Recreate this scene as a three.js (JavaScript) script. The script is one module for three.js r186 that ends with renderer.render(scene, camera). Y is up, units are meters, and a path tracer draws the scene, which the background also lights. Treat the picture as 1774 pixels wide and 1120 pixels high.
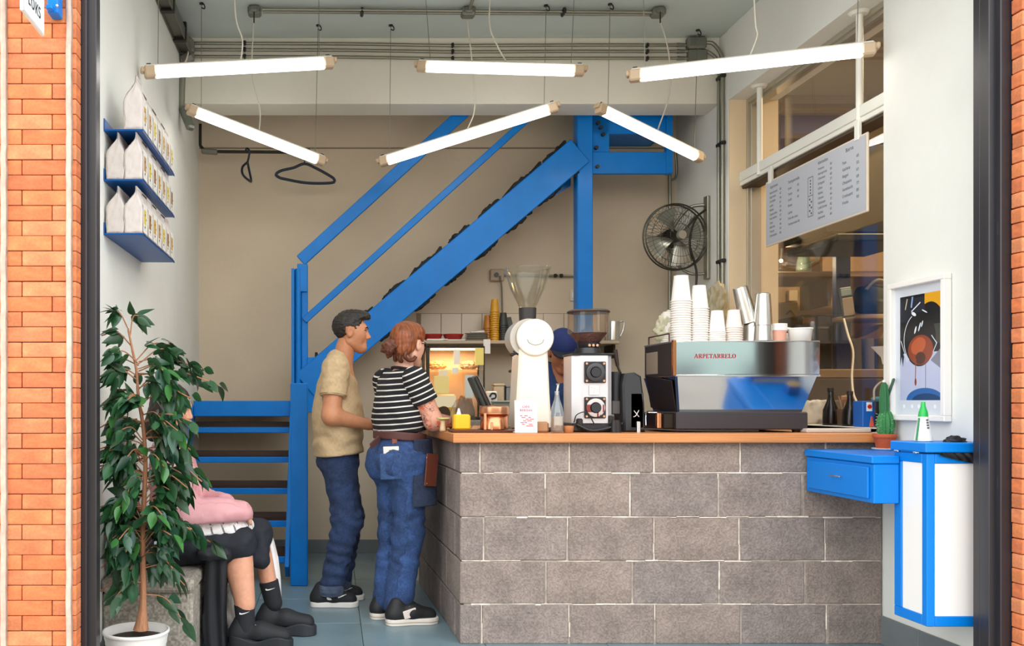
import * as THREE from 'three';
import { mergeGeometries, mergeVertices } from 'three/addons/utils/BufferGeometryUtils.js';
import { RectAreaLightUniformsLib } from 'three/addons/lights/RectAreaLightUniformsLib.js';
import { createNoise3D } from 'simplex-noise';

// ------------------------------------------------------------------ camera, sky, exposure
const scene = new THREE.Scene();
const FOCAL = 1580, VPX = 575, VPY = 695, EYE = 1.2;               // focal length in pixels of a 1774 x 1120 frame, vanishing point of the side walls, eye height
const camera = new THREE.PerspectiveCamera(2 * Math.atan(560 / FOCAL) * 180 / Math.PI, 1774 / 1120, 0.05, 200);
camera.position.set(0, EYE, 0);
camera.lookAt(0, EYE, -1);
camera.setViewOffset(1774, 1120, 887 - VPX, 560 - VPY, 1774, 1120); // shifted lens: the picture plane stays parallel to the counter
camera.updateProjectionMatrix();
const renderer = new THREE.WebGLRenderer({ antialias: true });
renderer.toneMapping = THREE.LinearToneMapping;
renderer.toneMappingExposure = 1.05;
renderer.shadowMap.enabled = true;
RectAreaLightUniformsLib.init();
{ // bright, thinly overcast sky over the street
  const w = 64, h = 32, a = new Float32Array(w * h * 4);
  for (let j = 0; j < h; j++) for (let i = 0; i < w; i++) {
    const up = Math.max(0, (j + 0.5) / h - 0.5) * 2, k = (j * w + i) * 4;
    const t = Math.pow(up, 0.6);
    a[k] = 3.75 - 0.75 * t; a[k + 1] = 3.75 - 0.45 * t; a[k + 2] = 3.7 - 0.1 * t; a[k + 3] = 1;
  }
  const sky = new THREE.DataTexture(a, w, h, THREE.RGBAFormat, THREE.FloatType);
  sky.mapping = THREE.EquirectangularReflectionMapping; sky.magFilter = THREE.LinearFilter; sky.needsUpdate = true;
  scene.background = sky; scene.environment = sky;
}
const TUBE_GLOW = 5, TUBE_LIGHT = 11;                             // what the eye sees of a tube, and the light it gives off
const KITCHEN_LIGHT = 85;

// ------------------------------------------------------------------ helpers
function mulberry(a) { return () => { a |= 0; a = a + 0x6D2B79F5 | 0; let t = Math.imul(a ^ a >>> 15, 1 | a); t = t + Math.imul(t ^ t >>> 7, 61 | t) ^ t; return ((t ^ t >>> 14) >>> 0) / 4294967296; }; }
const rnd = mulberry(20), R = (a, b) => a + (b - a) * rnd();
const n3 = createNoise3D(mulberry(7));
const V = (x, y, z) => new THREE.Vector3(x, y, z);
const P = (px, py, d) => V((px - VPX) * d / FOCAL, EYE - (py - VPY) * d / FOCAL, -d);   // a sight line followed to depth d
const clamp = (x, a, b) => Math.min(b, Math.max(a, x)), mix = (a, b, t) => a + (b - a) * t;
const sstep = (a, b, x) => { const t = clamp((x - a) / (b - a), 0, 1); return t * t * (3 - 2 * t); };

// textures: functions of u, v in 0..1 that wrap around
function grid(n, seed) { const r = mulberry(seed), g = new Float32Array(n * n); for (let i = 0; i < n * n; i++) g[i] = r(); return g; }
const grids = {};
function vn(u, v, nx, ny, seed) {
  const n = 64, key = seed; const g = grids[key] || (grids[key] = grid(n, seed));
  const x = u * nx, y = v * ny, xi = Math.floor(x), yi = Math.floor(y), fx = x - xi, fy = y - yi;
  const sx = fx * fx * (3 - 2 * fx), sy = fy * fy * (3 - 2 * fy);
  const at = (i, j) => g[(((j % ny) + ny) % ny % n) * n + (((i % nx) + nx) % nx % n)];
  return mix(mix(at(xi, yi), at(xi + 1, yi), sx), mix(at(xi, yi + 1), at(xi + 1, yi + 1), sx), sy);
}
function fbm(u, v, n, seed, oct = 4, ny = n) { let s = 0, a = 0.5, t = 0; for (let o = 0; o < oct; o++) { s += a * vn(u, v, n << o, ny << o, seed + o); t += a; a *= 0.5; } return s / t; }
function tex(size, fn, srgb, repeat = 1, sy = size) {
  const d = new Uint8Array(size * sy * 4);
  for (let j = 0; j < sy; j++) for (let i = 0; i < size; i++) {
    const c = fn((i + 0.5) / size, (j + 0.5) / sy), k = (j * size + i) * 4;
    const q = Array.isArray(c) ? c : [c, c, c];
    d[k] = clamp(q[0], 0, 1) * 255; d[k + 1] = clamp(q[1], 0, 1) * 255; d[k + 2] = clamp(q[2], 0, 1) * 255; d[k + 3] = 255;
  }
  const t = new THREE.DataTexture(d, size, sy, THREE.RGBAFormat);
  t.wrapS = t.wrapT = THREE.RepeatWrapping; t.magFilter = THREE.LinearFilter; t.minFilter = THREE.LinearFilter;
  if (srgb) t.colorSpace = THREE.SRGBColorSpace;
  t.repeat.set(repeat, repeat); t.needsUpdate = true; return t;
}
function canvasTex(w, h, draw) {
  const c = document.createElement('canvas'); c.width = w; c.height = h; const g = c.getContext('2d'); draw(g, w, h);
  const t = new THREE.CanvasTexture(c); t.colorSpace = THREE.SRGBColorSpace; return t;
}
const hex = (s) => new THREE.Color(s);
function mat(color, rough = 0.6, o = {}) { const m = new (o.phys ? THREE.MeshPhysicalMaterial : THREE.MeshStandardMaterial)({ color, roughness: rough }); const { phys, ...q } = o; Object.assign(m, q); return m; }
const phys = (color, rough, o) => mat(color, rough, { phys: true, ...o });

// geometry
function boxUV(g, s = 1) { // uv in metres from the dominant axis of each face
  const p = g.attributes.position, n = g.attributes.normal, uv = new Float32Array(p.count * 2);
  for (let i = 0; i < p.count; i++) {
    const ax = Math.abs(n.getX(i)), ay = Math.abs(n.getY(i)), az = Math.abs(n.getZ(i));
    if (az >= ax && az >= ay) { uv[2 * i] = p.getX(i); uv[2 * i + 1] = p.getY(i); }
    else if (ax >= ay) { uv[2 * i] = p.getZ(i); uv[2 * i + 1] = p.getY(i); }
    else { uv[2 * i] = p.getX(i); uv[2 * i + 1] = p.getZ(i); }
    uv[2 * i] *= s; uv[2 * i + 1] *= s;
  }
  g.setAttribute('uv', new THREE.BufferAttribute(uv, 2)); return g;
}
const boxCache = new Map();
function bev(w, h, d, b = 0.004) { // box with chamfered edges, centred
  const key = [w, h, d, b].map(x => x.toFixed(4)).join();
  if (boxCache.has(key)) return boxCache.get(key);
  b = Math.min(b, w * 0.45, h * 0.45, d * 0.45);
  const x = w / 2, y = h / 2, z = d / 2, pos = [];
  const c = (sx, sy, sz, ax) => [sx * (ax === 0 ? x : x - b), sy * (ax === 1 ? y : y - b), sz * (ax === 2 ? z : z - b)];
  const quad = (a, bq, cq, dq) => pos.push(...a, ...bq, ...cq, ...a, ...cq, ...dq);
  const out = (q) => { // orient away from the centre
    const [a, e, f] = [q[0], q[1], q[2]], u = [e[0] - a[0], e[1] - a[1], e[2] - a[2]], v = [f[0] - a[0], f[1] - a[1], f[2] - a[2]];
    const n = [u[1] * v[2] - u[2] * v[1], u[2] * v[0] - u[0] * v[2], u[0] * v[1] - u[1] * v[0]];
    return n[0] * a[0] + n[1] * a[1] + n[2] * a[2] < 0 ? q.slice().reverse() : q;
  };
  for (const s of [-1, 1]) {
    quad(...out([c(s, -1, -1, 0), c(s, 1, -1, 0), c(s, 1, 1, 0), c(s, -1, 1, 0)]));
    quad(...out([c(-1, s, -1, 1), c(1, s, -1, 1), c(1, s, 1, 1), c(-1, s, 1, 1)]));
    quad(...out([c(-1, -1, s, 2), c(1, -1, s, 2), c(1, 1, s, 2), c(-1, 1, s, 2)]));
  }
  for (const s of [-1, 1]) for (const t of [-1, 1]) {
    quad(...out([c(s, t, -1, 0), c(s, t, 1, 0), c(s, t, 1, 1), c(s, t, -1, 1)]));
    quad(...out([c(s, -1, t, 0), c(s, 1, t, 0), c(s, 1, t, 2), c(s, -1, t, 2)]));
    quad(...out([c(-1, s, t, 1), c(1, s, t, 1), c(1, s, t, 2), c(-1, s, t, 2)]));
    for (const r of [-1, 1]) pos.push(...out([c(s, t, r, 0), c(s, t, r, 1), c(s, t, r, 2)]).flat());
  }
  const g = new THREE.BufferGeometry(); g.setAttribute('position', new THREE.Float32BufferAttribute(pos, 3)); g.computeVertexNormals(); boxUV(g);
  boxCache.set(key, g); return g;
}
const tr = (g, x, y, z, rx = 0, ry = 0, rz = 0) => { const q = g.clone(); if (rx) q.rotateX(rx); if (ry) q.rotateY(ry); if (rz) q.rotateZ(rz); q.translate(x, y, z); return q; };
const bx = (x0, x1, y0, y1, z0, z1, b = 0.004) => { const g = bev(Math.abs(x1 - x0), Math.abs(y1 - y0), Math.abs(z1 - z0), b).clone(); g.translate((x0 + x1) / 2, (y0 + y1) / 2, (z0 + z1) / 2); return boxUV(g); };
const flat = (g) => (g.index ? g.toNonIndexed() : g);
function merge(list) { const l = list.map(g => { const q = flat(g); for (const k of Object.keys(q.attributes)) if (!['position', 'normal', 'uv'].includes(k)) q.deleteAttribute(k); if (!q.attributes.uv) boxUV(q); return q; }); return mergeGeometries(l); }
const cyl = (r0, r1, h, seg = 24, x = 0, y = 0, z = 0, open = false) => { const g = new THREE.CylinderGeometry(r1, r0, h, seg, 1, open); g.translate(x, y + h / 2, z); return g; };  // base at y, r0 below
const lathe = (pts, seg = 32) => new THREE.LatheGeometry(pts.map(([r, y]) => new THREE.Vector2(r, y)), seg);
function tube(pts, r, seg = 0, rad = 8, tension = 0.5) { const c = new THREE.CatmullRomCurve3(pts.map(p => p.isVector3 ? p : V(...p)), false, 'catmullrom', tension); return new THREE.TubeGeometry(c, seg || pts.length * 8, r, rad, false); }
function pipe(a, b, r, r2 = r, seg = 12) { const A = a.isVector3 ? a : V(...a), B = b.isVector3 ? b : V(...b), d = B.clone().sub(A), g = new THREE.CylinderGeometry(r2, r, d.length(), seg); g.applyQuaternion(new THREE.Quaternion().setFromUnitVectors(V(0, 1, 0), d.clone().normalize())); g.translate((A.x + B.x) / 2, (A.y + B.y) / 2, (A.z + B.z) / 2); return g; }
function bar(a, b, w, h, bevel = 0.003, up = V(0, 1, 0)) { // square bar from a to b; h measured along up
  const A = a.isVector3 ? a : V(...a), B = b.isVector3 ? b : V(...b), d = B.clone().sub(A), g = bev(w, h, d.length(), bevel).clone(), m = new THREE.Matrix4();
  const zA = d.clone().normalize(), xA = up.clone().cross(zA).normalize(), yA = zA.clone().cross(xA);
  m.makeBasis(xA, yA, zA).setPosition((A.x + B.x) / 2, (A.y + B.y) / 2, (A.z + B.z) / 2); g.applyMatrix4(m); return g;
}
function prism(pts, depth, b = 0) { const s = new THREE.Shape(pts.map(([x, y]) => new THREE.Vector2(x, y))); const g = new THREE.ExtrudeGeometry(s, { depth, bevelEnabled: b > 0, bevelSize: b, bevelThickness: b, bevelSegments: 1, steps: 1, bevelOffset: -b }); return boxUV(g); }

// scene graph
const taken = {};
function numbered(name) { const n = taken[name] || 0; taken[name] = n + 1; return n ? name + '_' + String(n).padStart(3, '0') : name; }
function mesh(name, geo, m, parent) { const o = new THREE.Mesh(geo, m); o.name = parent ? name : numbered(name); o.castShadow = o.receiveShadow = true; (parent || scene).add(o); return o; }
function tag(o, label, category, group) { o.userData.label = label; o.userData.category = category; if (group) o.userData.group = group; return o; }
function thing(name, label, category, pos = [0, 0, 0], turn = 0, group) {
  const o = new THREE.Group(); o.name = numbered(name); scene.add(o); if (pos.isVector3) o.position.copy(pos); else o.position.set(...pos); o.rotation.y = turn; return tag(o, label, category, group);
}
function single(name, label, category, geo, m, pos = [0, 0, 0], turn = 0, group) { const o = tag(mesh(name, geo, m), label, category, group); if (pos.isVector3) o.position.copy(pos); else o.position.set(...pos); o.rotation.y = turn; return o; }
function struct(name, geo, m, label) { const o = geo ? mesh(name, geo, m) : new THREE.Group(); if (!geo) { o.name = numbered(name); scene.add(o); } o.userData.kind = 'structure'; if (label) o.userData.label = label; return o; }
function copyOf(o, pos, turn, label, group) { const c = o.clone(); c.name = numbered(o.name.replace(/_\d{3}$/, '')); c.userData = { ...o.userData }; scene.add(c); if (pos.isVector3) c.position.copy(pos); else c.position.set(...pos); c.rotation.y = turn; if (label) c.userData.label = label; if (group) c.userData.group = group; return c; }

// ------------------------------------------------------------------ materials
const fineTex = tex(256, (u, v) => 0.35 * fbm(u, v, 8, 11, 4) + 0.65 * fbm(u, v, 32, 31, 2), false, 1.3);
const mottle = (base, amp, n, seed, rep) => tex(256, (u, v) => { const k = 1 + amp * (fbm(u, v, n, seed, 4) - 0.5) * 2; return base.map(c => c * k); }, true, rep);
const M = {};
M.white = mat(0xffffff, 0.75, { map: mottle([0.90, 0.90, 0.87], 0.03, 4, 3, 0.6), bumpMap: fineTex, bumpScale: 0.0012 });
M.cream = mat(0xffffff, 0.75, { map: mottle([0.83, 0.765, 0.665], 0.04, 4, 5, 0.6), bumpMap: fineTex, bumpScale: 0.0012 });  // even cream tone for the whole back wall
M.beam = mat(0xffffff, 0.75, { map: mottle([0.90, 0.885, 0.83], 0.03, 4, 9, 0.6), bumpMap: fineTex, bumpScale: 0.001 });
M.ceil = mat(0xffffff, 0.8, { map: mottle([0.78, 0.82, 0.80], 0.03, 4, 13, 0.5), bumpMap: fineTex, bumpScale: 0.001 });
M.black = mat(0x1a191b, 0.35); M.blackMatte = mat(0x171719, 0.75); M.rubber = mat(0x121214, 0.6);
M.frame = mat(0xffffff, 0.35, { map: tex(256, (u, v) => { const s = fbm(u, v, 24, 77, 3, 2); const k = 0.15 + 0.05 * s + (s > 0.78 ? 0.1 : 0); return [k * 0.98, k * 0.92, k]; }, true, 1) });
M.blue = phys(0xffffff, 0.36, { specularIntensity: 0.5, clearcoat: 0.06, clearcoatRoughness: 0.15, map: mottle([0.0, 0.465, 0.80], 0.05, 6, 15, 1.5), bumpMap: fineTex, bumpScale: 0.0008 });
M.blueShelf = phys(0x0d559f, 0.4, { specularIntensity: 0.5, clearcoat: 0.1, clearcoatRoughness: 0.3 });
M.steel = mat(0xd4d2cc, 0.28, { metalness: 1 }); M.chrome = mat(0xe4e4e4, 0.12, { metalness: 1 }); M.mirror = mat(0xcfd2d3, 0.09, { metalness: 1 });
M.brushed = mat(0xc9c9c6, 0.35, { metalness: 1, bumpMap: tex(256, (u, v) => fbm(u, v, 2, 41, 3, 64), false, 4), bumpScale: 0.0002 });
M.conduit = mat(0x9b9a8c, 0.38, { metalness: 0.85 }); M.box = mat(0x83857c, 0.45, { metalness: 0.7 });
M.darkmetal = mat(0x3a3833, 0.4, { metalness: 0.8 });
M.plasticCream = mat(0xd9c3a8, 0.5); M.plasticWhite = mat(0xe9e6df, 0.4); M.paper = mat(0xefeae4, 0.85);
M.glass = phys(0xffffff, 0.02, { transmission: 1, thickness: 0, ior: 1.5 });
M.copper = mat(0xd08a62, 0.25, { metalness: 1 });
M.wood = mat(0xffffff, 0.45, { map: tex(512, (u, v) => { const w = fbm(u, v, 1, 51, 5, 24), f = fbm(u, v, 4, 61, 3, 128); const k = 0.72 + 0.35 * w + 0.15 * (f - 0.5); return [0.90 * k, 0.585 * k, 0.335 * k]; }, true, 1.2) });
M.woodDark = mat(0xffffff, 0.5, { map: tex(256, (u, v) => { const w = fbm(u, v, 2, 52, 4, 32); const k = 0.7 + 0.5 * w; return [0.24 * k, 0.155 * k, 0.11 * k]; }, true, 1.5) });
// ------------------------------------------------------------------ the setting: shop shell
const XL = -1.05, XR = 2.72, ZB = -7.2, ZF = -3.62, YC = 3.75, ZBEAM = -6.395, ZBEAM2 = -6.655, YSOF = 3.284;
const WIN0 = -4.5, WIN1 = -6.26, WINH = 3.265, SILL = 1.06, XW2 = 3.06;  // window in the right wall
// floor: base slab and single tiles
{
  const floor = struct('floor', bx(XL - 0.3, XR + 0.4, -0.16, -0.012, ZB - 0.3, ZF + 0.05, 0), mat(0x6d6f6e, 0.9), 'grey blue tiled shop floor');
  const maps = [0, 1, 2].map(k => mat(0xffffff, 0.33, { map: tex(256, (u, v) => { const s = 0.99 + 0.22 * (fbm(u, v, 3, 81 + k * 5, 5) - 0.5); return [0.45 * s, 0.535 * s, 0.56 * s]; }, true, 1.1), bumpMap: fineTex, bumpScale: 0.0006 }));
  const g = bev(0.597, 0.012, 0.597, 0.0015);
  for (let i = -2; i < 5; i++) for (let j = 0; j < 6; j++) {
    const x = 0.155 + 0.6 * i + 0.3, z = -3.72 - 0.6 * j - 0.3;
    const x0 = Math.max(x - 0.2985, XL), x1 = Math.min(x + 0.2985, XR), z0 = Math.max(z - 0.2985, ZB); if (x1 - x0 < 0.03 || z + 0.2985 - z0 < 0.03) continue;
    const o = mesh('tile', bev(x1 - x0, 0.012, z + 0.2985 - z0, 0.0015), maps[(i * 3 + j * 5 + 30) % 3], floor); o.position.set((x0 + x1) / 2, -0.006, (z + 0.2985 + z0) / 2);
  }
}
struct('ceiling', bx(XL - 0.3, XR + 0.4, YC, YC + 0.2, ZB - 0.3, ZF, 0), M.ceil, 'grey white painted ceiling');
struct('wall_left', bx(XL - 0.25, XL, 0, YC, ZB - 0.3, ZF, 0), M.white, 'white painted left wall');
{ // back wall with a plaster band above a groove
  const w = struct('wall_back', bx(XL, XR, 0, 3.19, ZB - 0.25, ZB, 0), M.cream, 'cream toned back wall');
  mesh('upper_band', bx(XL, XR, 3.203, YC, ZB - 0.25, ZB, 0.002), M.cream, w);
  mesh('groove', bx(XL, XR, 3.18, 3.21, ZB - 0.25, ZB - 0.012, 0), mat(0x8f8674, 0.9), w);
}
struct('trim_1', bx(XL, XR, YSOF, YC, ZBEAM2, ZBEAM, 0.004), M.beam, 'deep cream ceiling beam carrying the conduits');
{ // right wall with the window opening
  const w = struct('wall_right', merge([bx(XR, XW2, 0, YC, WIN0, ZF, 0.003), bx(XR, XW2, WINH, YC, WIN1, WIN0, 0), bx(XR, XW2, 0, SILL, WIN1, WIN0, 0), bx(XR, XW2, 0, YC, ZB - 0.25, WIN1, 0.003)]), M.white, 'white painted right wall');
  mesh('window_reveal', bx(XR + 0.004, XW2, SILL, WINH, WIN1, WIN1 + 0.008, 0), mat(0xe6d3b2, 0.7), w);
}
// baseboards
{
  const bm = mat(0xffffff, 0.4, { map: mottle([0.45, 0.475, 0.48], 0.06, 5, 91, 1.4) });
  const bb = struct('baseboard_back', bx(XL, XR, 0, 0.1, ZB, ZB + 0.006, 0), mat(0x777a7a, 0.8));
  for (let i = 0; i < 7; i++) mesh('tile', bx(XL + 0.6 * i + 0.002, Math.min(XR, XL + 0.6 * i + 0.598), 0, 0.105, ZB, ZB + 0.011, 0.002), bm, bb);
  const b2 = struct('baseboard_right', bx(XR - 0.006, XR, 0, 0.13, -4.5, ZF, 0), mat(0x777a7a, 0.8));
  for (let i = 0; i < 3; i++) mesh('tile', bx(XR - 0.012, XR, 0, 0.14, -4.5 + 0.29 * i + 0.002, -4.5 + 0.29 * i + 0.288, 0.002), bm, b2);
  const b3 = struct('baseboard_left', bx(XL, XL + 0.006, 0, 0.1, ZB, ZF, 0), mat(0x777a7a, 0.8));
  for (let i = 0; i < 6; i++) mesh('tile', bx(XL, XL + 0.011, 0, 0.105, ZB + 0.6 * i + 0.002, Math.min(ZF, ZB + 0.6 * i + 0.598), 0.002), bm, b3);
}
// ------------------------------------------------------------------ facade: brick piers, black frames, pavement
const brickTex = [0, 1, 2, 3].map(k => tex(256, (u, v) => {
  const s = fbm(u, v, 3, 100 + 7 * k, 4, 10), f = fbm(u, v, 30, 130 + 7 * k, 2, 30), b = 0.86 + 0.26 * s + 0.14 * (f - 0.5), y = sstep(0.55, 0.8, fbm(u, v, 2, 160 + k, 3));
  return [0.815 * b + 0.03 * y, (0.472 + 0.012 * k) * b + 0.04 * y, (0.305 + 0.01 * k) * b + 0.03 * y];
}, true, 4.5));
const brickM = brickTex.flatMap((t, i) => [0xffffff, 0xf3e4dc, 0xfff1e0].map(c => mat(c, 0.85, { map: t, bumpMap: fineTex, bumpScale: 0.002 })));
const mortar = mat(0xffffff, 0.95, { map: mottle([0.56, 0.29, 0.17], 0.25, 10, 17, 3), bumpMap: fineTex, bumpScale: 0.002 });
const limeMortar = mat(0xffffff, 0.95, { map: mottle([0.80, 0.69, 0.62], 0.14, 12, 19, 3), bumpMap: fineTex, bumpScale: 0.003 });
function brick(parent, x0, x1, y0, y1, z0, z1, m) { const w = x1 - x0, h = y1 - y0, d = z1 - z0; const o = mesh('brick', bev(w, h, d, 0.002), m, parent); o.position.set((x0 + x1) / 2, (y0 + y1) / 2, (z0 + z1) / 2 + R(-0.0012, 0.0012)); o.rotation.z = R(-0.004, 0.004); return o; }
const CO = 0.0584, ZP = -3.5;                                             // brick course, face of the piers
{
  const pier = struct('wall_facade_left', bx(-1.75, -0.99, 0, 5.2, -3.75, ZP - 0.012, 0), mortar, 'orange brick pier left of the shop front');
  const nRow = Math.ceil((2.86 - 0.2) / CO);
  for (let r = 0; r < nRow; r++) {
    const y0 = 0.2 + r * CO + R(-0.0006, 0.0006), y1 = y0 + CO - 0.0026, long = 0.172, a = -1.246, b = -1.018;
    const cut = r % 2 ? a + long : b - long, j = 0.0018, pick = () => brickM[Math.floor(rnd() * brickM.length)];
    brick(pier, a, cut - j, y0, y1, ZP - 0.03, ZP, pick()); brick(pier, cut + j, b, y0, y1, ZP - 0.03, ZP, pick());
    brick(pier, -1.46, -1.27, y0, y1, ZP - 0.03, ZP, pick());
    brick(pier, -1.0, -0.982, y0 - 0.0006, y1, ZP - 0.068, ZP - 0.001, brickM[(r * 5) % 12]);       // end tiles turning the corner into the reveal
  }
  for (const [x0, x1] of [[-1.268, -1.248], [-1.017, -0.999]]) { // raised bead of pale mortar
    const pts = []; for (let k = 0; k <= 60; k++) pts.push([x0 + (x1 - x0) / 2 + R(-0.0016, 0.0016), 0.05 + k * 0.052, ZP + 0.0005]);
    const g = tube(pts, (x1 - x0) / 2 + 0.0045, 180, 8); mesh('mortar_bead', boxUV(g), limeMortar, pier);
  }
}
{
  const pier = struct('wall_facade_right', bx(2.672, 3.6, 0, 5.2, -3.75, ZP - 0.022, 0), mortar, 'brick pier right of the shop front');
  for (let r = 0; r < 46; r++) {
    const y0 = 0.2 + r * CO + R(-0.001, 0.001), y1 = y0 + CO - 0.004, o = R(-0.0025, 0.0025);
    brick(pier, 2.660 + o, 2.699, y0, y1, ZP - 0.07, ZP - 0.012 - 0.002, brickM[(r * 7) % 12]);
    brick(pier, 2.712, 2.9, y0, y1, ZP - 0.05, ZP, brickM[r % 12]);
  }
  const pts = []; for (let k = 0; k <= 60; k++) pts.push([2.7065 + R(-0.0012, 0.0012), 0.05 + k * 0.052, ZP - 0.006]);
  mesh('mortar_bead', boxUV(tube(pts, 0.008, 180, 8)), limeMortar, pier);
}
struct('wall_upper_added', bx(-1.75, 3.6, 3.62, 5.2, -3.75, ZP - 0.012, 0), mortar, 'unseen brick wall added above the shop front');  // out of view; put in to keep sky light out above the ceiling
{ // black steel guide rails of the rolling shutter
  const a = struct('trim_2', merge([bx(-0.992, -0.962, 0, 3.62, -3.66, -3.575, 0.003), bx(-0.966, -0.930, 0, 3.62, -3.655, -3.60, 0.003), bx(-0.992, -0.94, 0, 3.62, -3.70, -3.66, 0.003)]), M.frame, 'black steel shutter rail on the left');
  const b = struct('trim_3', merge([bx(2.622, 2.676, 0, 3.62, -3.66, -3.575, 0.003), bx(2.594, 2.626, 0, 3.62, -3.655, -3.60, 0.003), bx(2.60, 2.676, 0, 3.62, -3.70, -3.66, 0.003)]), M.frame, 'black steel shutter rail on the right');
}
{ // pavement and the far side of the street, mirrored in the steel of the machine
  struct('ground', bx(-14, 16, -0.3, -0.012, ZF + 0.05, 9, 0), mat(0xffffff, 0.85, { map: mottle([0.60, 0.57, 0.53], 0.12, 6, 23, 0.7) }), 'grey pavement in front of the shop');
  struct('road', bx(-14, 16, -0.4, -0.1, 9, 17, 0), mat(0x55565a, 0.9), 'asphalt road');
}
for (const [x0, x1, h, c, lab] of [[-14, 0.5, 6.5, 0xb9a68c, 'pale stone house across the street'], [0.5, 9, 5.6, 0xc78f63, 'ochre house across the street'], [9, 16, 6.8, 0x9fb0a8, 'grey green house across the street']]) {
  const b = thing('street_house', lab, 'house', [(x0 + x1) / 2, -0.1, 17]);
  mesh('wall', bx(-(x1 - x0) / 2, (x1 - x0) / 2, 0, h, 0, 0.4, 0), mat(c, 0.9), b);
  for (let k = 0; k < Math.floor((x1 - x0) / 2.2); k++) for (const y of [0.9, 3.6]) { const x = -(x1 - x0) / 2 + 1.1 + k * 2.2; mesh('window', bx(x - 0.5, x + 0.5, y, y + 1.5, -0.03, 0.05, 0.01), mat(0x39434a, 0.15), b); }
}
// ------------------------------------------------------------------ block counter
const YCT = 1.04, ZC = -4.5;                                             // worktop height, front of the counter
const blockM = [0, 1, 2, 3].map(k => {
  const map = tex(256, (u, v) => { const s = fbm(u, v, 4, 200 + k * 9, 4), f = vn(u, v, 64, 64, 240 + k), h = vn(u, v, 50, 50, 260 + k); const b = 0.80 + 0.22 * (s - 0.5) + 0.17 * (f - 0.5) + (h > 0.94 ? 0.10 : 0) - (h < 0.05 ? 0.18 : 0); const w = k * 0.008; return [(0.665 + w) * b, (0.602 + w * 0.4) * b, (0.567 - w * 0.2) * b]; }, true, 2.4);
  return mat(0xffffff, 0.92, { map, bumpMap: tex(256, (u, v) => 0.6 * vn(u, v, 64, 64, 240 + k) + 0.4 * fbm(u, v, 8, 205 + k, 4), false, 2.4), bumpScale: 0.003 });
});
const blockMortar = mat(0xffffff, 0.95, { map: mottle([0.66, 0.61, 0.56], 0.25, 14, 29, 2), bumpMap: fineTex, bumpScale: 0.004 });
const limeLine = mat(0xffffff, 0.95, { map: mottle([0.86, 0.81, 0.75], 0.2, 16, 37, 2), bumpMap: fineTex, bumpScale: 0.004 });
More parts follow.
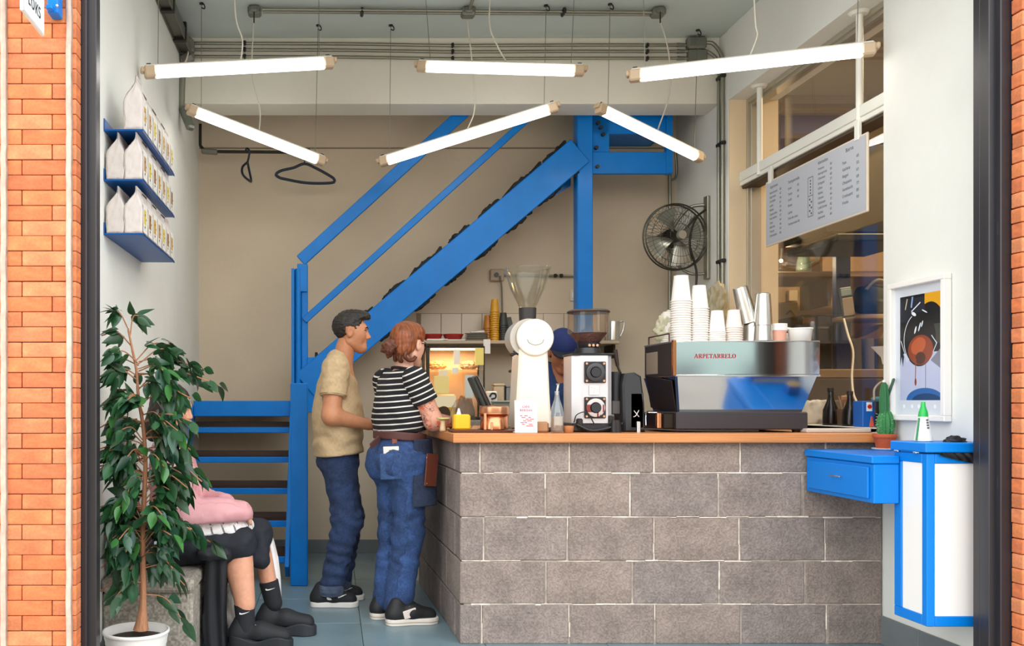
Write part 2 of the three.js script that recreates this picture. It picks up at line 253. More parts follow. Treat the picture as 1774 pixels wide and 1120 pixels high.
{
  const c = thing('counter_base', 'grey concrete block counter under the wooden worktop', 'counter', [0, 0, 0]);
  mesh('core', merge([bx(0.652, XR - 0.005, 0, 0.99, ZC - 0.18, ZC - 0.006, 0)]), blockMortar, c);
  const px = (x) => (x - VPX) * 4.5 / FOCAL, rows = [ // joints read along each course, top course first
    [0.995, 0.846, [797, 832, 987, 1133, 1283, 1430, 1532]],
    [0.840, 0.628, [797, 945, 1092, 1245, 1390, 1532]],
    [0.622, 0.412, [797, 838, 983, 1133, 1281, 1430, 1532]],
    [0.405, 0.198, [797, 946, 1096, 1246, 1395, 1532]],
    [0.191, 0.0, [797, 834, 986, 1135, 1284, 1433, 1532]]];
  const line = (x0, x1, y0, y1, vertical) => { // squeezed out mortar, broken here and there
    let t = vertical ? y0 : x0; const end = vertical ? y1 : x1;
    while (t < end - 0.01) {
      const L = Math.min(R(0.03, 0.16), end - t);
      if (rnd() < (vertical ? 0.55 : 0.82)) { const w = R(0.35, 1) * 0.009, o = R(-0.002, 0.003); const g = vertical ? bx((x0 + x1) / 2 - w / 2 + o, (x0 + x1) / 2 + w / 2 + o, t, t + L, ZC - 0.02, ZC + R(-0.004, 0.002), 0.0025) : bx(t, t + L, (y0 + y1) / 2 - w / 2 + o, (y0 + y1) / 2 + w / 2 + o, ZC - 0.02, ZC + R(-0.003, 0.003), 0.0025); bits.push(g); }
      t += L;
    }
  };
  const bits = [];
  rows.forEach(([y1, y0, js], r) => {
    for (let i = 0; i + 1 < js.length; i++) {
      const x0 = px(js[i]) + (i ? 0.005 : 0), x1 = Math.min(px(js[i + 1]) - (i + 2 < js.length ? 0.005 : 0), XR - 0.005);
      const o = mesh('block', bev(x1 - x0, y1 - y0, 0.16, 0.004), blockM[(r * 2 + i) % 4], c); o.position.set((x0 + x1) / 2, (y0 + y1) / 2, ZC - 0.08 + R(-0.0015, 0.0015)); o.rotation.z = R(-0.002, 0.002);
      if (i) line(x0 - 0.01, x0, y0, y1, true);
    }
    if (r) line(0.64, XR - 0.01, y1, rows[r - 1][1], false);
  });
  const lm = mesh('mortar_line', merge(bits), limeLine, c); lm.userData.kind = 'stuff';
  // the return of the counter, turned a little inwards
  const ret = (o, x, y, z) => { const a = 0.042; o.position.set(0.634 + x * Math.cos(a) - (-z) * Math.sin(a), y, ZC - 0.002 - (-z) * Math.cos(a) - x * Math.sin(a)); o.rotation.y = a; };
  const cr = mesh('core', bev(0.14, 0.99, 1.46, 0), blockMortar, c); ret(cr, 0.085, 0.495, -0.77);
  rows.forEach(([y1, y0], r) => {
    const js = r % 2 ? [0.005, 0.415, 0.825, 1.235, 1.5] : [0.16, 0.6, 1.01, 1.42, 1.5]; 
    for (let i = 0; i + 1 < js.length; i++) { const L = js[i + 1] - js[i] - 0.008; const o = mesh('block', bev(0.15, y1 - y0, L, 0.004), blockM[(r + i * 3) % 4], c); ret(o, 0.075, (y0 + y1) / 2, -(js[i] + js[i + 1]) / 2); }
  });
  // worktop
  const t = thing('worktop', 'orange brown wooden worktop on the block counter', 'worktop', [0, 0.995, 0]);
  const s = new THREE.Shape([[0.592, 4.447], [XR - 0.002, 4.447], [XR - 0.002, 5.16], [1.05, 5.16], [1.05, 5.30], [0.566, 5.30]].map(([x, z]) => new THREE.Vector2(x, z)));
  const g = new THREE.ExtrudeGeometry(s, { depth: 0.037, bevelEnabled: true, bevelSize: 0.004, bevelThickness: 0.004, bevelSegments: 2, bevelOffset: -0.004 }); g.rotateX(-Math.PI / 2); g.translate(0, 0.004, 0); 
  mesh('board', boxUV(g), M.wood, t);
  mesh('side_board', bx(0.562, 1.0, 0.002, 0.043, -5.99, -5.305, 0.003), M.wood, t);
}
// ------------------------------------------------------------------ stairs
{
  const S = thing('staircase', 'blue painted steel staircase turning up along the back wall', 'staircase', [0, 0, 0]);
  const ZS = -6.70, at = (px, py, d = 6.7) => P(px, py, d);
  // newel at the foot
  const nx0 = (503 - VPX) * 5.9 / FOCAL, nx1 = (533 - VPX) * 5.9 / FOCAL;
  mesh('newel', bx(nx0, nx1, 0, 1.315, -5.99, -5.9, 0.005), M.blue, S);
  // lower flight towards the back wall
  const ys = [0.135, 0.35, 0.555, 0.762, 0.968], ds = [5.99, 6.15, 6.31, 6.47, 6.63];
  ys.forEach((y, i) => {
    const st = mesh('step', bx(XL + 0.03, -0.30, y, y + 0.04, -ds[i] - 0.02, -ds[i], 0.003), M.blue, S);
    mesh('tread', bx(XL + 0.032, -0.302, y + 0.004, y + 0.036, -ds[i] - 0.21, -ds[i] - 0.021, 0.003), M.woodDark, st);
    mesh('rear_angle', bx(XL + 0.032, -0.302, y + 0.03, y + 0.075, -ds[i] - 0.225, -ds[i] - 0.211, 0.002), M.woodDark, st);
  });
  mesh('landing_beam', bx(XL + 0.03, -0.27, 1.085, 1.2, -6.78, -6.72, 0.004), M.blue, S);
  mesh('landing_plate', bx(XL + 0.03, -0.20, 1.16, 1.195, ZB + 0.005, -6.781, 0.003), M.woodDark, S);
  for (const x of [XL + 0.016, -0.292]) mesh('stringer', bar([x, 1.13, -6.76], [x, 0.08, -5.96], 0.03, 0.14, 0.003), M.blue, S);
  // corner post and handrails
  const px0 = at(505, 0).x, px1 = at(533, 0).x;
  mesh('corner_post', merge([bx(px0, px0 + 0.022, 0.05, 2.17, ZS - 0.09, ZS + 0.03, 0.003), bx(px1 - 0.045, px1, 0.05, 2.2, ZS - 0.09, ZS + 0.0, 0.003), bx(px0 + 0.02, px1 - 0.043, 0.05, 2.17, ZS - 0.07, ZS - 0.02, 0.003)]), M.blue, S);
  mesh('corner_pipe', cyl(0.022, 0.022, 2.12, 16, px0 + 0.05, 0.05, ZS + 0.005), M.blue, S);
  const A = at(521, 452), B = at(812, 187), C = at(527, 556), D = at(925, 196);
  const ext = (a, b, k) => b.clone().add(b.clone().sub(a).multiplyScalar(k));
  mesh('handrail', bar(A, ext(A, B, 0.22), 0.04, 0.088, 0.004, V(0, 0.74, 0)), M.blue, S);
  mesh('middle_rail', bar(C, ext(C, D, 0.16), 0.035, 0.05, 0.004), M.blue, S);
  mesh('rail_corner', bx(at(515, 0).x, at(533, 0).x, 2.0, 2.205, ZS - 0.03, ZS + 0.02, 0.004), M.blue, S);
  // upper stringer with a ragged weld and tread edges behind it
  const s0 = at(528, 668), s1 = at(1004, 262), dir = s1.clone().sub(s0).normalize(), nor = V(-dir.y, dir.x, 0);
  mesh('upper_stringer', bar(s0, s1, 0.05, 0.215, 0.005), M.blue, S);
  mesh('stringer_foot', bx(at(532, 0).x, at(548, 0).x, 1.115, 1.52, ZS - 0.03, ZS + 0.012, 0.004), M.blue, S);
  const L = s1.clone().sub(s0).length(), N = 11;
  for (let i = 0; i < N; i++) {
    const t = (i + 0.7) / N, q = s0.clone().lerp(s1, t);
    const st = mesh('upper_tread', bx(q.x - 0.05, q.x + 0.16, q.y + 0.075, q.y + 0.105, ZB + 0.01, ZS - 0.027, 0.003), M.woodDark, S);
    mesh('tread_angle', bx(q.x - 0.055, q.x - 0.035, q.y + 0.05, q.y + 0.135, ZB + 0.01, ZS - 0.027, 0.003), M.blackMatte, st);
  }
  { // ragged black edge of weld and grout along the stringer, top and bottom
    const rag = [];
    for (const side of [-1, 1]) for (let k = 0; k < 56; k++) {
      const t = 0.2 + 0.76 * (k + rnd()) / 56, n = Math.sin(t * 60 * 0.9 + side) * 0.5 + 0.5; if (n < 0.28) continue;
      const q = s0.clone().lerp(s1, t).addScaledVector(nor, side * (0.106 + 0.006 * n)); const r = 0.010 + 0.012 * n * R(0.5, 1);
      const g = new THREE.IcosahedronGeometry(r, 1); const p = g.attributes.position; for (let j = 0; j < p.count; j++) { const m = 1 + 0.35 * n3(p.getX(j) * 60 + k, p.getY(j) * 60, p.getZ(j) * 60); p.setXYZ(j, p.getX(j) * m * 2.2, p.getY(j) * m, p.getZ(j) * m); }
      g.computeVertexNormals(); g.rotateZ(Math.atan2(dir.y, dir.x) + R(-0.25, 0.25)); g.translate(q.x, q.y, ZS - 0.012); rag.push(g);
    }
    const o = mesh('ragged_edge', merge(rag), M.blackMatte, S); o.userData.kind = 'stuff';
  }
  // column and the frame of the upper landing
  mesh('column', bx(at(1000, 0).x, at(1027, 0).x, 0, YC, ZS - 0.11, ZS + 0.005, 0.006), M.blue, S);
  const x0 = at(1027, 0).x, x1 = at(1157, 0).x, x2 = at(1167, 0).x;
  mesh('landing_frame', merge([bx(x0, x1, at(0, 300).y, at(0, 262).y, ZS - 0.06, ZS - 0.02, 0.004), bx(x0, at(1058, 0).x, at(0, 262).y, YC, ZS - 0.06, ZS - 0.03, 0.004), bx(x0, x1, at(0, 230).y, YC, ZS - 0.06, ZS - 0.03, 0.004)]), M.blue, S);
  mesh('end_post', bx(x1 - 0.004, x2, at(0, 300).y, YC, ZS - 0.07, ZS - 0.01, 0.004), M.blue, S);
  mesh('landing_floor', bx(x0, x2, at(0, 262).y + 0.17, at(0, 262).y + 0.2, ZB + 0.01, ZS - 0.061, 0.003), M.blue, S);
  for (const [x, y] of [[1037, 212], [1042, 220], [1034, 255], [1036, 288], [1046, 232]]) { const q = at(x, y); const b = cyl(0.014, 0.014, 0.03, 8); b.rotateX(Math.PI / 2); b.translate(q.x, q.y, ZS - 0.032); mesh('bolt', b, M.darkmetal, S); }
  const gs = prism([[at(985, 0).x, at(0, 296).y], [at(1000, 0).x, at(0, 290).y], [at(1000, 0).x, at(0, 312).y], [at(968, 0).x, at(0, 332).y], [at(960, 0).x, at(0, 318).y]], 0.02); gs.translate(0, 0, ZS - 0.2); mesh('gusset', gs, M.blue, S);
}
// ------------------------------------------------------------------ hanging tube lights
const tubeGlow = mat(0xffffff, 0.4, { emissive: new THREE.Color(1, 0.985, 0.95), emissiveIntensity: TUBE_GLOW });
const wireM = mat(0x8b8a80, 0.4, { metalness: 0.8 }), cordM = mat(0xd9d3c4, 0.6), capM = mat(0xcdb494, 0.5), battenM = mat(0xd8d3c6, 0.45);
function tubeLight(a, b, label, hooks, cord) {
  const L = a.distanceTo(b), mid = a.clone().add(b).multiplyScalar(0.5), o = thing('tube_light', label, 'light', mid, 0, undefined);
  const X = b.clone().sub(a).normalize(), Z = X.clone().cross(V(0, 1, 0)).normalize(), Y = Z.clone().cross(X).normalize();
  const inner = new THREE.Matrix4().makeBasis(X, Y, Z), put = (g) => { g.applyMatrix4(inner); return g; };
  const h = L / 2, cap = 0.062;
  const half = new THREE.CylinderGeometry(0.030, 0.030, L - 2 * cap, 20); half.rotateZ(Math.PI / 2);
  mesh('tube', put(half), tubeGlow, o);
  mesh('batten', put(merge([bx(-h + 0.01, h - 0.01, 0.028, 0.040, -0.026, 0.026, 0.004)])), battenM, o);
  for (const s of [-1, 1]) {
    mesh('end_cap', put(merge([tr(bev(cap, 0.062, 0.058, 0.008), s * (h - cap / 2), 0.004, 0), tr(bev(0.02, 0.03, 0.05, 0.006), s * (h + 0.008), 0.016, 0)])), capM, o);
    mesh('clip', put(bx(s * (h - 0.03) - 0.012, s * (h - 0.03) + 0.012, 0.02, 0.052, -0.006, 0.006, 0.002)), M.darkmetal, o);
    const e = V(s * (h - 0.08), 0.046, 0).applyMatrix4(inner), top = hooks[s < 0 ? 0 : 1].clone().sub(mid);
    mesh('hanging_wire', pipe(e, top, 0.0022, 0.0022, 6), wireM, o);
    mesh('ceiling_hook', merge([tube([top, top.clone().add(V(0.018, -0.012, 0)), top.clone().add(V(0.02, -0.035, 0)), top.clone().add(V(0, -0.03, 0))], 0.004, 20, 6), tr(cyl(0.014, 0.014, 0.008, 10), top.x, top.y - 0.008, top.z)]), M.darkmetal, o);
  }
  mesh('cord', tube(cord.map(p => p.clone().sub(mid)), 0.0045, 48, 6), cordM, o);
  const l = new THREE.RectAreaLight(0xfff9ee, TUBE_LIGHT, L - 2 * cap, 0.05); l.position.copy(V(0, -0.034, 0).applyMatrix4(inner)); o.add(l);
  l.lookAt(mid.clone().add(V(0, -1, 0).applyMatrix4(inner).add(V(0, -0.034, 0)))); 
  // long side along the tube
  const m = new THREE.Matrix4().makeBasis(X, Z, Y); l.quaternion.setFromRotationMatrix(m.determinant() < 0 ? new THREE.Matrix4().makeBasis(X, Z.clone().negate(), Y) : m);
  return o;
}
const onCeil = (px, d) => V((px - VPX) * d / FOCAL, YC - 0.001, -d);
tubeLight(P(250, 127, 4.92), P(578, 110, 5.2), 'tube light at upper left above the coffee bag shelves', [onCeil(276, 4.92), onCeil(552, 5.18)], [onCeil(404, 5.06), P(408, 25, 5.06), P(420, 70, 5.06), P(416, 112, 5.06)]);
tubeLight(P(722, 116, 5.62), P(1012, 124, 5.5), 'level tube light at upper centre in front of the beam', [onCeil(736, 5.6), onCeil(996, 5.48)], [onCeil(852, 5.5), P(848, 40, 5.5), P(862, 80, 5.52), P(878, 108, 5.55)]);
tubeLight(P(1090, 134, 4.9), P(1517, 86, 4.5), 'long tube light at upper right near the window', [onCeil(1112, 4.85), onCeil(1490, 4.55)], [onCeil(1300, 4.7), P(1308, 30, 4.7), P(1312, 60, 4.7), P(1298, 100, 4.7)]);
tubeLight(P(325, 190, 5.84), P(562, 282, 6.2), 'slanting tube light in front of the clothes hanger rail', [onCeil(349, 5.84), onCeil(551, 6.18)], [onCeil(440, 6.0), P(437, 125, 6.0), P(450, 190, 6.02), P(449, 228, 6.03)]);
tubeLight(P(658, 283, 6.2), P(967, 186, 5.87), 'slanting tube light crossing the stair handrails', [onCeil(677, 6.18), onCeil(946, 5.87)], [onCeil(808, 6.0), P(820, 128, 6.02), P(822, 190, 6.02), P(808, 228, 6.03)]);
tubeLight(P(1035, 188, 5.85), P(1215, 276, 6.26), 'slanting tube light in front of the blue landing frame', [onCeil(1057, 5.85), onCeil(1209, 6.26)], [onCeil(1140, 6.0), P(1158, 90, 6.05), P(1160, 160, 6.05), P(1138, 230, 6.07)]);

// ------------------------------------------------------------------ conduits
const clampM = mat(0x1c1c1a, 0.5);
function conduit(label, parts, clamps = []) {
  const o = thing('conduit', label, 'conduit');
  for (const p of parts) mesh('pipe', tube(p.p, p.r || 0.011, p.p.length * 14, 10, p.t ?? 0.15), M.conduit, o);
  for (const [x, y, z, w = 0.02, h = 0.03, d = 0.034] of clamps) mesh('clamp', tr(bev(w, h, d, 0.006), x, y, z), clampM, o);
  return o;
}
const dB = 6.37, B = (px, py) => P(px, py, dB);
[[79, 'topmost conduit running along the cream beam'], [90, 'middle conduit running along the cream beam'], [102, 'lowest conduit running along the cream beam']].forEach(([y, lab], i) => {
  const z = -dB; const c = conduit(lab, [{ p: [B(338 - i * 6, y - 4), B(600, y - 3), B(780, y), B(1000, y - 1), B(1192, y - 1)], r: 0.011 }], [424, 784, 1121].map((x, k) => [B(x, y).x, B(x, y - (k === 0 ? 4 : 0)).y, z + 0.004]));
  for (const x of [330, 1178]) { const q = B(x, y - (x < 400 ? 4 : 1)); mesh('fitting', pipe(V(q.x - 0.02, q.y, z), V(q.x + 0.03, q.y, z), 0.015, 0.012), M.box, c); }
});
{ // channel in the left upper corner
  const o = thing('cable_channel', 'grey metal cable channel climbing the left ceiling corner', 'conduit');
  const strutM = mat(0x74736a, 0.4, { metalness: 0.8 });
  mesh('channel', merge([bx(XL + 0.002, XL + 0.075, 3.595, 3.61, -6.36, -3.75, 0.004), bx(XL + 0.075, XL + 0.085, 3.58, 3.66, -6.36, -3.75, 0.003), bx(XL + 0.002, XL + 0.01, 3.58, 3.70, -6.36, -3.75, 0.003)]), strutM, o);
  for (let k = 0; k < 4; k++) mesh('pipe', pipe(V(XL + 0.024 + (k % 2) * 0.032, 3.628 + Math.floor(k / 2) * 0.03, -6.36), V(XL + 0.024 + (k % 2) * 0.032, 3.628 + Math.floor(k / 2) * 0.03, -3.75), 0.013), k % 2 ? M.darkmetal : M.conduit, o);
  for (let k = 0; k < 5; k++) mesh('strap', bx(XL + 0.002, XL + 0.092, 3.574, 3.70, -4.2 - k * 0.45, -4.24 - k * 0.45, 0.004), M.darkmetal, o);
  const e = P(320, 83, 6.3);
  mesh('elbow_box', merge([tr(bev(0.13, 0.12, 0.1, 0.025), e.x, e.y + 0.01, e.z), tr(bev(0.11, 0.08, 0.09, 0.025), e.x + 0.015, e.y - 0.07, e.z, 0, 0, 0.6)]), M.box, o);
  mesh('drop_pipe', tube([P(318, 100, 6.28), P(316, 140, 6.28), P(315, 185, 6.28), P(323, 210, 6.26), P(330, 222, 6.24)], 0.022, 50, 12, 0.3), M.conduit, o);
  mesh('end_fitting', bar(P(318, 186, 6.27), P(331, 224, 6.2), 0.06, 0.05, 0.012), M.box, o);
  mesh('spare_cord', tube([P(328, 80, 6.24), P(324, 100, 6.24), P(318, 114, 6.24), P(312, 122, 6.24)], 0.006, 30, 6), cordM, o);
}
{ // rail for clothes hangers, from a dropped pipe
  const zr = 7.0, o = thing('hanger_rail', 'thin steel clothes rail on the back wall', 'rail');
  mesh('pipe', tube([P(347, 215, zr), P(347, 252, zr), P(356, 262, zr), P(380, 263, zr), P(520, 264, zr), P(534, 264, zr)], 0.012, 80, 10, 0.1), M.darkmetal, o);
  mesh('elbow', merge([bar(P(347, 240, zr), P(347, 262, zr), 0.04, 0.04, 0.008), bar(P(349, 262, zr), P(377, 264, zr), 0.035, 0.04, 0.008)]), M.box, o);
  mesh('end_bracket', merge([tr(bev(0.06, 0.04, 0.05, 0.01), P(531, 262, zr).x, P(531, 262, zr).y, -zr), bx(P(526, 0, zr).x, P(534, 0, zr).x, P(0, 268, zr).y, P(0, 258, zr).y, -7.19, -zr, 0.003)]), M.darkmetal, o);
  const hangM = mat(0x152437, 0.5);
  const h1 = thing('clothes_hanger', 'dark blue clothes hanger seen from the front', 'hanger', [0, 0, 0]);
  mesh('frame', tube([P(486, 309, zr), P(530, 317, zr), P(574, 317, zr), P(579, 311, zr), P(570, 304, zr), P(548, 292, zr), P(528, 284, zr), P(508, 291, zr), P(487, 296, zr), P(478, 303, zr), P(486, 309, zr)], 0.011, 90, 8), hangM, h1);
  mesh('hook', tube([P(528, 284, zr), P(528, 277, zr), P(534, 271, zr), P(533, 264, zr - 0.012), P(527, 260, zr)], 0.005, 30, 6), M.darkmetal, h1);
  const h2 = thing('clothes_hanger', 'dark blue clothes hanger seen edge on', 'hanger', [0, 0, 0]);
  mesh('frame', tube([P(429, 281, zr), P(420, 290, zr - 0.12), P(421, 303, zr - 0.2), P(433, 314, zr - 0.1), P(435, 312, zr + 0.05), P(431, 292, zr + 0.08), P(429, 281, zr)], 0.009, 70, 8), hangM, h2);
  mesh('hook', tube([P(429, 281, zr), P(431, 272, zr), P(432, 262, zr - 0.01), P(428, 257, zr), P(425, 263, zr)], 0.008, 30, 8), hangM, h2);
  const h3 = thing('clothes_peg', 'dark blue clip gripping the hanger rail', 'clip', [0, 0, 0]);
  mesh('body', merge([bar(P(425, 258, zr), P(425, 284, zr), 0.03, 0.03, 0.006), bar(P(431, 258, zr), P(431, 278, zr), 0.02, 0.03, 0.006)]), hangM, h3);
}
{ // conduit across the ceiling with three boxes
  const o = thing('ceiling_conduit', 'twin conduit crossing the ceiling between three boxes', 'conduit'), y = YC - 0.03, at = (px, dy) => { const d = (YC - 0.03 - EYE) * FOCAL / (VPY - dy); return V((px - VPX) * d / FOCAL, y, -d); };
  for (const k of [-0.006, 0.012]) mesh('pipe', pipe(at(455, 19).add(V(0, 0, k * 2)), at(1130, 24).add(V(0, 0, k * 2)), 0.010), M.conduit, o);
  const boxes = [[441, 20, 0.085], [811, 22, 0.09], [1140, 22, 0.085]];
  for (const [x, yy, s] of boxes) { const q = at(x, yy); mesh('junction_box', merge([tr(bev(s, 0.055, s, 0.012), q.x, q.y, q.z), tr(bev(s * 0.6, 0.04, s * 1.4, 0.01), q.x, q.y, q.z)]), M.box, o); }
  const c = at(811, 22); mesh('pipe', pipe(c, V(c.x, c.y, c.z + 1.6), 0.011), M.conduit, o);
  for (const x of [627, 976]) { const q = at(x, 21); mesh('clamp', tr(bev(0.022, 0.04, 0.08, 0.008), q.x, q.y, q.z), clampM, o); }
  for (const [x, x2, y2] of [[441, 441, 40], [1140, 1140, 40]]) { const q = at(x, 20); mesh('cable_tail', pipe(V(q.x, q.y - 0.02, q.z + 0.04), V(q.x, q.y - 0.09, q.z + 0.04), 0.004), M.darkmetal, o); }
}
{ // corner box at right and the conduits going down the right wall
  const o = thing('wall_conduit', 'pair of conduits curving from the corner box down the right wall', 'conduit');
  const q = P(1206, 75, 6.36); mesh('junction_box', merge([tr(bev(0.135, 0.085, 0.06, 0.014), q.x, q.y, q.z), bx(P(1190, 0, 6.38).x, P(1222, 0, 6.38).x, P(0, 112, 6.38).y, P(0, 88, 6.38).y, -6.39, -6.34, 0.008)]), M.box, o);
  const xw = XR - 0.018, d1 = xw * FOCAL / (1251 - VPX), d2 = xw * FOCAL / (1243 - VPX);
  mesh('pipe', tube([P(1222, 74, 6.36), P(1236, 76, 6.345), V(xw, P(0, 100, 6.3).y, -6.315), V(xw, 3.3, -6.31), V(xw, 2.0, -6.31)], 0.013, 80, 10, 0.4), M.conduit, o);
  mesh('pipe', tube([P(1215, 88, 6.36), P(1230, 92, 6.36), V(xw, P(0, 112, 6.36).y, -6.372), V(xw, 3.2, -6.372), V(xw, 1.9, -6.372)], 0.012, 80, 10, 0.4), M.conduit, o);
  for (const y of [3.45, 2.985, 2.17]) mesh('clamp', bx(XR - 0.034, XR - 0.001, y - 0.013, y + 0.013, -6.39, -6.285, 0.006), clampM, o);
}
{ // conduit in the back corner with a switch box above the fan
  const zc = 7.17, o = thing('corner_conduit', 'upright conduit in the back corner behind the fan', 'conduit');
  mesh('pipe', tube([P(1160, 285, zc), P(1161, 400, zc), P(1160, 545, zc)], 0.013, 40, 10), M.conduit, o);
  mesh('pipe', tube([P(1168, 240, zc), P(1172, 290, zc), P(1170, 308, zc), P(1162, 312, zc)], 0.009, 40, 8), M.conduit, o);
  mesh('elbow', bar(P(1160, 300, zc), P(1160, 320, zc), 0.05, 0.045, 0.01), M.box, o);
}
{ // sockets and the thin conduit behind the grinders
  const zb = -ZB, o = thing('wall_socket', 'surface socket box on the back wall behind the glass hopper', 'socket');
  const q = P(861, 477, zb - 0.02); mesh('plate', tr(bev(0.11, 0.095, 0.035, 0.008), q.x, q.y, q.z), mat(0xb9a58d, 0.6), o);
  const r = cyl(0.018, 0.018, 0.01, 16); r.rotateX(Math.PI / 2); r.translate(q.x - 0.008, q.y, q.z + 0.02); mesh('socket_hole', r, M.black, o);
  mesh('cord', tube([P(866, 478, zb - 0.05), P(869, 500, zb - 0.04), P(871, 560, zb - 0.03), P(874, 590, zb - 0.03)], 0.007, 30, 6), mat(0x7a6f60, 0.6), o);
  const c = thing('socket_conduit', 'short conduit from the socket box to the blue column', 'conduit');
  mesh('pipe', tube([P(874, 477, zb - 0.02), P(960, 478, zb - 0.02), P(1003, 479, zb - 0.02)], 0.009, 20, 8), M.conduit, c);
  for (const x of [962, 972]) { const s = P(x, 478, zb - 0.02); mesh('fitting', tr(bev(0.028, 0.028, 0.03, 0.006), s.x, s.y, s.z), M.darkmetal, c); }
  const w = thing('wall_switch', 'cream wall switch beside the blue column', 'switch'), s = P(993, 512, zb - 0.008);
  mesh('plate', tr(bev(0.05, 0.09, 0.014, 0.004), s.x, s.y, s.z), mat(0xd8cbb8, 0.5), w); mesh('rocker', tr(bev(0.02, 0.04, 0.012, 0.003), s.x, s.y, s.z + 0.008), M.plasticWhite, w);
}
// ------------------------------------------------------------------ fan on the right wall
{
  const c = P(1170, 411, 6.55), o = thing('wall_fan', 'round wall fan with wire cage in the back corner', 'fan', c, 0.12);
  const r = 0.235, fm = mat(0x55554d, 0.35, { metalness: 0.85 }), bladeM = mat(0xa7a79c, 0.3, { metalness: 0.9, side: THREE.DoubleSide });
  const cage = [];
  for (const s of [-1, 1]) { const t = new THREE.TorusGeometry(r, 0.006, 8, 64); t.translate(0, 0, s * 0.02); cage.push(t); }
  mesh('rim', merge(cage), fm, o);
  for (const s of [1, -1]) {
    const w = []; for (let k = 0; k < 44; k++) { const a = k / 44 * Math.PI * 2; const pt = (q, zz, da) => V(Math.cos(a + da) * q, Math.sin(a + da) * q, s * zz); w.push(tube([pt(0.035, 0.085, 0), pt(0.12, 0.08, 0.12), pt(0.2, 0.055, 0.2), pt(r, 0.02, 0.24)], 0.0014, 10, 4)); }
    for (const q of [0.08, 0.15, 0.2]) { const t = new THREE.TorusGeometry(q, 0.0016, 5, 48); t.translate(0, 0, s * (q < 0.1 ? 0.084 : q < 0.18 ? 0.075 : 0.055)); w.push(t); }
    mesh(s > 0 ? 'front_cage' : 'rear_cage', merge(w), fm, o);
  }
  for (let k = 0; k < 4; k++) {
    const sh = [], n = 10; for (let i = 0; i <= n; i++) for (let j = 0; j <= 6; j++) { const q = 0.04 + 0.165 * i / n, a = k * Math.PI / 2 + 0.4 + (j / 6 - 0.5) * (0.75 + 0.25 * i / n); sh.push(Math.cos(a) * q, Math.sin(a) * q, (j / 6 - 0.5) * 0.05); }
    const id = []; for (let i = 0; i < n; i++) for (let j = 0; j < 6; j++) { const a = i * 7 + j; id.push(a, a + 7, a + 1, a + 1, a + 7, a + 8); }
    const g = new THREE.BufferGeometry(); g.setAttribute('position', new THREE.Float32BufferAttribute(sh, 3)); g.setIndex(id); g.computeVertexNormals(); boxUV(g); mesh('blade', g, bladeM, o);
  }
  const hub = cyl(0.034, 0.03, 0.03, 24); hub.rotateX(Math.PI / 2); hub.translate(0, 0, 0.075); mesh('hub', hub, mat(0xb5b3a6, 0.35, { metalness: 0.7 }), o);
  const motor = cyl(0.07, 0.06, 0.14, 24); motor.rotateX(-Math.PI / 2); motor.translate(0, 0, -0.06); mesh('motor', motor, M.darkmetal, o);
  const wall = XR - c.x - 0.02;
  mesh('bracket', merge([tube([V(0, 0.0, -0.16), V(0.1, 0.16, -0.14), V(0.16, 0.235, -0.08), V(0.24, 0.24, -0.02), V(wall, 0.22, 0.0)], 0.012, 50, 10), tube([V(0, 0, -0.16), V(0.06, -0.16, -0.12), V(0.14, -0.25, -0.06), V(0.24, -0.255, -0.02), V(wall, -0.25, 0)], 0.011, 50, 10), bx(wall - 0.005, wall + 0.018, -0.3, 0.3, -0.03, 0.03, 0.004)]), M.conduit, o);
  mesh('cord', tube([V(wall - 0.01, 0.2, 0.01), V(wall - 0.1, 0.12, 0.03), V(wall - 0.14, -0.05, 0.03), V(wall - 0.09, -0.25, 0.03), V(wall - 0.1, -0.42, 0.03)], 0.008, 50, 8), M.darkmetal, o);
}
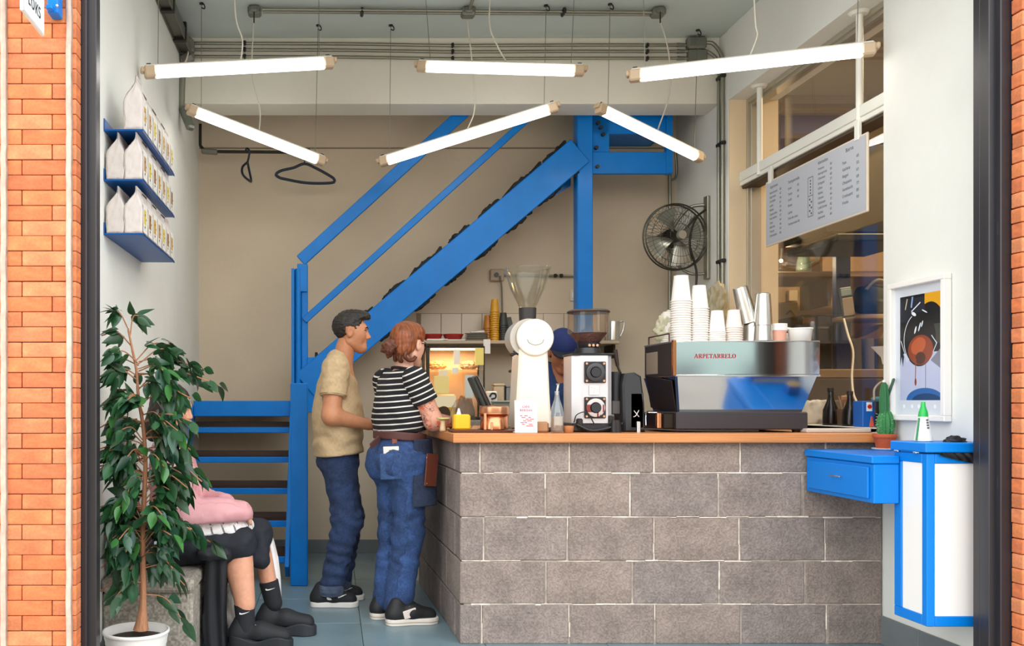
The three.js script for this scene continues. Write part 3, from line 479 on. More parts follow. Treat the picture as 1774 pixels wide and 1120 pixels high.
// ------------------------------------------------------------------ window in the right wall
const alu = mat(0xb9b2a0, 0.4, { metalness: 0.6 }), aluW = mat(0xe7e6dc, 0.45);
{
  const w = struct('window_1', null, null, 'tall window in the right wall looking into the kitchen');
  const xg = XR + 0.17, t = 0.03;
  mesh('window_frame', merge([bx(xg - 0.03, xg + 0.04, SILL, WINH, WIN1 + 0.008, WIN1 + 0.04, 0.003), bx(xg - 0.05, xg - 0.02, SILL, WINH, WIN1 + 0.008, WIN1 + 0.028, 0.003), bx(xg - 0.03, xg + 0.04, WINH - 0.05, WINH, WIN1 + 0.04, WIN0 - 0.0, 0.003), bx(xg - 0.05, xg - 0.02, WINH - 0.03, WINH, WIN1 + 0.03, WIN0, 0.003), bx(xg - 0.03, xg + 0.04, SILL, SILL + 0.03, WIN1 + 0.04, WIN0, 0.003)]), alu, w);
  mesh('pane', bx(xg + 0.002, xg + 0.008, 2.74, WINH - 0.05, WIN1 + 0.04, WIN0, 0), M.glass, w);
  mesh('pane', bx(xg + 0.012, xg + 0.018, SILL + 0.03, 2.69, WIN1 + 0.04, WIN0, 0), M.glass, w);
  mesh('transom', merge([bx(XR + 0.07, xg + 0.04, 2.70, 2.765, WIN1 + 0.01, WIN0, 0.004), bx(XR + 0.075, XR + 0.16, 2.672, 2.70, WIN1 + 0.01, WIN0, 0.003)]), aluW, w);
  mesh('transom_underside', bx(XR + 0.09, xg + 0.03, 2.655, 2.673, WIN1 + 0.01, WIN0, 0.002), mat(0x4a3a2a, 0.6), w);  // dark brown strip along the underside of the transom
  mesh('window_sill', bx(XR + 0.0, XW2 + 0.05, SILL - 0.02, SILL + 0.004, WIN1 + 0.01, WIN0 - 0.004, 0.003), mat(0xd9d6cf, 0.45), w);
  for (const [d, lab] of [[4.84, 'white hanger post'], [5.97, 'white hanger post']]) {
    const p = mesh('post', cyl(0.018, 0.018, WINH - 2.68, 16, XR + 0.08, 2.68, -d), aluW, w);
    mesh('flange', cyl(0.04, 0.055, 0.014, 24, XR + 0.08, WINH - 0.015, -d), aluW, w);
  }
}
{ // menu board hanging from the transom
  const x = XR + 0.062, z0 = -5.85, z1 = -4.74, y0 = 2.185, y1 = 2.60;
  const o = thing('menu_board', 'white menu board hanging under the window transom', 'sign', [x, y0, (z0 + z1) / 2]);
  const W = z1 - z0, H = y1 - y0;
  mesh('board', bx(0, 0.012, 0, H, -W / 2, W / 2, 0.003), mat(0xdfd3c0, 0.6), o);
  const t = canvasTex(1400, 524, (g, w, h) => {
    g.fillStyle = '#b9bcc4'; g.fillRect(0, 0, w, h); g.fillStyle = '#3c4046';
    const line = (s, x, y, size, b) => { g.font = (b ? 'bold ' : '') + size + 'px sans-serif'; g.fillText(s, x, y); };
    line('Espresso', 70, 60, 30, true);
    ['Americano', 'Espresso', 'Cortado', 'Latte', 'Moka', 'Capuccino', 'Flat white', 'Chai', 'Matcha', 'Tisana', 'Chocolate'].forEach((s, i) => { line(s, 60, 106 + i * 36, 25, true); line(String(40 + (i * 7) % 25), 225, 106 + i * 36, 25, true); });
    line('Temporada', 360, 90, 32, true); ['Iced', 'Tonic', 'Cold', 'Brew', 'Latte', 'Frio de casa', 'Temporada 60'].forEach((s, i) => { line(s, 360, 140 + i * 46 + (i > 3 ? 12 : 0), 26, true); if (i < 3) line(String(55 + i * 5), 500, 140 + i * 46, 26, true); });
    g.strokeStyle = '#3c4046'; g.lineWidth = 5; g.strokeRect(660, 120, 70, 300); g.beginPath(); g.moveTo(660, 262); g.lineTo(730, 262); g.stroke();
    for (let k = 0; k < 6; k++) g.fillRect(676 + (k % 2) * 22, 282 + k * 22, 18, 14); for (let k = 0; k < 5; k++) g.fillRect(686, 140 + k * 24, 16, 12);
    line('Metodos', 800, 52, 32, true);
    ['Prensa', 'Aeropress', 'Chemex', 'Dripper', 'Sifon', 'Moka', 'Clever', 'Vietnam', 'Cold brew', 'Kalita', 'Japones'].forEach((s, i) => { line(s, 800, 96 + i * 37, 25, true); line(String(50 + (i * 9) % 40), 960, 96 + i * 37, 25, true); });
    line('Barra', 1160, 60, 36, true);
    ['Pan', 'Galleta', 'Bagel', 'Chapata', 'Sandwich', 'Croissant', 'Fruta'].forEach((s, i) => { line(s, 1120, 140 + i * 48, 28, true); line(String(45 + (i * 8) % 60), 1290, 130 + i * 48, 28, true); });
  });
  const pl = new THREE.PlaneGeometry(W - 0.02, H - 0.02); pl.rotateY(-Math.PI / 2); pl.translate(-0.0015, H / 2, 0);
  mesh('print', pl, mat(0xffffff, 0.55, { map: t }), o);
  for (const z of [-W / 2 + 0.06, W / 2 - 0.09]) mesh('clip', bx(-0.006, 0.014, H - 0.02, H + 0.09, z - 0.02, z + 0.02, 0.003), aluW, o);
}
// ------------------------------------------------------------------ the kitchen behind the window
const KX1 = 6.4, KZ = -8.2;
{
  const tan = mat(0xffffff, 0.85, { map: mottle([0.66, 0.55, 0.42], 0.06, 4, 33, 0.6) });
  struct('wall_kitchen_back', bx(XW2, KX1, 0, YC, KZ - 0.2, KZ, 0), tan, 'tan wall at the back of the kitchen');
  struct('wall_kitchen_side', bx(KX1, KX1 + 0.2, 0, YC, KZ - 0.2, ZF, 0), tan, 'tan far wall of the kitchen');
  struct('wall_kitchen_front', bx(XW2, KX1, 0, YC, -3.85, ZF, 0), tan, 'tan street side wall of the kitchen');
  struct('floor_kitchen', bx(XW2, KX1, -0.16, 0, KZ, ZF, 0), mat(0x5d5a55, 0.7), 'dark kitchen floor');
  struct('ceiling_kitchen', bx(XW2, KX1, YC, YC + 0.2, KZ, ZF, 0), mat(0x9d968a, 0.9), 'kitchen ceiling');
  struct('wall_kitchen_left', bx(XW2 - 0.02, XW2, 0, YC, KZ - 0.2, ZB - 0.25, 0), tan, 'tan wall behind the shop');
  const lamp = thing('ceiling_lamp', 'flat white ceiling lamp in the kitchen', 'light', [4.5, YC - 0.05, -5.9]);
  mesh('diffuser', bx(-0.3, 0.3, -0.02, 0.0, -0.3, 0.3, 0.004), mat(0xffffff, 0.5, { emissive: hex('#ffe2b0'), emissiveIntensity: 2 }), lamp); mesh('tray', bx(-0.32, 0.32, 0.0, 0.05, -0.32, 0.32, 0.004), M.plasticWhite, lamp);
  const l = new THREE.RectAreaLight(0xffdfae, KITCHEN_LIGHT, 0.58, 0.58); l.position.set(0, -0.025, 0); l.rotation.x = -Math.PI / 2; lamp.add(l);
}
const K = (px, py, d) => P(px, py, d);
const kbox = (px0, px1, py0, py1, d0, d1, b = 0.005) => { const a = K(px0, py1, d0), c = K(px1, py0, d0); return bx(a.x, c.x, a.y, c.y, -d1, -d0, b); };
{ // high beam with shelves, shelf and its things, dark extractor hood
  struct('trim_4', kbox(1352, 1650, 148, 190, 7.6, 7.9), mat(0xa3957b, 0.8), 'pale beam across the kitchen');
  struct('trim_5', kbox(1352, 1650, 196, 240, 7.7, 8.15), mat(0x8d8270, 0.8), 'grey beam under the pale one in the kitchen');
  single('extractor_hood', 'dark extractor hood behind the menu board', 'hood', merge([kbox(1430, 1600, 250, 404, 6.4, 7.0, 0.01), kbox(1450, 1600, 404, 418, 6.3, 7.0, 0.01)]), mat(0x2b2a24, 0.5, { metalness: 0.5 }));
  single('wall_cabinet', 'brown wooden wall cabinet behind the hood', 'cabinet', merge([kbox(1385, 1430, 402, 432, 7.8, 8.15), kbox(1392, 1426, 406, 430, 7.77, 7.8)]), mat(0x6b4526, 0.6));
  const sh = thing('kitchen_shelf', 'long tan shelf on the kitchen wall', 'shelf', [0, 0, 0]);
  mesh('board', kbox(1340, 1620, 471, 480, 7.3, 7.95), mat(0xb59d7c, 0.6), sh);
  mesh('back_panel', kbox(1425, 1620, 415, 471, 7.9, 7.95), mat(0xa38866, 0.8), sh);
  for (const x of [1434, 1620]) mesh('bracket', kbox(x, x + 6, 480, 530, 7.5, 7.95), mat(0x8d8069, 0.6), sh);
  single('blue_column', 'deep blue upright panel in the kitchen', 'panel', kbox(1449, 1474, 412, 745, 7.0, 7.06), mat(0x274680, 0.5));
  single('blue_sheet', 'blue sheet at the top right of the kitchen', 'panel', kbox(1470, 1600, 398, 416, 7.06, 7.1), mat(0x1d4f8c, 0.5));
  const jug = thing('glass_jug', 'clear glass jug standing on the kitchen shelf', 'jug', K(1392, 471, 7.5)); const jg = lathe([[0.001, 0], [0.055, 0], [0.06, 0.02], [0.045, 0.12], [0.03, 0.15], [0.05, 0.2], [0.045, 0.2], [0.026, 0.15], [0.04, 0.12], [0.053, 0.02], [0.001, 0.006]], 24); mesh('body', jg, phys(0xcfe0dc, 0.05, { transmission: 0.85, thickness: 0 }), jug); mesh('handle', tube([[0.045, 0.19, 0], [0.1, 0.17, 0], [0.1, 0.1, 0], [0.05, 0.06, 0]], 0.008, 30, 8), phys(0xcfe0dc, 0.1, { transmission: 0.7, thickness: 0 }), jug);
  const pan = thing('serving_tray', 'flat metal tray leaning on the kitchen shelf', 'tray', K(1362, 470, 7.75)); mesh('tray', bar([-0.1, 0.01, 0], [0.14, 0.035, 0], 0.2, 0.012, 0.004), M.brushed, pan);
  const sp = thing('spot_lamp', 'small glowing spot lamp at the left of the kitchen', 'light', K(1353, 452, 7.4)); mesh('bulb', new THREE.SphereGeometry(0.014, 16, 12), mat(0xffffff, 0.4, { emissive: hex('#fff0d0'), emissiveIntensity: 6 }), sp); mesh('neck', pipe([0, 0.012, 0], [0.008, 0.1, 0], 0.008), M.steel, sp); { const pl = new THREE.PointLight(0xffe0b0, 0.6); pl.position.set(0, -0.03, 0.03); sp.add(pl); }
  single('note_card', 'small cream card on the tan kitchen wall', 'card', kbox(1367, 1382, 503, 522, 8.15, 8.19, 0.002), mat(0xd9c9ac, 0.8));
  const mw = thing('kitchen_cupboard', 'tan cupboard with an arched door at the left of the kitchen', 'cupboard', [0, 0, 0]);
  mesh('body', kbox(1349, 1382, 524, 942, 7.66, 8.1), mat(0xa18e6d, 0.7), mw); mesh('door', kbox(1353, 1377, 530, 740, 7.63, 7.66), mat(0xae9c7c, 0.65), mw); mesh('arch', tube([K(1362, 545, 7.61), K(1369, 539, 7.61), K(1376, 548, 7.61)], 0.008, 20, 6), mat(0x4d4332, 0.6), mw);
  const ov = thing('oven', 'dark steel oven behind the espresso machine', 'oven', [0, 0, 0]);
  mesh('body', kbox(1386, 1442, 546, 643, 6.9, 7.5), mat(0x2c231a, 0.35, { metalness: 0.6 }), ov); mesh('window', kbox(1392, 1412, 549, 562, 6.88, 6.9), mat(0x7b5232, 0.25, { metalness: 0.4 }), ov); mesh('door', kbox(1417, 1440, 548, 636, 6.88, 6.9), mat(0x1a1510, 0.2), ov); mesh('handle', kbox(1420, 1437, 566, 569, 6.84, 6.88), M.steel, ov);
  const bt = single('kitchen_worktop', 'tan worktop along the kitchen wall', 'worktop', kbox(1345, 1640, 640, 655, 6.5, 7.6), mat(0x8d7350, 0.6));
  single('kitchen_base_unit', 'brown base units under the kitchen worktop', 'cabinet', kbox(1345, 1640, 656, 950, 6.5, 7.6), mat(0x4a3d2e, 0.7));
  const bag = thing('backpack', 'dark blue green backpack on the kitchen shelf rail', 'backpack', K(1515, 545, 6.9)); const bg = new THREE.SphereGeometry(0.5, 32, 20); bg.scale(0.36, 0.27, 0.18); const bp = bg.attributes.position; for (let i = 0; i < bp.count; i++) { const k = 1 + 0.12 * n3(bp.getX(i) * 9, bp.getY(i) * 9, bp.getZ(i) * 9); bp.setXYZ(i, bp.getX(i) * k, Math.max(-0.09, bp.getY(i) * k) + 0.1, bp.getZ(i) * k); } bg.computeVertexNormals(); mesh('body', bg, mat(0x191b19, 0.7), bag); mesh('pocket', tr(bev(0.14, 0.09, 0.05, 0.02), 0.03, 0.06, 0.085), mat(0x1d2826, 0.6), bag); mesh('strap', tube([[-0.1, 0.18, 0.06], [-0.02, 0.25, 0.07], [0.1, 0.22, 0.06]], 0.012, 30, 8), mat(0x8b8a6f, 0.6), bag);
  single('backpack_shelf', 'narrow tan shelf under the backpack', 'shelf', kbox(1480, 1620, 545, 552, 6.7, 7.1), mat(0xb29a78, 0.6));
  const br = thing('brown_bowl', 'tan bowl tipped on the rack at the right of the kitchen', 'bowl', K(1512, 586, 6.95)); const bwl = lathe([[0.001, 0], [0.04, 0], [0.11, 0.06], [0.12, 0.1], [0.112, 0.1], [0.1, 0.06], [0.03, 0.01], [0.001, 0.01]], 28); bwl.rotateZ(0.5); bwl.translate(0, -0.04, 0); mesh('bowl', bwl, mat(0xa8834f, 0.6), br);
  for (let k = 0; k < 5; k++) single('kitchen_roll', ['upright roll beside the blue panel, leftmost of five', 'second upright roll from the blue panel', 'middle upright roll of five in the kitchen', 'fourth upright roll from the blue panel', 'upright roll nearest the white funnel'][k], 'roll', cyl(0.032, 0.03, 0.22, 18), mat([0x6b6048, 0x4f4634, 0x7a6c50, 0x453c2c, 0x5f553f][k], 0.7), K(1484 + k * 11, 640, 6.55 + (k % 2) * 0.12), 0, 'upright rolls on the kitchen worktop');
}
{ // phone-like card on a white cord, funnel
  const o = thing('wall_phone', 'grey card reader hanging on a white cord behind the window', 'phone', [0, 0, 0]);
  const a = K(1460, 498, 6.2), b = K(1474, 550, 6.2), c = a.clone().add(b).multiplyScalar(0.5); const body = bev(0.085, 0.205, 0.024, 0.008).clone(); body.rotateZ(0.14); body.translate(c.x, c.y, c.z); mesh('body', body, mat(0x1d2a30, 0.4), o);
  const f = bev(0.072, 0.12, 0.004, 0.002).clone(); f.rotateZ(0.14); f.translate(c.x + 0.004, c.y - 0.03, c.z + 0.014); mesh('face', f, mat(0xab9a86, 0.5), o); const f2 = bev(0.07, 0.045, 0.004, 0.002).clone(); f2.rotateZ(0.14); f2.translate(c.x - 0.012, c.y + 0.066, c.z + 0.014); mesh('screen', f2, mat(0x93aeb0, 0.3), o);
  mesh('cord', tube([K(1462, 553, 6.18), K(1469, 580, 6.1), K(1478, 610, 6.0), K(1476, 650, 5.9), K(1478, 680, 5.8), K(1484, 697, 5.7)], 0.007, 60, 8), mat(0xd6cfc0, 0.5), o);
  const fu = single('white_funnel', 'white plastic funnel at the right edge of the window', 'funnel', lathe([[0.012, -0.1], [0.02, -0.06], [0.07, 0.0], [0.066, 0.0], [0.016, -0.06], [0.008, -0.1]], 28), M.plasticWhite, K(1533, 601, 5.2));
}
{ // things standing on the sill
  const sy = SILL + 0.0045, sp = (px, d) => V((px - VPX) * d / FOCAL, sy, -d);
  const cn = thing('oil_can', 'blue juice carton with red mark on the window sill', 'carton', V(2.775, sy, -4.76)); 
  mesh('carton', bx(-0.031, 0.031, 0, 0.135, -0.045, 0.045, 0.003), mat(0x1560b8, 0.45), cn); mesh('label', bx(-0.012, 0.018, 0.082, 0.128, 0.045, 0.0465, 0.0004), M.paper, cn); { const r = cyl(0.011, 0.011, 0.002, 20); r.rotateX(Math.PI / 2); r.translate(0.003, 0.106, 0.0475); mesh('red_mark', r, mat(0xc0261c, 0.5), cn); } { const s = new THREE.Shape([[0.002, 0.002], [0.028, 0.002], [0.018, 0.056], [0.012, 0.056]].map(q => new THREE.Vector2(...q))); const g = new THREE.ExtrudeGeometry(s, { depth: 0.001, bevelEnabled: false }); g.translate(0, 0, 0.0452); mesh('flame_mark', g, mat(0xe56a4e, 0.5), cn); }
  cn.name = numbered('juice_carton');
  const ke = thing('black_kettle', 'black kettle with blue lid at the end of the sill', 'kettle', V(2.83, sy, -4.66)); mesh('body', lathe([[0.001, 0], [0.05, 0], [0.053, 0.01], [0.048, 0.13], [0.001, 0.135]], 28), M.black, ke); mesh('lid', tr(bev(0.11, 0.025, 0.09, 0.01), 0, 0.145, 0), mat(0x3f7f8d, 0.4), ke); mesh('handle', tube([[-0.06, 0.14, 0], [-0.055, 0.2, 0], [-0.01, 0.235, 0], [0.03, 0.2, 0], [0.035, 0.14, 0]], 0.0055, 40, 8), mat(0x9a9484, 0.4), ke);
  const jar = (x, d, r, h, c, lab, neck = 0.5) => { const o = thing('sauce_bottle', lab, 'bottle', V(x, sy, -d)); mesh('body', lathe([[0.001, 0], [r, 0], [r * 1.02, 0.01], [r * 0.95, h * 0.45], [r * neck, h * 0.7], [r * 0.35, h * 0.85], [r * 0.35, h], [0.001, h]], 24), mat(c, 0.25), o); mesh('cap', cyl(r * 0.4, r * 0.4, 0.02, 16, 0, h - 0.002, 0), mat(0x2b2620, 0.5), o); return o; };
  jar(2.80, 5.12, 0.042, 0.19, 0x17110f, 'dark bottle on the sill beside the white bag'); jar(2.80, 4.93, 0.04, 0.17, 0x14110e, 'dark bottle on the sill beside the blue carton');
  const cup = thing('brush_pot', 'cup of brushes between the two dark bottles', 'pot', V(2.81, sy, -5.02)); mesh('cup', cyl(0.024, 0.03, 0.09, 20), mat(0x5e4a3a, 0.5), cup); mesh('handles', merge([pipe([0, 0.08, 0], [-0.02, 0.16, 0], 0.004), pipe([0.008, 0.08, 0], [0.02, 0.17, 0], 0.004), tr(bev(0.04, 0.03, 0.02, 0.006), 0.012, 0.15, 0)]), mat(0xa97c5b, 0.6), cup);
  const bg = new THREE.BoxGeometry(0.2, 0.135, 0.12, 14, 10, 10), p = bg.attributes.position; for (let i = 0; i < p.count; i++) { const x = p.getX(i), y = p.getY(i), z = p.getZ(i), k = 1 - 0.25 * sstep(0, 0.07, y) + 0.18 * n3(x * 14, y * 14, z * 14); p.setXYZ(i, x * k, y + 0.0675 + (y > -0.06 ? 0.01 * n3(x * 20, y * 20, z * 9) : 0), z * k); } const bgg = mergeVertices((bg.deleteAttribute('normal'), bg.deleteAttribute('uv'), bg)); bgg.computeVertexNormals(); boxUV(bgg);
  single('paper_bag', 'crumpled white bag on the sill behind the espresso machine', 'bag', bgg, mat(0xd9cfbd, 0.85), V(2.83, sy, -5.42), 0.2);
  single('sill_tray', 'pale tray lying on the worktop end under the window', 'tray', bx(-0.16, 0.165, 0, 0.02, -0.04, 0.04, 0.004), mat(0xc9beb2, 0.5), V(2.545, 1.0405, -4.62));
}
// ------------------------------------------------------------------ machines on the counter
const Yc = YCT + 0.0005, on = (px, d) => V((px - VPX) * d / FOCAL, Yc, -d), mpp = (d) => d / FOCAL;
const warmWhite = phys(0xefe4d2, 0.3, { clearcoat: 0.5, clearcoatRoughness: 0.2 });
{ // white shop grinder with a tall glass hopper
  const d = 4.78, k = mpp(d), o = thing('shop_grinder', 'tall white coffee grinder with a smoked glass hopper', 'grinder', on(917, d));
  const body = prism([[-30 * k, 0.012], [34 * k, 0.012], [30 * k, 0.2], [26 * k, 0.47], [-21 * k, 0.47], [-26 * k, 0.2]], 0.17, 0.012); body.translate(0, 0, -0.11); mesh('body', body, warmWhite, o);
  mesh('base', tr(bev(0.235, 0.02, 0.26, 0.008), 0.006, 0.012, -0.03), mat(0x2a1e18, 0.5), o);
  const drum = cyl(0.099, 0.099, 0.15, 48); drum.rotateX(Math.PI / 2); drum.translate(-0.014, 0.487, -0.09); mesh('drum', drum, mat(0xbdb5a8, 0.35), o);
  const face = lathe([[0.001, 0.03], [0.088, 0.03], [0.096, 0.02], [0.097, 0.0], [0.001, 0.0]], 48); face.rotateX(Math.PI / 2); face.translate(0.013, 0.487, 0.06); const fm = mesh('face_cover', face, warmWhite, o);
  const ink = mat(0x8a8378, 0.5); mesh('smile_mark', tube([[-0.03, 0.476, 0.0905], [-0.02, 0.458, 0.0905], [0.013, 0.447, 0.0905], [0.046, 0.458, 0.0905], [0.054, 0.476, 0.0905]], 0.0018, 40, 6), ink, fm);
  mesh('dial_mark', tube([[-0.012, 0.508, 0.0905], [0.0, 0.522, 0.0905], [0.03, 0.522, 0.0905], [0.042, 0.505, 0.0905]], 0.001, 30, 6), mat(0xcfc5b6, 0.5), fm);
  mesh('rubber_ring', tube([[-0.085, 0.42, 0.02], [-0.06, 0.398, 0.05], [0.012, 0.384, 0.06], [0.07, 0.398, 0.05]], 0.006, 40, 8), M.black, o);
  mesh('lever', merge([pipe([-0.095, 0.40, 0.03], [-0.065, 0.412, 0.05], 0.007), tr(new THREE.SphereGeometry(0.01, 12, 10), -0.096, 0.4, 0.03)]), M.black, o);
  mesh('hopper_collar', cyl(0.043, 0.046, 0.07, 28, -0.005, 0.578, -0.02), mat(0x2f2a27, 0.5), o);
  const sm = phys(0xeceae2, 0.05, { transmission: 0.97, thickness: 0, ior: 1.4 });
  const hop = lathe([[0.042, 0], [0.044, 0.01], [0.064, 0.05], [0.088, 0.10], [0.108, 0.16], [0.117, 0.2], [0.121, 0.205], [0.121, 0.214], [0.115, 0.214], [0.1135, 0.2], [0.104, 0.16], [0.084, 0.1], [0.06, 0.05], [0.039, 0.0]], 48); hop.translate(-0.005, 0.645, -0.02); mesh('hopper', hop, sm, o);
}
{ // silver grinder with dials
  const d = 4.74, k = mpp(d), o = thing('dial_grinder', 'silver coffee grinder with two round dials and clear hopper', 'grinder', on(1018, d));
  const silver = mat(0xd9d5d6, 0.32, { metalness: 0.35 });
  const b = prism([[-0.102, -0.09], [0.102, -0.09], [0.102, 0.07], [0.075, 0.1], [-0.062, 0.1], [-0.102, 0.07]], 0.345, 0.004); b.rotateX(-Math.PI / 2); b.scale(1, 1, -1); const bi = b.index; flat(b); b.translate(0, 0.045, 0);
  { const q = flat(b), ps = q.attributes.position; for (let i = 0; i < ps.count; i += 3) { const a = [ps.getX(i), ps.getY(i), ps.getZ(i)]; ps.setXYZ(i, ps.getX(i + 1), ps.getY(i + 1), ps.getZ(i + 1)); ps.setXYZ(i + 1, ...a); } q.computeVertexNormals(); mesh('body', boxUV(q), silver, o); }
  mesh('base', merge([tr(bev(0.22, 0.045, 0.22, 0.008), 0, 0.0235, 0), tr(bev(0.03, 0.06, 0.03, 0.006), -0.07, 0.04, 0.1), tr(bev(0.03, 0.08, 0.03, 0.006), 0.09, 0.045, 0.09)]), mat(0x221c1c, 0.5), o);
  mesh('top_plate', tr(bev(0.215, 0.012, 0.21, 0.004), 0.002, 0.397, 0), M.black, o);
  [[0.305, 0, 'dial'], [0.125, 1, 'dial']].forEach(([y, red]) => {
    const dd = mesh('dial', tr(bev(0.108, 0.108, 0.012, 0.003), 0.008, y, 0.106), mat(0x1c1a1a, 0.5), o);
    const ring = lathe([[0.028, 0], [0.047, 0], [0.047, 0.008], [0.028, 0.008]], 40); ring.rotateX(Math.PI / 2); ring.translate(0.008, y, 0.112);
    const rt = canvasTex(128, 128, (g, w, h) => { g.fillStyle = '#c8bcb8'; g.fillRect(0, 0, w, h); g.fillStyle = '#7a2c24'; for (let i = 0; i < 12; i++) g.fillRect(i * 11, 20 + (i % 3) * 20, 6, 30); });
    mesh('ring', boxUV(ring, 6), red ? mat(0xffffff, 0.5, { map: rt }) : mat(0x3a3838, 0.4), dd);
    const knob = cyl(0.026, 0.024, 0.016, 32); knob.rotateX(Math.PI / 2); knob.translate(0.008, y, 0.112); mesh('knob', knob, mat(0x26292d, 0.35), dd);
    for (const sx of [-1, 1]) for (const sy of [-1, 1]) { const sc = cyl(0.006, 0.006, 0.004, 10); sc.rotateX(Math.PI / 2); sc.translate(0.008 + sx * 0.044, y + sy * 0.044, 0.111); mesh('screw', sc, M.chrome, dd); }
  });
  const badge = canvasTex(128, 128, (g, w, h) => { g.fillStyle = '#d5d0d2'; g.fillRect(0, 0, w, h); g.fillStyle = '#c2b79a'; for (let i = 0; i < 6; i++) g.fillRect(20 + (i * 37) % 80, 30 + i * 12, 26, 8); });
  mesh('badge', tr(new THREE.PlaneGeometry(0.05, 0.05), 0.004, 0.215, 0.1055), mat(0xffffff, 0.5, { map: badge }), o);
  mesh('throat', merge([cyl(0.07, 0.062, 0.03, 28, 0, 0.403, 0), cyl(0.05, 0.06, 0.03, 28, 0.005, 0.43, 0)]), M.black, o);
  mesh('collar_screws', merge([-1, 0, 1].map(i => { const c = cyl(0.007, 0.007, 0.01, 10); c.rotateX(Math.PI / 2); c.translate(0.012 + i * 0.02, 0.445, 0.055); return c; })), M.chrome, o);
  mesh('beans', lathe([[0.001, 0.0], [0.052, 0.0], [0.09, 0.045], [0.095, 0.052], [0.001, 0.06]], 36).translate(0.004, 0.458, 0), mat(0xffffff, 0.55, { map: mottle([0.40, 0.24, 0.21], 0.4, 30, 43, 3), bumpMap: fineTex, bumpScale: 0.01 }), o);
  const cg = phys(0xf6f0e8, 0.03, { transmission: 0.98, thickness: 0, ior: 1.3 });
  mesh('hopper', lathe([[0.054, 0], [0.096, 0.05], [0.106, 0.056], [0.106, 0.16], [0.103, 0.16], [0.103, 0.058], [0.094, 0.053], [0.052, 0.002]], 44).translate(0.004, 0.456, 0), cg, o);
  mesh('hopper_lid', lathe([[0.001, 0], [0.108, 0], [0.108, 0.008], [0.1, 0.014], [0.001, 0.016]], 44).translate(0.004, 0.616, 0), mat(0x4a3a34, 0.35), o);
  mesh('power_cable', merge([tube([[-0.1, 0.05, 0.11], [-0.09, 0.09, 0.13], [-0.04, 0.1, 0.13], [0.0, 0.04, 0.125]], 0.003, 40, 6), tube([[-0.09, 0.04, 0.12], [-0.02, 0.01, 0.13], [0.06, 0.02, 0.13], [0.14, 0.045, 0.12]], 0.008, 40, 8)]), M.black, o);
}
{ // black grinder
  const d = 4.74, o = thing('black_grinder', 'narrow black coffee grinder with a cross mark', 'grinder', on(1090, d));
  const p = prism([[-0.055, 0], [0.055, 0], [0.05, 0.15], [0.034, 0.285], [0.0, 0.305], [-0.05, 0.30], [-0.062, 0.24]], 0.15, 0.01); p.translate(0, 0, -0.07); mesh('body', p, mat(0x2b2c2e, 0.45), o);
  mesh('front_plate', bx(-0.022, 0.045, 0.02, 0.2, 0.078, 0.09, 0.004), mat(0x3a3436, 0.5), o);
  mesh('motor', cyl(0.025, 0.028, 0.2, 20, -0.075, 0.11, 0.02), mat(0x1f1f22, 0.4), o);
  mesh('side_box', bx(-0.105, -0.06, 0.09, 0.16, -0.02, 0.05, 0.005), mat(0x4a4543, 0.5), o);
  const mk = mat(0xd8d0cc, 0.5); mesh('cross_mark', merge([tube([[-0.006, 0.11, 0.0915], [0.02, 0.078, 0.0915]], 0.0022, 6, 6), tube([[0.02, 0.112, 0.0915], [0.004, 0.084, 0.0915], [-0.008, 0.078, 0.0915]], 0.0022, 10, 6)]), mk, o);
  mesh('tamper_stick', merge([pipe([-0.045, 0.3, 0.0], [-0.062, 0.345, 0.0], 0.006), pipe([-0.06, 0.34, 0], [-0.075, 0.425, 0], 0.009, 0.013)]), mat(0x2c1c15, 0.5), o);
  mesh('silver_pin', tr(cyl(0.012, 0.012, 0.055, 16), 0.004, 0.0, 0.13), M.chrome, o);
  single('dark_jar', 'small dark jar in front of the black grinder', 'jar', merge([cyl(0.03, 0.03, 0.05, 24), cyl(0.026, 0.026, 0.012, 24, 0, 0.05, 0)]), M.black, on(1066, 4.62));
}
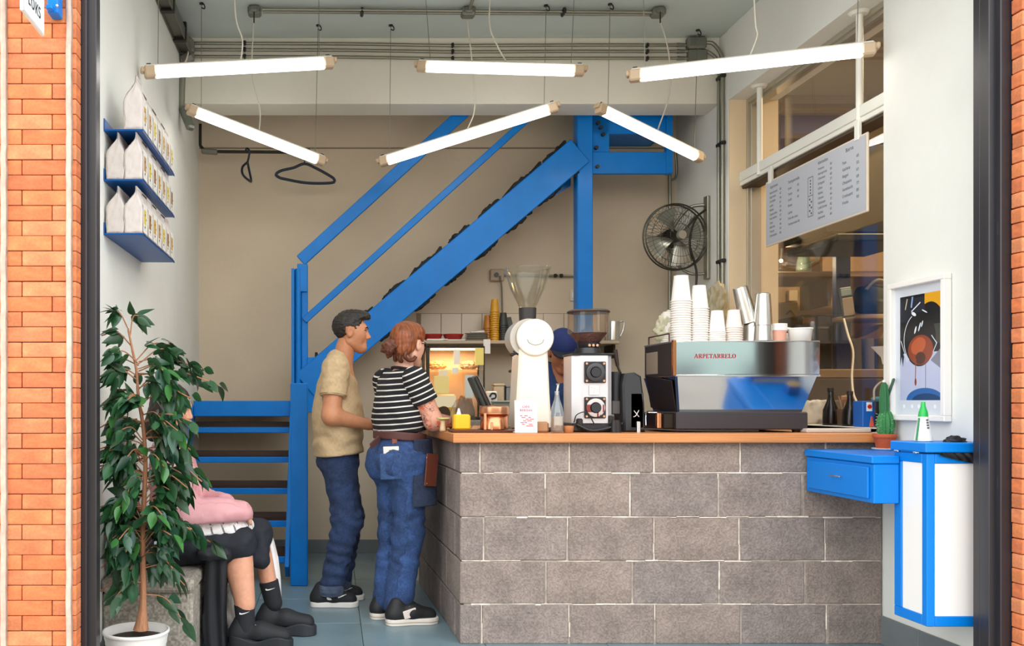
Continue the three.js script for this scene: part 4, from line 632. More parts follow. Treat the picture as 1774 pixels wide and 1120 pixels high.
// espresso machine
const MD = 4.62, ME = on(1290, MD), mk = mpp(MD);
{
  const o = thing('espresso_machine', 'large steel espresso machine carrying the paper cups', 'machine', ME);
  const X = (px) => (px - 1290) * mk, Y = (py) => EYE - (py - VPY) * mk - Yc, dep = 0.45;
  mesh('base', merge([bx(X(1172), X(1400), Y(745), Y(714), -dep, 0, 0.006)]), mat(0x352f31, 0.45), o);
  for (const [x, z] of [[1186, -0.04], [1386, -0.04], [1186, -dep + 0.04], [1386, -dep + 0.04]]) mesh('foot', cyl(0.018, 0.022, Y(745) - 0.0005, 16, X(x), 0, z), M.black, o);
  { // lower mirrored panel, leaning: narrower and set back at the foot
    const g = new THREE.BufferGeometry(), a = [X(1180), Y(715), -0.03], b = [X(1394), Y(715), -0.03], c = [X(1412), Y(652), 0.018], e = [X(1168), Y(652), 0.018], q = [[X(1180), Y(715), -dep + 0.05], [X(1394), Y(715), -dep + 0.05], [X(1412), Y(652), -dep], [X(1168), Y(652), -dep]];
    const f = [a, b, c, a, c, e, b, q[1], q[2], b, q[2], c, q[0], a, e, q[0], e, q[3], q[1], q[0], q[3], q[1], q[3], q[2]].flat(); g.setAttribute('position', new THREE.Float32BufferAttribute(f, 3)); g.computeVertexNormals(); boxUV(g); mesh('lower_panel', g, M.mirror, o);
    mesh('corner_strip', bar([X(1178), Y(714), -0.026], [X(1168), Y(652), 0.022], 0.014, 0.014, 0.004), mat(0x3a4a60, 0.25, { metalness: 0.8 }), o);
    mesh('side_panel', bar([X(1177), Y(714), -0.22], [X(1165), Y(653), -0.2], 0.006, 0.36, 0.002, V(0, 0, 1)), mat(0x1c1614, 0.45), o);
  }
  mesh('upper_panel', bx(X(1166), X(1417), Y(650), Y(592), -dep + 0.04, 0.022, 0.004), M.mirror, o);
  mesh('left_edge', bx(X(1163), X(1168), Y(652), Y(590), 0.0, 0.03, 0.002), mat(0xb07a52, 0.2, { metalness: 1 }), o);
  mesh('lower_rim', bx(X(1166), X(1417), Y(653), Y(650), -dep + 0.04, 0.026, 0.001), M.chrome, o);
  mesh('top_tray', merge([bx(X(1164), X(1417), Y(594), Y(591), -dep + 0.04, 0.02, 0.001)]), M.brushed, o);
  mesh('side_plate', bx(X(1166) - 0.006, X(1166) - 0.001, Y(651), Y(594), -dep + 0.05, 0.0, 0.002), mat(0x24201e, 0.45), o);
  mesh('painted_side_pane', bx(X(1166) - 0.009, X(1166) - 0.006, Y(646), Y(606), -dep + 0.08, -0.2, 0.002), mat(0x9a8d7c, 0.3), o);  // opaque pane; the light seen in it is put into the pale colour
  const dt = thing; mesh('drip_tray', merge([bx(X(1152), X(1174), Y(744), Y(716), -dep + 0.1, -0.03, 0.006)]), mat(0x2a2119, 0.3, { metalness: 0.5 }), o);
  mesh('copper_cup', cyl(0.016, 0.016, 0.075, 16, X(1145), Y(742), -0.03), M.copper, o);
  mesh('steam_wand', tube([[X(1150), Y(716), -0.1], [X(1134), Y(716), -0.1], [X(1128), Y(722), -0.08], [X(1127), Y(738), -0.07]], 0.005, 40, 8), M.chrome, o);
  mesh('cable', tube([[X(1108), Y(746) + 0.004, -0.02], [X(1130), Y(744), -0.01], [X(1172), Y(747) + 0.003, 0.02], [X(1240), Y(748) + 0.003, 0.03], [X(1310), Y(748) + 0.003, 0.025]], 0.004, 60, 6), M.black, o);
  const badge = canvasTex(1024, 128, (g, w, h) => { g.clearRect(0, 0, w, h); g.fillStyle = '#a81020'; g.strokeStyle = '#a81020'; g.lineWidth = 5; g.strokeText; g.font = 'bold 118px serif'; g.textBaseline = 'middle'; g.fillText('ARPETARRELO', 8, 66, w - 16); });
  const bp = new THREE.PlaneGeometry(82 * mk, 11 * mk); bp.translate(X(1240), Y(617.5), 0.0235); const bm = mat(0xffffff, 0.5, { map: badge, transparent: true, alphaTest: 0.4 }); mesh('lettering', bp, bm, o);
}
{ // things on top of the machine: every cup a thing
  const topY = EYE - (591 - VPY) * mk + 0.0012, cupM = mat(0xf2ebe2, 0.7), cupPink = mat(0xefe0d4, 0.7);
  const cupG = (r, h) => lathe([[r * 0.72, 0], [r * 0.7, 0.0], [r * 0.98, h - 0.004], [r * 1.08, h - 0.005], [r * 1.08, h - 0.001], [r * 1.0, h], [r * 0.95, h - 0.002], [r * 0.66, 0.006], [0.001, 0.006], [0.001, 0.002], [r * 0.66, 0.002], [r * 0.7, 0]], 28);
  const stack = (px, d, n, r, h, step, m, name, labTop, labRest, grp) => { // upside down, one over the other
    const g = cupG(r, h); g.rotateX(Math.PI); g.translate(0, h, 0); const x = (px - VPX) * d / FOCAL;
    for (let i = 0; i < n; i++) single(name, i === n - 1 ? labTop : labRest, 'cup', g, m, [x + R(-0.0006, 0.0006), topY + i * step, -d], R(0, 6), grp);
  };
  stack(1180, 4.72, 18, 0.050, 0.135, 0.0122, cupM, 'paper_cup', 'topmost white paper cup of the tallest stack', 'white paper cup nested in the tallest stack', 'cups of the tallest stack');
  stack(1211, 4.72, 15, 0.046, 0.122, 0.0121, cupM, 'paper_cup', 'topmost white paper cup of the second tallest stack', 'white paper cup nested in the second tallest stack', 'cups of the second tallest stack');
  stack(1242, 4.70, 6, 0.042, 0.112, 0.0095, cupM, 'paper_cup', 'topmost small paper cup of the left short stack', 'small paper cup nested in the left short stack', 'cups of the left short stack');
  stack(1271, 4.70, 7, 0.041, 0.094, 0.0115, cupPink, 'paper_cup', 'topmost small paper cup of the short stack by the tumblers', 'small paper cup nested in the short stack by the tumblers', 'cups of the short stack by the tumblers');
  stack(1158, 4.95, 7, 0.04, 0.115, 0.0105, cupM, 'paper_cup', 'topmost paper cup of the stack half hidden behind the tallest', 'paper cup nested in the stack half hidden behind the tallest', 'cups of the half hidden stack');
  const tb = (px, d, y, tilt, lab, h = 0.17, r = 0.046) => { const g = lathe([[0.001, h], [r * 0.74, h], [r * 0.78, h - 0.006], [r * 0.9, h * 0.5], [r, 0.004], [r * 1.03, 0.003], [r * 1.03, 0], [r * 0.95, 0], [0.7 * r, h - 0.01], [0.001, h - 0.01]], 32); g.rotateZ(tilt); return single('steel_tumbler', lab, 'tumbler', g, M.steel, [(px - VPX) * d / FOCAL, topY + y, -d], 0, 'steel tumblers on the machine'); };
  tb(1303, 4.72, 0.001, 0, 'upright lower steel tumbler under the leaning one', 0.155); tb(1298, 4.72, 0.10, 0.26, 'steel tumbler leaning at the top of its stack', 0.19); 
  tb(1322, 4.66, 0.001, 0, 'lower steel tumbler of the straight stack', 0.15, 0.047); tb(1322, 4.66, 0.08, 0, 'steel tumbler on top of the straight stack', 0.165, 0.044);
  const ps = thing('sauce_cup', 'pink paper tub with white lid on the machine', 'cup', [(1348 - VPX) * 4.68 / FOCAL, topY, -4.68]); mesh('tub', cyl(0.036, 0.04, 0.055, 28), mat(0xe0a48c, 0.6), ps); mesh('lid', cyl(0.043, 0.043, 0.035, 28, 0, 0.055, 0), M.paper, ps);
  single('white_tub', 'round white tub at the right end of the machine', 'tub', lathe([[0.001, 0], [0.05, 0], [0.058, 0.058], [0.062, 0.06], [0.06, 0.066], [0.001, 0.07]], 32), M.plasticWhite, [(1386 - VPX) * 4.66 / FOCAL, topY, -4.66]);
  single('napkin_pack', 'white paper napkins lying between the tubs', 'napkins', merge([bx(-0.045, 0.05, 0, 0.05, -0.05, 0.05, 0.006), tr(bev(0.1, 0.02, 0.1, 0.008), 0.0, 0.068, 0, 0, 0.2, -0.1)]), M.paper, [(1364 - VPX) * 4.82 / FOCAL, topY, -4.82]);
  { const c = bevBlob(0.15, 0.19, 0.12, 5); single('cloth_bag', 'crumpled translucent bag of lids behind the cup stacks', 'bag', c, mat(0xc9c3a4, 0.5), [(1156 - VPX) * 5.0 / FOCAL, topY + 0.001, -4.97]); }
  { const c = bevBlob(0.14, 0.3, 0.1, 9); const o = thing('hanging_bag', 'crumpled clear bag hanging at the window jamb', 'bag', [(1243 - VPX) * 6.2 / FOCAL, 1.72, -6.2]); mesh('body', c, phys(0xb8ad8a, 0.4, { transmission: 0.25, thickness: 0 }), o); }
  single('side_rail', 'dark rail along the left side of the machine top', 'rail', merge([pipe([0, 0.0, 0], [0, 0.04, 0], 0.004), pipe([0, 0.04, 0], [0, 0.04, 0.3], 0.004), pipe([0, 0, 0.3], [0, 0.04, 0.3], 0.004)]), mat(0x4a2f26, 0.5), [ME.x + (1167 - 1290) * mk, topY, -4.98]);
}
function bevBlob(w, h, d, seed, amp = 1) { const g = mergeVertices((() => { const q = new THREE.IcosahedronGeometry(0.5, 12); q.deleteAttribute('normal'); q.deleteAttribute('uv'); return q; })()), p = g.attributes.position; for (let i = 0; i < p.count; i++) { const x = p.getX(i), y = p.getY(i), z = p.getZ(i), k = 1 + amp * (0.16 * n3(x * 4 + seed, y * 4, z * 4) + 0.07 * n3(x * 11 + seed, y * 11, z * 11) + 0.04 * Math.abs(n3(x * 20, y * 6 + seed, z * 20))); p.setXYZ(i, x * k * w, Math.max(-0.42, y * k) * h + 0.42 * h, z * k * d); } g.computeVertexNormals(); return boxUV(g); }
{ // small things along the front edge
  const card = canvasTex(256, 384, (g, w, h) => { g.fillStyle = '#f3eeee'; g.fillRect(0, 0, w, h); g.fillStyle = '#ccd4df'; g.fillRect(20, 26, 216, 300); g.fillStyle = '#b8382e'; g.font = 'bold 40px sans-serif'; g.textAlign = 'center'; g.fillText('CAFE', 128, 80); g.font = 'bold 40px sans-serif'; g.fillText('BEBIDAS', 128, 125); g.fillStyle = '#f3eeee'; g.fillRect(20, 145, 216, 12); g.fillStyle = '#c8645a'; for (let i = 0; i < 14; i++) g.fillRect(50 + (i * 53) % 140, 175 + Math.floor(i / 2) * 22, 30 + (i * 17) % 30, 13); });
  const m = thing('menu_card', 'white framed menu card standing on the counter', 'card', on(911, 4.53)); mesh('holder', tr(bev(0.112, 0.162, 0.008, 0.002), 0, 0.081, 0, -0.06), M.plasticWhite, m); const pl = new THREE.PlaneGeometry(0.098, 0.148); pl.rotateX(-0.06); pl.translate(0, 0.0815, 0.0052); mesh('print', pl, mat(0xffffff, 0.5, { map: card }), m); mesh('foot', tr(bev(0.11, 0.006, 0.06, 0.002), 0, 0.003, -0.025), M.plasticWhite, m);
  const gl = phys(0xf4f7f7, 0.03, { transmission: 0.92, thickness: 0, ior: 1.45 });
  const b = thing('syrup_bottle', 'clear glass bottle with a pour spout on the counter', 'bottle', on(965, 4.56)); mesh('glass', lathe([[0.001, 0.004], [0.03, 0.004], [0.033, 0.01], [0.033, 0.09], [0.026, 0.13], [0.014, 0.165], [0.011, 0.19], [0.008, 0.19], [0.011, 0.163], [0.023, 0.128], [0.03, 0.09], [0.03, 0.012], [0.001, 0.008]], 28), gl, b); mesh('syrup', lathe([[0.001, 0.01], [0.028, 0.012], [0.0285, 0.075], [0.001, 0.075]], 28), phys(0xc98f55, 0.1, { transmission: 0.5, thickness: 0 }), b); mesh('label', new THREE.CylinderGeometry(0.0335, 0.0335, 0.045, 20, 1, true, -0.7, 1.4).translate(0, 0.06, 0), mat(0xb0a598, 0.6), b); mesh('spout', merge([cyl(0.009, 0.011, 0.02, 16, 0, 0.188, 0), pipe([0, 0.205, 0], [0.006, 0.24, 0], 0.005), tr(bev(0.016, 0.008, 0.012, 0.003), 0.004, 0.243, 0)]), M.chrome, b);
  single('wooden_cup', 'small wooden cup between the bottle and silver grinder', 'cup', lathe([[0.001, 0], [0.022, 0], [0.026, 0.035], [0.023, 0.035], [0.02, 0.005], [0.001, 0.005]], 24), mat(0xb5774a, 0.6), on(985, 4.56));
  single('brown_pouch', 'brown paper pouch standing under the white grinder', 'pouch', merge([bx(-0.035, 0.035, 0, 0.055, -0.02, 0.02, 0.01)]), mat(0xa77a55, 0.7), on(938, 4.58));
  // copper canister
  const c = thing('copper_canister', 'round copper canister with a clasp on the counter', 'canister', on(856, 4.66).add(V(0, 0.0125, 0))); mesh('body', lathe([[0.001, 0], [0.069, 0], [0.07, 0.004], [0.07, 0.08], [0.001, 0.08]], 40), M.copper, c); mesh('lid', lathe([[0.07, 0.082], [0.074, 0.084], [0.074, 0.114], [0.07, 0.122], [0.001, 0.124]], 40), mat(0xc9926e, 0.3, { metalness: 0.9 }), c); mesh('rim', lathe([[0.07, 0.078], [0.077, 0.078], [0.077, 0.085], [0.07, 0.085]], 40), M.copper, c); mesh('clasp', merge([bx(-0.062, -0.048, 0.0, 0.085, 0.05, 0.06, 0.002), bx(-0.03, -0.018, 0.0, 0.04, 0.065, 0.074, 0.002)]), mat(0xe2b48e, 0.3, { metalness: 0.8 }), c);
  single('saucer', 'small pale dish behind the copper canister', 'dish', lathe([[0.001, 0], [0.03, 0], [0.045, 0.012], [0.042, 0.013], [0.001, 0.004]], 28), mat(0xc9c4bd, 0.5), on(884, 4.64));
  // napkin box of yellow paper with a clear bag
  const n = thing('napkin_holder', 'bright yellow napkin holder on a dark red tray', 'holder', on(800, 4.66).add(V(0, 0.0125, 0))); mesh('box', bx(-0.045, 0.04, 0.0, 0.078, -0.035, 0.035, 0.008), mat(0xf0b417, 0.5), n); mesh('tissue', prism([[-0.012, 0], [0.012, 0], [0.004, 0.03], [-0.002, 0.034]], 0.02, 0.002).translate(-0.016, 0.076, -0.01), M.paper, n); single('serving_tray', 'dark red tray under the napkins and copper canister', 'tray', bx(-0.06, 0.27, 0.0, 0.012, -0.09, 0.08, 0.004), mat(0x5d2a18, 0.5), on(800, 4.66));
  single('clear_bag', 'clear plastic bag standing behind the yellow napkin holder', 'bag', bevBlob(0.13, 0.19, 0.09, 3, 0.45), phys(0xeef0ee, 0.08, { transmission: 0.97, thickness: 0, ior: 1.2 }), on(802, 4.9));
  const st = thing('egg_stand', 'small cream stand with a yellow dish beside the elbow', 'stand', on(767, 4.78)); mesh('stem', lathe([[0.001, 0], [0.02, 0], [0.016, 0.01], [0.012, 0.045], [0.018, 0.06], [0.001, 0.06]], 24), mat(0xd9b98e, 0.5), st); mesh('dish', lathe([[0.001, 0.06], [0.03, 0.062], [0.036, 0.072], [0.001, 0.07]], 24), mat(0xe7dc8a, 0.5), st);
  const tm = thing('round_mirror', 'small round brown disc on a stand near the elbow', 'disc', on(768, 5.05)); { const g = cyl(0.045, 0.045, 0.006, 32); g.rotateX(Math.PI / 2); g.rotateY(0.5); g.translate(0, 0.085, 0); mesh('disc', g, mat(0x4b3b2e, 0.3), tm); mesh('foot', merge([cyl(0.02, 0.015, 0.01, 20), pipe([0, 0.008, 0], [0, 0.05, 0], 0.004)]), M.darkmetal, tm); }
  // tablet till leaning
  const t = thing('till_screen', 'black tablet till leaning back on its stand', 'tablet', on(846, 4.86)); mesh('screen', merge([bar([-0.085, 0.285, 0.02], [0.02, 0.06, 0.02], 0.19, 0.018, 0.004)]), mat(0x2a2524, 0.3), t); mesh('rear_shell', bar([-0.098, 0.285, 0.02], [-0.03, 0.13, 0.02], 0.15, 0.02, 0.006), mat(0x3d4541, 0.45), t); mesh('stand', merge([bar([-0.06, 0.18, 0.02], [-0.005, 0.01, 0.02], 0.06, 0.014, 0.003), tr(bev(0.14, 0.012, 0.14, 0.004), 0.02, 0.006, 0.02)]), M.black, t);
  mesh('bezel', bar([-0.076, 0.292, 0.02], [0.03, 0.064, 0.02], 0.2, 0.003, 0.001), mat(0x8c8078, 0.4), t);
}
// ------------------------------------------------------------------ back counter, display case, shelf on the back wall
const zw = 7.19;
{
  const tiles = thing('tile_splashback', 'band of cream wall tiles above the display case', 'tiles', [0, 0, 0]), tm = mat(0xd6c6b0, 0.3);
  mesh('grout', bx(P(722, 0, zw).x, P(1055, 0, zw).x, P(0, 592, zw).y, P(0, 543, zw).y, ZB + 0.0, ZB + 0.006, 0), mat(0x9c8a72, 0.9), tiles);
  for (let i = 0; i < 9; i++) { const a = P(729 + i * 35.5, 0, zw).x, b = P(763.5 + i * 35.5, 0, zw).x; mesh('tile', bx(a, b, P(0, 592, zw).y, P(0, 544, zw).y, ZB + 0.002, ZB + 0.011, 0.002), tm, tiles); }
  const sh = thing('wall_shelf', 'long shelf on the back wall under the cream tiles', 'shelf', [0, 0, 0]); const yS = P(0, 590, 6.85).y;
  mesh('board', bx(P(728, 0, 6.85).x, P(1074, 0, 6.85).x, yS - 0.025, yS, ZB + 0.012, -6.86, 0.003), mat(0xb8a48a, 0.5), sh);
  mesh('hanging_label', bx(P(838, 0, 6.84).x, P(850, 0, 6.84).x, P(0, 613, 6.84).y, P(0, 588, 6.84).y, -6.858, -6.852, 0.001), M.paper, sh);
  for (const x of [735, 1066]) mesh('bracket', bx(P(x, 0, 6.9).x, P(x + 4, 0, 6.9).x, yS - 0.13, yS - 0.025, ZB + 0.012, -6.95, 0.003), M.darkmetal, sh);
  const put = (px, d = 7.0) => V((px - VPX) * d / FOCAL, yS + 0.0006, -d);
  const bowlG = lathe([[0.001, 0], [0.05, 0], [0.075, 0.045], [0.08, 0.055], [0.074, 0.055], [0.045, 0.008], [0.001, 0.008]], 28), bowlM = mat(0xa3221a, 0.35);
  single('red_bowl', 'red bowl on the shelf beside the ginger hair', 'bowl', bowlG, bowlM, put(749), 0, 'red bowls'); single('red_bowl', 'red bowl in the middle of the tiled shelf', 'bowl', bowlG, bowlM, put(785), 0, 'red bowls');
  single('paper_sheaf', 'loose papers hanging over the shelf edge', 'papers', merge([bx(-0.14, 0.02, 0, 0.012, -0.06, 0.06, 0.003), bx(-0.02, 0.15, 0, 0.008, -0.055, 0.06, 0.003)]), M.paper, put(770, 6.93));
  const pl = lathe([[0.001, 0], [0.06, 0], [0.088, 0.012], [0.085, 0.014], [0.055, 0.004], [0.001, 0.004]], 28), pm = mat(0xb9b7ab, 0.35);
  for (let i = 0; i < 4; i++) { const q = put(825); q.y += i * 0.016; single('grey_plate', i === 3 ? 'topmost grey plate of the stack on the shelf' : 'grey plate in the stack on the shelf', 'plate', pl, pm, q, 0, 'grey plates on the shelf'); }
  { const q = put(828); q.y += 0.064; single('tongs', 'steel tongs lying on the plate stack', 'tongs', merge([bar([-0.06, 0.008, 0], [0.05, 0.02, 0], 0.012, 0.008, 0.002), bar([-0.06, 0.008, 0.02], [0.05, 0.008, 0.03], 0.012, 0.008, 0.002)]), M.steel, q); }
  const yc = lathe([[0.0385, 0.097], [0.0385, 0.1], [0.035, 0.1], [0.035, 0.094], [0.024, 0], [0.001, 0], [0.001, 0.004], [0.022, 0.004], [0.032, 0.1]].map(([r, y]) => [r, 0.1 - y]), 24), ym = mat(0xd79a1c, 0.4, {}), om = mat(0xb9741a, 0.4);
  for (let i = 0; i < 14; i++) { const q = put(857); q.y += i * 0.0172; single('yellow_cup', i === 13 ? 'topmost yellow cup of the tall stack on the shelf' : 'yellow cup nested in the tall stack on the shelf', 'cup', yc, ym, q, 0, 'yellow cups in the tall stack'); }
  for (let i = 0; i < 7; i++) { const q = put(845, 7.04); q.y += i * 0.0172; single('amber_cup', i === 6 ? 'topmost amber cup of the short stack on the shelf' : 'amber cup nested in the short stack on the shelf', 'cup', yc, om, q, 0, 'amber cups in the short stack'); }
  const dark = mat(0x33352f, 0.5); for (let i = 0; i < 8; i++) { const q = put(872); q.y += i * 0.0172; single('dark_cup', i === 7 ? 'topmost dark grey cup of its stack on the shelf' : 'dark grey cup nested in its stack on the shelf', 'cup', yc, dark, q, 0, 'dark cups on the shelf'); }
  single('slate_board', 'dark slate board leaning beside the cups', 'board', bar([0, 0, 0], [-0.03, 0.19, -0.06], 0.06, 0.012, 0.003, V(0, 0, 1)), mat(0x4f4d44, 0.6), put(888));
  const mug = thing('steel_pitcher', 'polished steel milk pitcher at the end of the shelf', 'pitcher', put(1062, 6.98)); mesh('body', lathe([[0.001, 0], [0.05, 0], [0.054, 0.01], [0.052, 0.1], [0.05, 0.15], [0.047, 0.15], [0.048, 0.01], [0.001, 0.006]], 32), M.steel, mug); mesh('handle', tube([[0.048, 0.145, 0], [0.075, 0.155, 0], [0.085, 0.135, 0], [0.075, 0.08, 0], [0.05, 0.03, 0]], 0.007, 40, 8), M.steel, mug);
  single('steel_jar', 'small steel jar beside the pitcher behind the hopper', 'jar', cyl(0.045, 0.045, 0.12, 28), M.brushed, put(1018, 6.98)); 
}
{ // glass display case with a warm lamp
  const d0 = 6.35, o = thing('display_case', 'lit glass pastry case on the back counter', 'case', [0, 0, 0]), at = (x, y, d = d0) => P(x, y, d), fr = mat(0x2d2a24, 0.4, { metalness: 0.5 });
  const x0 = at(738, 0).x, x1 = at(840, 0).x, y0 = at(0, 728).y, y1 = at(0, 600).y, z0 = -6.62, z1 = -d0;
  mesh('frame', merge([bx(x0, x0 + 0.025, y0, y1, z1 - 0.02, z1, 0.003), bx(x1 - 0.01, x1, y0, y1, z1 - 0.02, z1, 0.003), bx(x0, x1, y1 - 0.012, y1, z0, z1, 0.003), bx(x0, x1, y0, y0 + 0.02, z0, z1, 0.003), bx(x0, x0 + 0.02, y0, y1, z0, z0 + 0.02, 0.003), bx(x1 - 0.01, x1, y0, y1, z0, z0 + 0.02, 0.003)]), fr, o);
  mesh('back_panel', bx(x0 + 0.005, x1 - 0.002, y0 + 0.02, y1 - 0.012, z0 - 0.006, z0, 0), mat(0xe6bd92, 0.7), o);
  mesh('pane', bx(x0 + 0.025, x1 - 0.01, y0 + 0.02, y1 - 0.012, z1 - 0.012, z1 - 0.008, 0), M.glass, o);
  const yM = at(0, 640).y; mesh('middle_shelf', bx(x0 + 0.01, x1 - 0.005, yM - 0.006, yM, z0 + 0.01, z1 - 0.03, 0.001), phys(0xf2ead8, 0.05, { transmission: 0.95, thickness: 0 }), o);
  mesh('lamp_strip', bx(x0 + 0.04, x1 - 0.03, y1 - 0.024, y1 - 0.013, z1 - 0.09, z1 - 0.06, 0.002), mat(0xffffff, 0.5, { emissive: hex('#ffd9a0'), emissiveIntensity: 4 }), o);
  const l = new THREE.RectAreaLight(0xffdcb0, 100, x1 - x0 - 0.08, 0.03); l.position.set((x0 + x1) / 2, y1 - 0.026, z1 - 0.075); l.rotation.x = -Math.PI / 2; o.add(l);
  for (const [a, b, c, e, col] of [[786, 797, 606, 632, 0xf6ead6], [823, 838, 603, 633, 0xf0dc7a], [783, 794, 637, 648, 0xf1ead9], [806, 820, 650, 690, 0xc9d2cb], [752, 778, 652, 682, 0xf0dc8e], [750, 790, 686, 706, 0xf3e6c0], [760, 776, 641, 652, 0xf4e4bc]]) mesh('price_card', bx(at(a, 0).x, at(b, 0).x, at(0, e).y, at(0, c).y, z1 - 0.004, z1 + 0.0, 0.0008), mat(col, 0.8), o);
  const pas = (name, lab, cat, g, m, px, y, d) => single(name, lab, cat, g, m, V((px - VPX) * d / FOCAL, y, -d));
  const loaf = bevBlob(0.12, 0.07, 0.08, 21), bm = mat(0xc98744, 0.7);
  pas('bread_roll', 'bread roll at the left of the upper case shelf', 'bread', loaf, bm, 758, yM + 0.001, 6.5); pas('bread_roll', 'bread roll at the right of the upper case shelf', 'bread', loaf, mat(0x8f6a4a, 0.7), 812, yM + 0.001, 6.5);
  const cake = thing('yellow_cake', 'pale yellow cake on the lower case shelf', 'cake', V((766 - VPX) * 6.55 / FOCAL, y0 + 0.0205, -6.5)); mesh('cake', cyl(0.09, 0.085, 0.14, 28), mat(0xe6c860, 0.6), cake); mesh('icing', cyl(0.087, 0.08, 0.02, 28, 0, 0.14, 0), mat(0xf2e3b4, 0.6), cake);
  pas('cake_stand', 'brown wrapped loaf on the lower case shelf', 'loaf', merge([prism([[-0.07, 0], [0.07, 0], [0.05, 0.13], [-0.02, 0.15]], 0.1, 0.01)]), mat(0x7b5c3c, 0.6), 802, y0 + 0.0205, 6.55).name = numbered('wrapped_loaf');
}
{ // back counter with appliances
  const yB = P(0, 728, 6.35).y, x0 = P(735, 0, 6.3).x;
  single('back_counter', 'grey counter along the back wall behind the bar', 'counter', merge([bx(x0, XR - 0.12, yB - 0.04, yB - 0.0006, -6.65, -6.25, 0.004), bx(x0 + 0.05, XR - 0.12, 0.0, yB - 0.04, -6.64, -6.32, 0.004)]), mat(0x8f8a7e, 0.6));
  const at = (px, d = 6.4) => V((px - VPX) * d / FOCAL, yB, -d);
  const g = thing('grey_bin', 'grey green box standing on the back counter', 'box', at(874, 6.36)); mesh('body', bx(-0.09, 0.12, 0, 0.12, -0.06, 0.06, 0.008), mat(0x8d9187, 0.5), g); mesh('lid', bx(-0.095, 0.125, 0.12, 0.135, -0.065, 0.065, 0.005), mat(0x9ea298, 0.5), g);
  const w = thing('water_dispenser', 'white dispenser with a black hook on the back counter', 'dispenser', at(851, 6.42)); mesh('body', bx(-0.035, 0.035, 0, 0.2, -0.05, 0.05, 0.008), M.plasticWhite, w); mesh('hook', tube([[-0.02, 0.16, 0.055], [-0.005, 0.185, 0.055], [0.02, 0.18, 0.055], [0.02, 0.155, 0.055], [-0.01, 0.145, 0.055]], 0.006, 30, 8), M.black, w);
  for (const [px, d, wd, h, y, c, lab] of [[864, 6.54, 0.07, 0.12, 0.0, 0xb9aa90, 'tan carton on the back counter behind the grey box'], [886, 6.54, 0.08, 0.11, 0.0, 0x7e858a, 'blue grey tin on the back counter by the white grinder']]) { const p = at(px, d); p.y += y; p.z -= 0.02; const q = single('storage_tin', lab, 'tin', merge([bx(-wd / 2, wd / 2, 0, h + 0.12, -0.05, 0.05, 0.006), bx(-wd / 2 - 0.004, wd / 2 + 0.004, h + 0.12, h + 0.135, -0.054, 0.054, 0.004)]), mat(c, 0.6), p); }
  const pn = thing('black_pan', 'black pan with an orange box under it by the white grinder', 'pan', at(905, 6.55)); mesh('stand', bx(-0.05, 0.05, 0, 0.3, -0.04, 0.04, 0.006), mat(0x5f4a35, 0.6), pn); mesh('box', bx(-0.04, 0.05, 0.3, 0.34, -0.04, 0.04, 0.004), mat(0xc07a3e, 0.6), pn); mesh('pan', bar([-0.09, 0.345, 0], [0.08, 0.365, 0], 0.12, 0.02, 0.006), M.black, pn);
  const gr = thing('fridge_leg', 'pale steel upright at the end of the block counter', 'post', P(721, 1000, 6.1).setY(0)); mesh('post', bx(-0.018, 0.018, 0, 0.9, -0.02, 0.02, 0.004), mat(0xcfcac0, 0.4), gr);
}
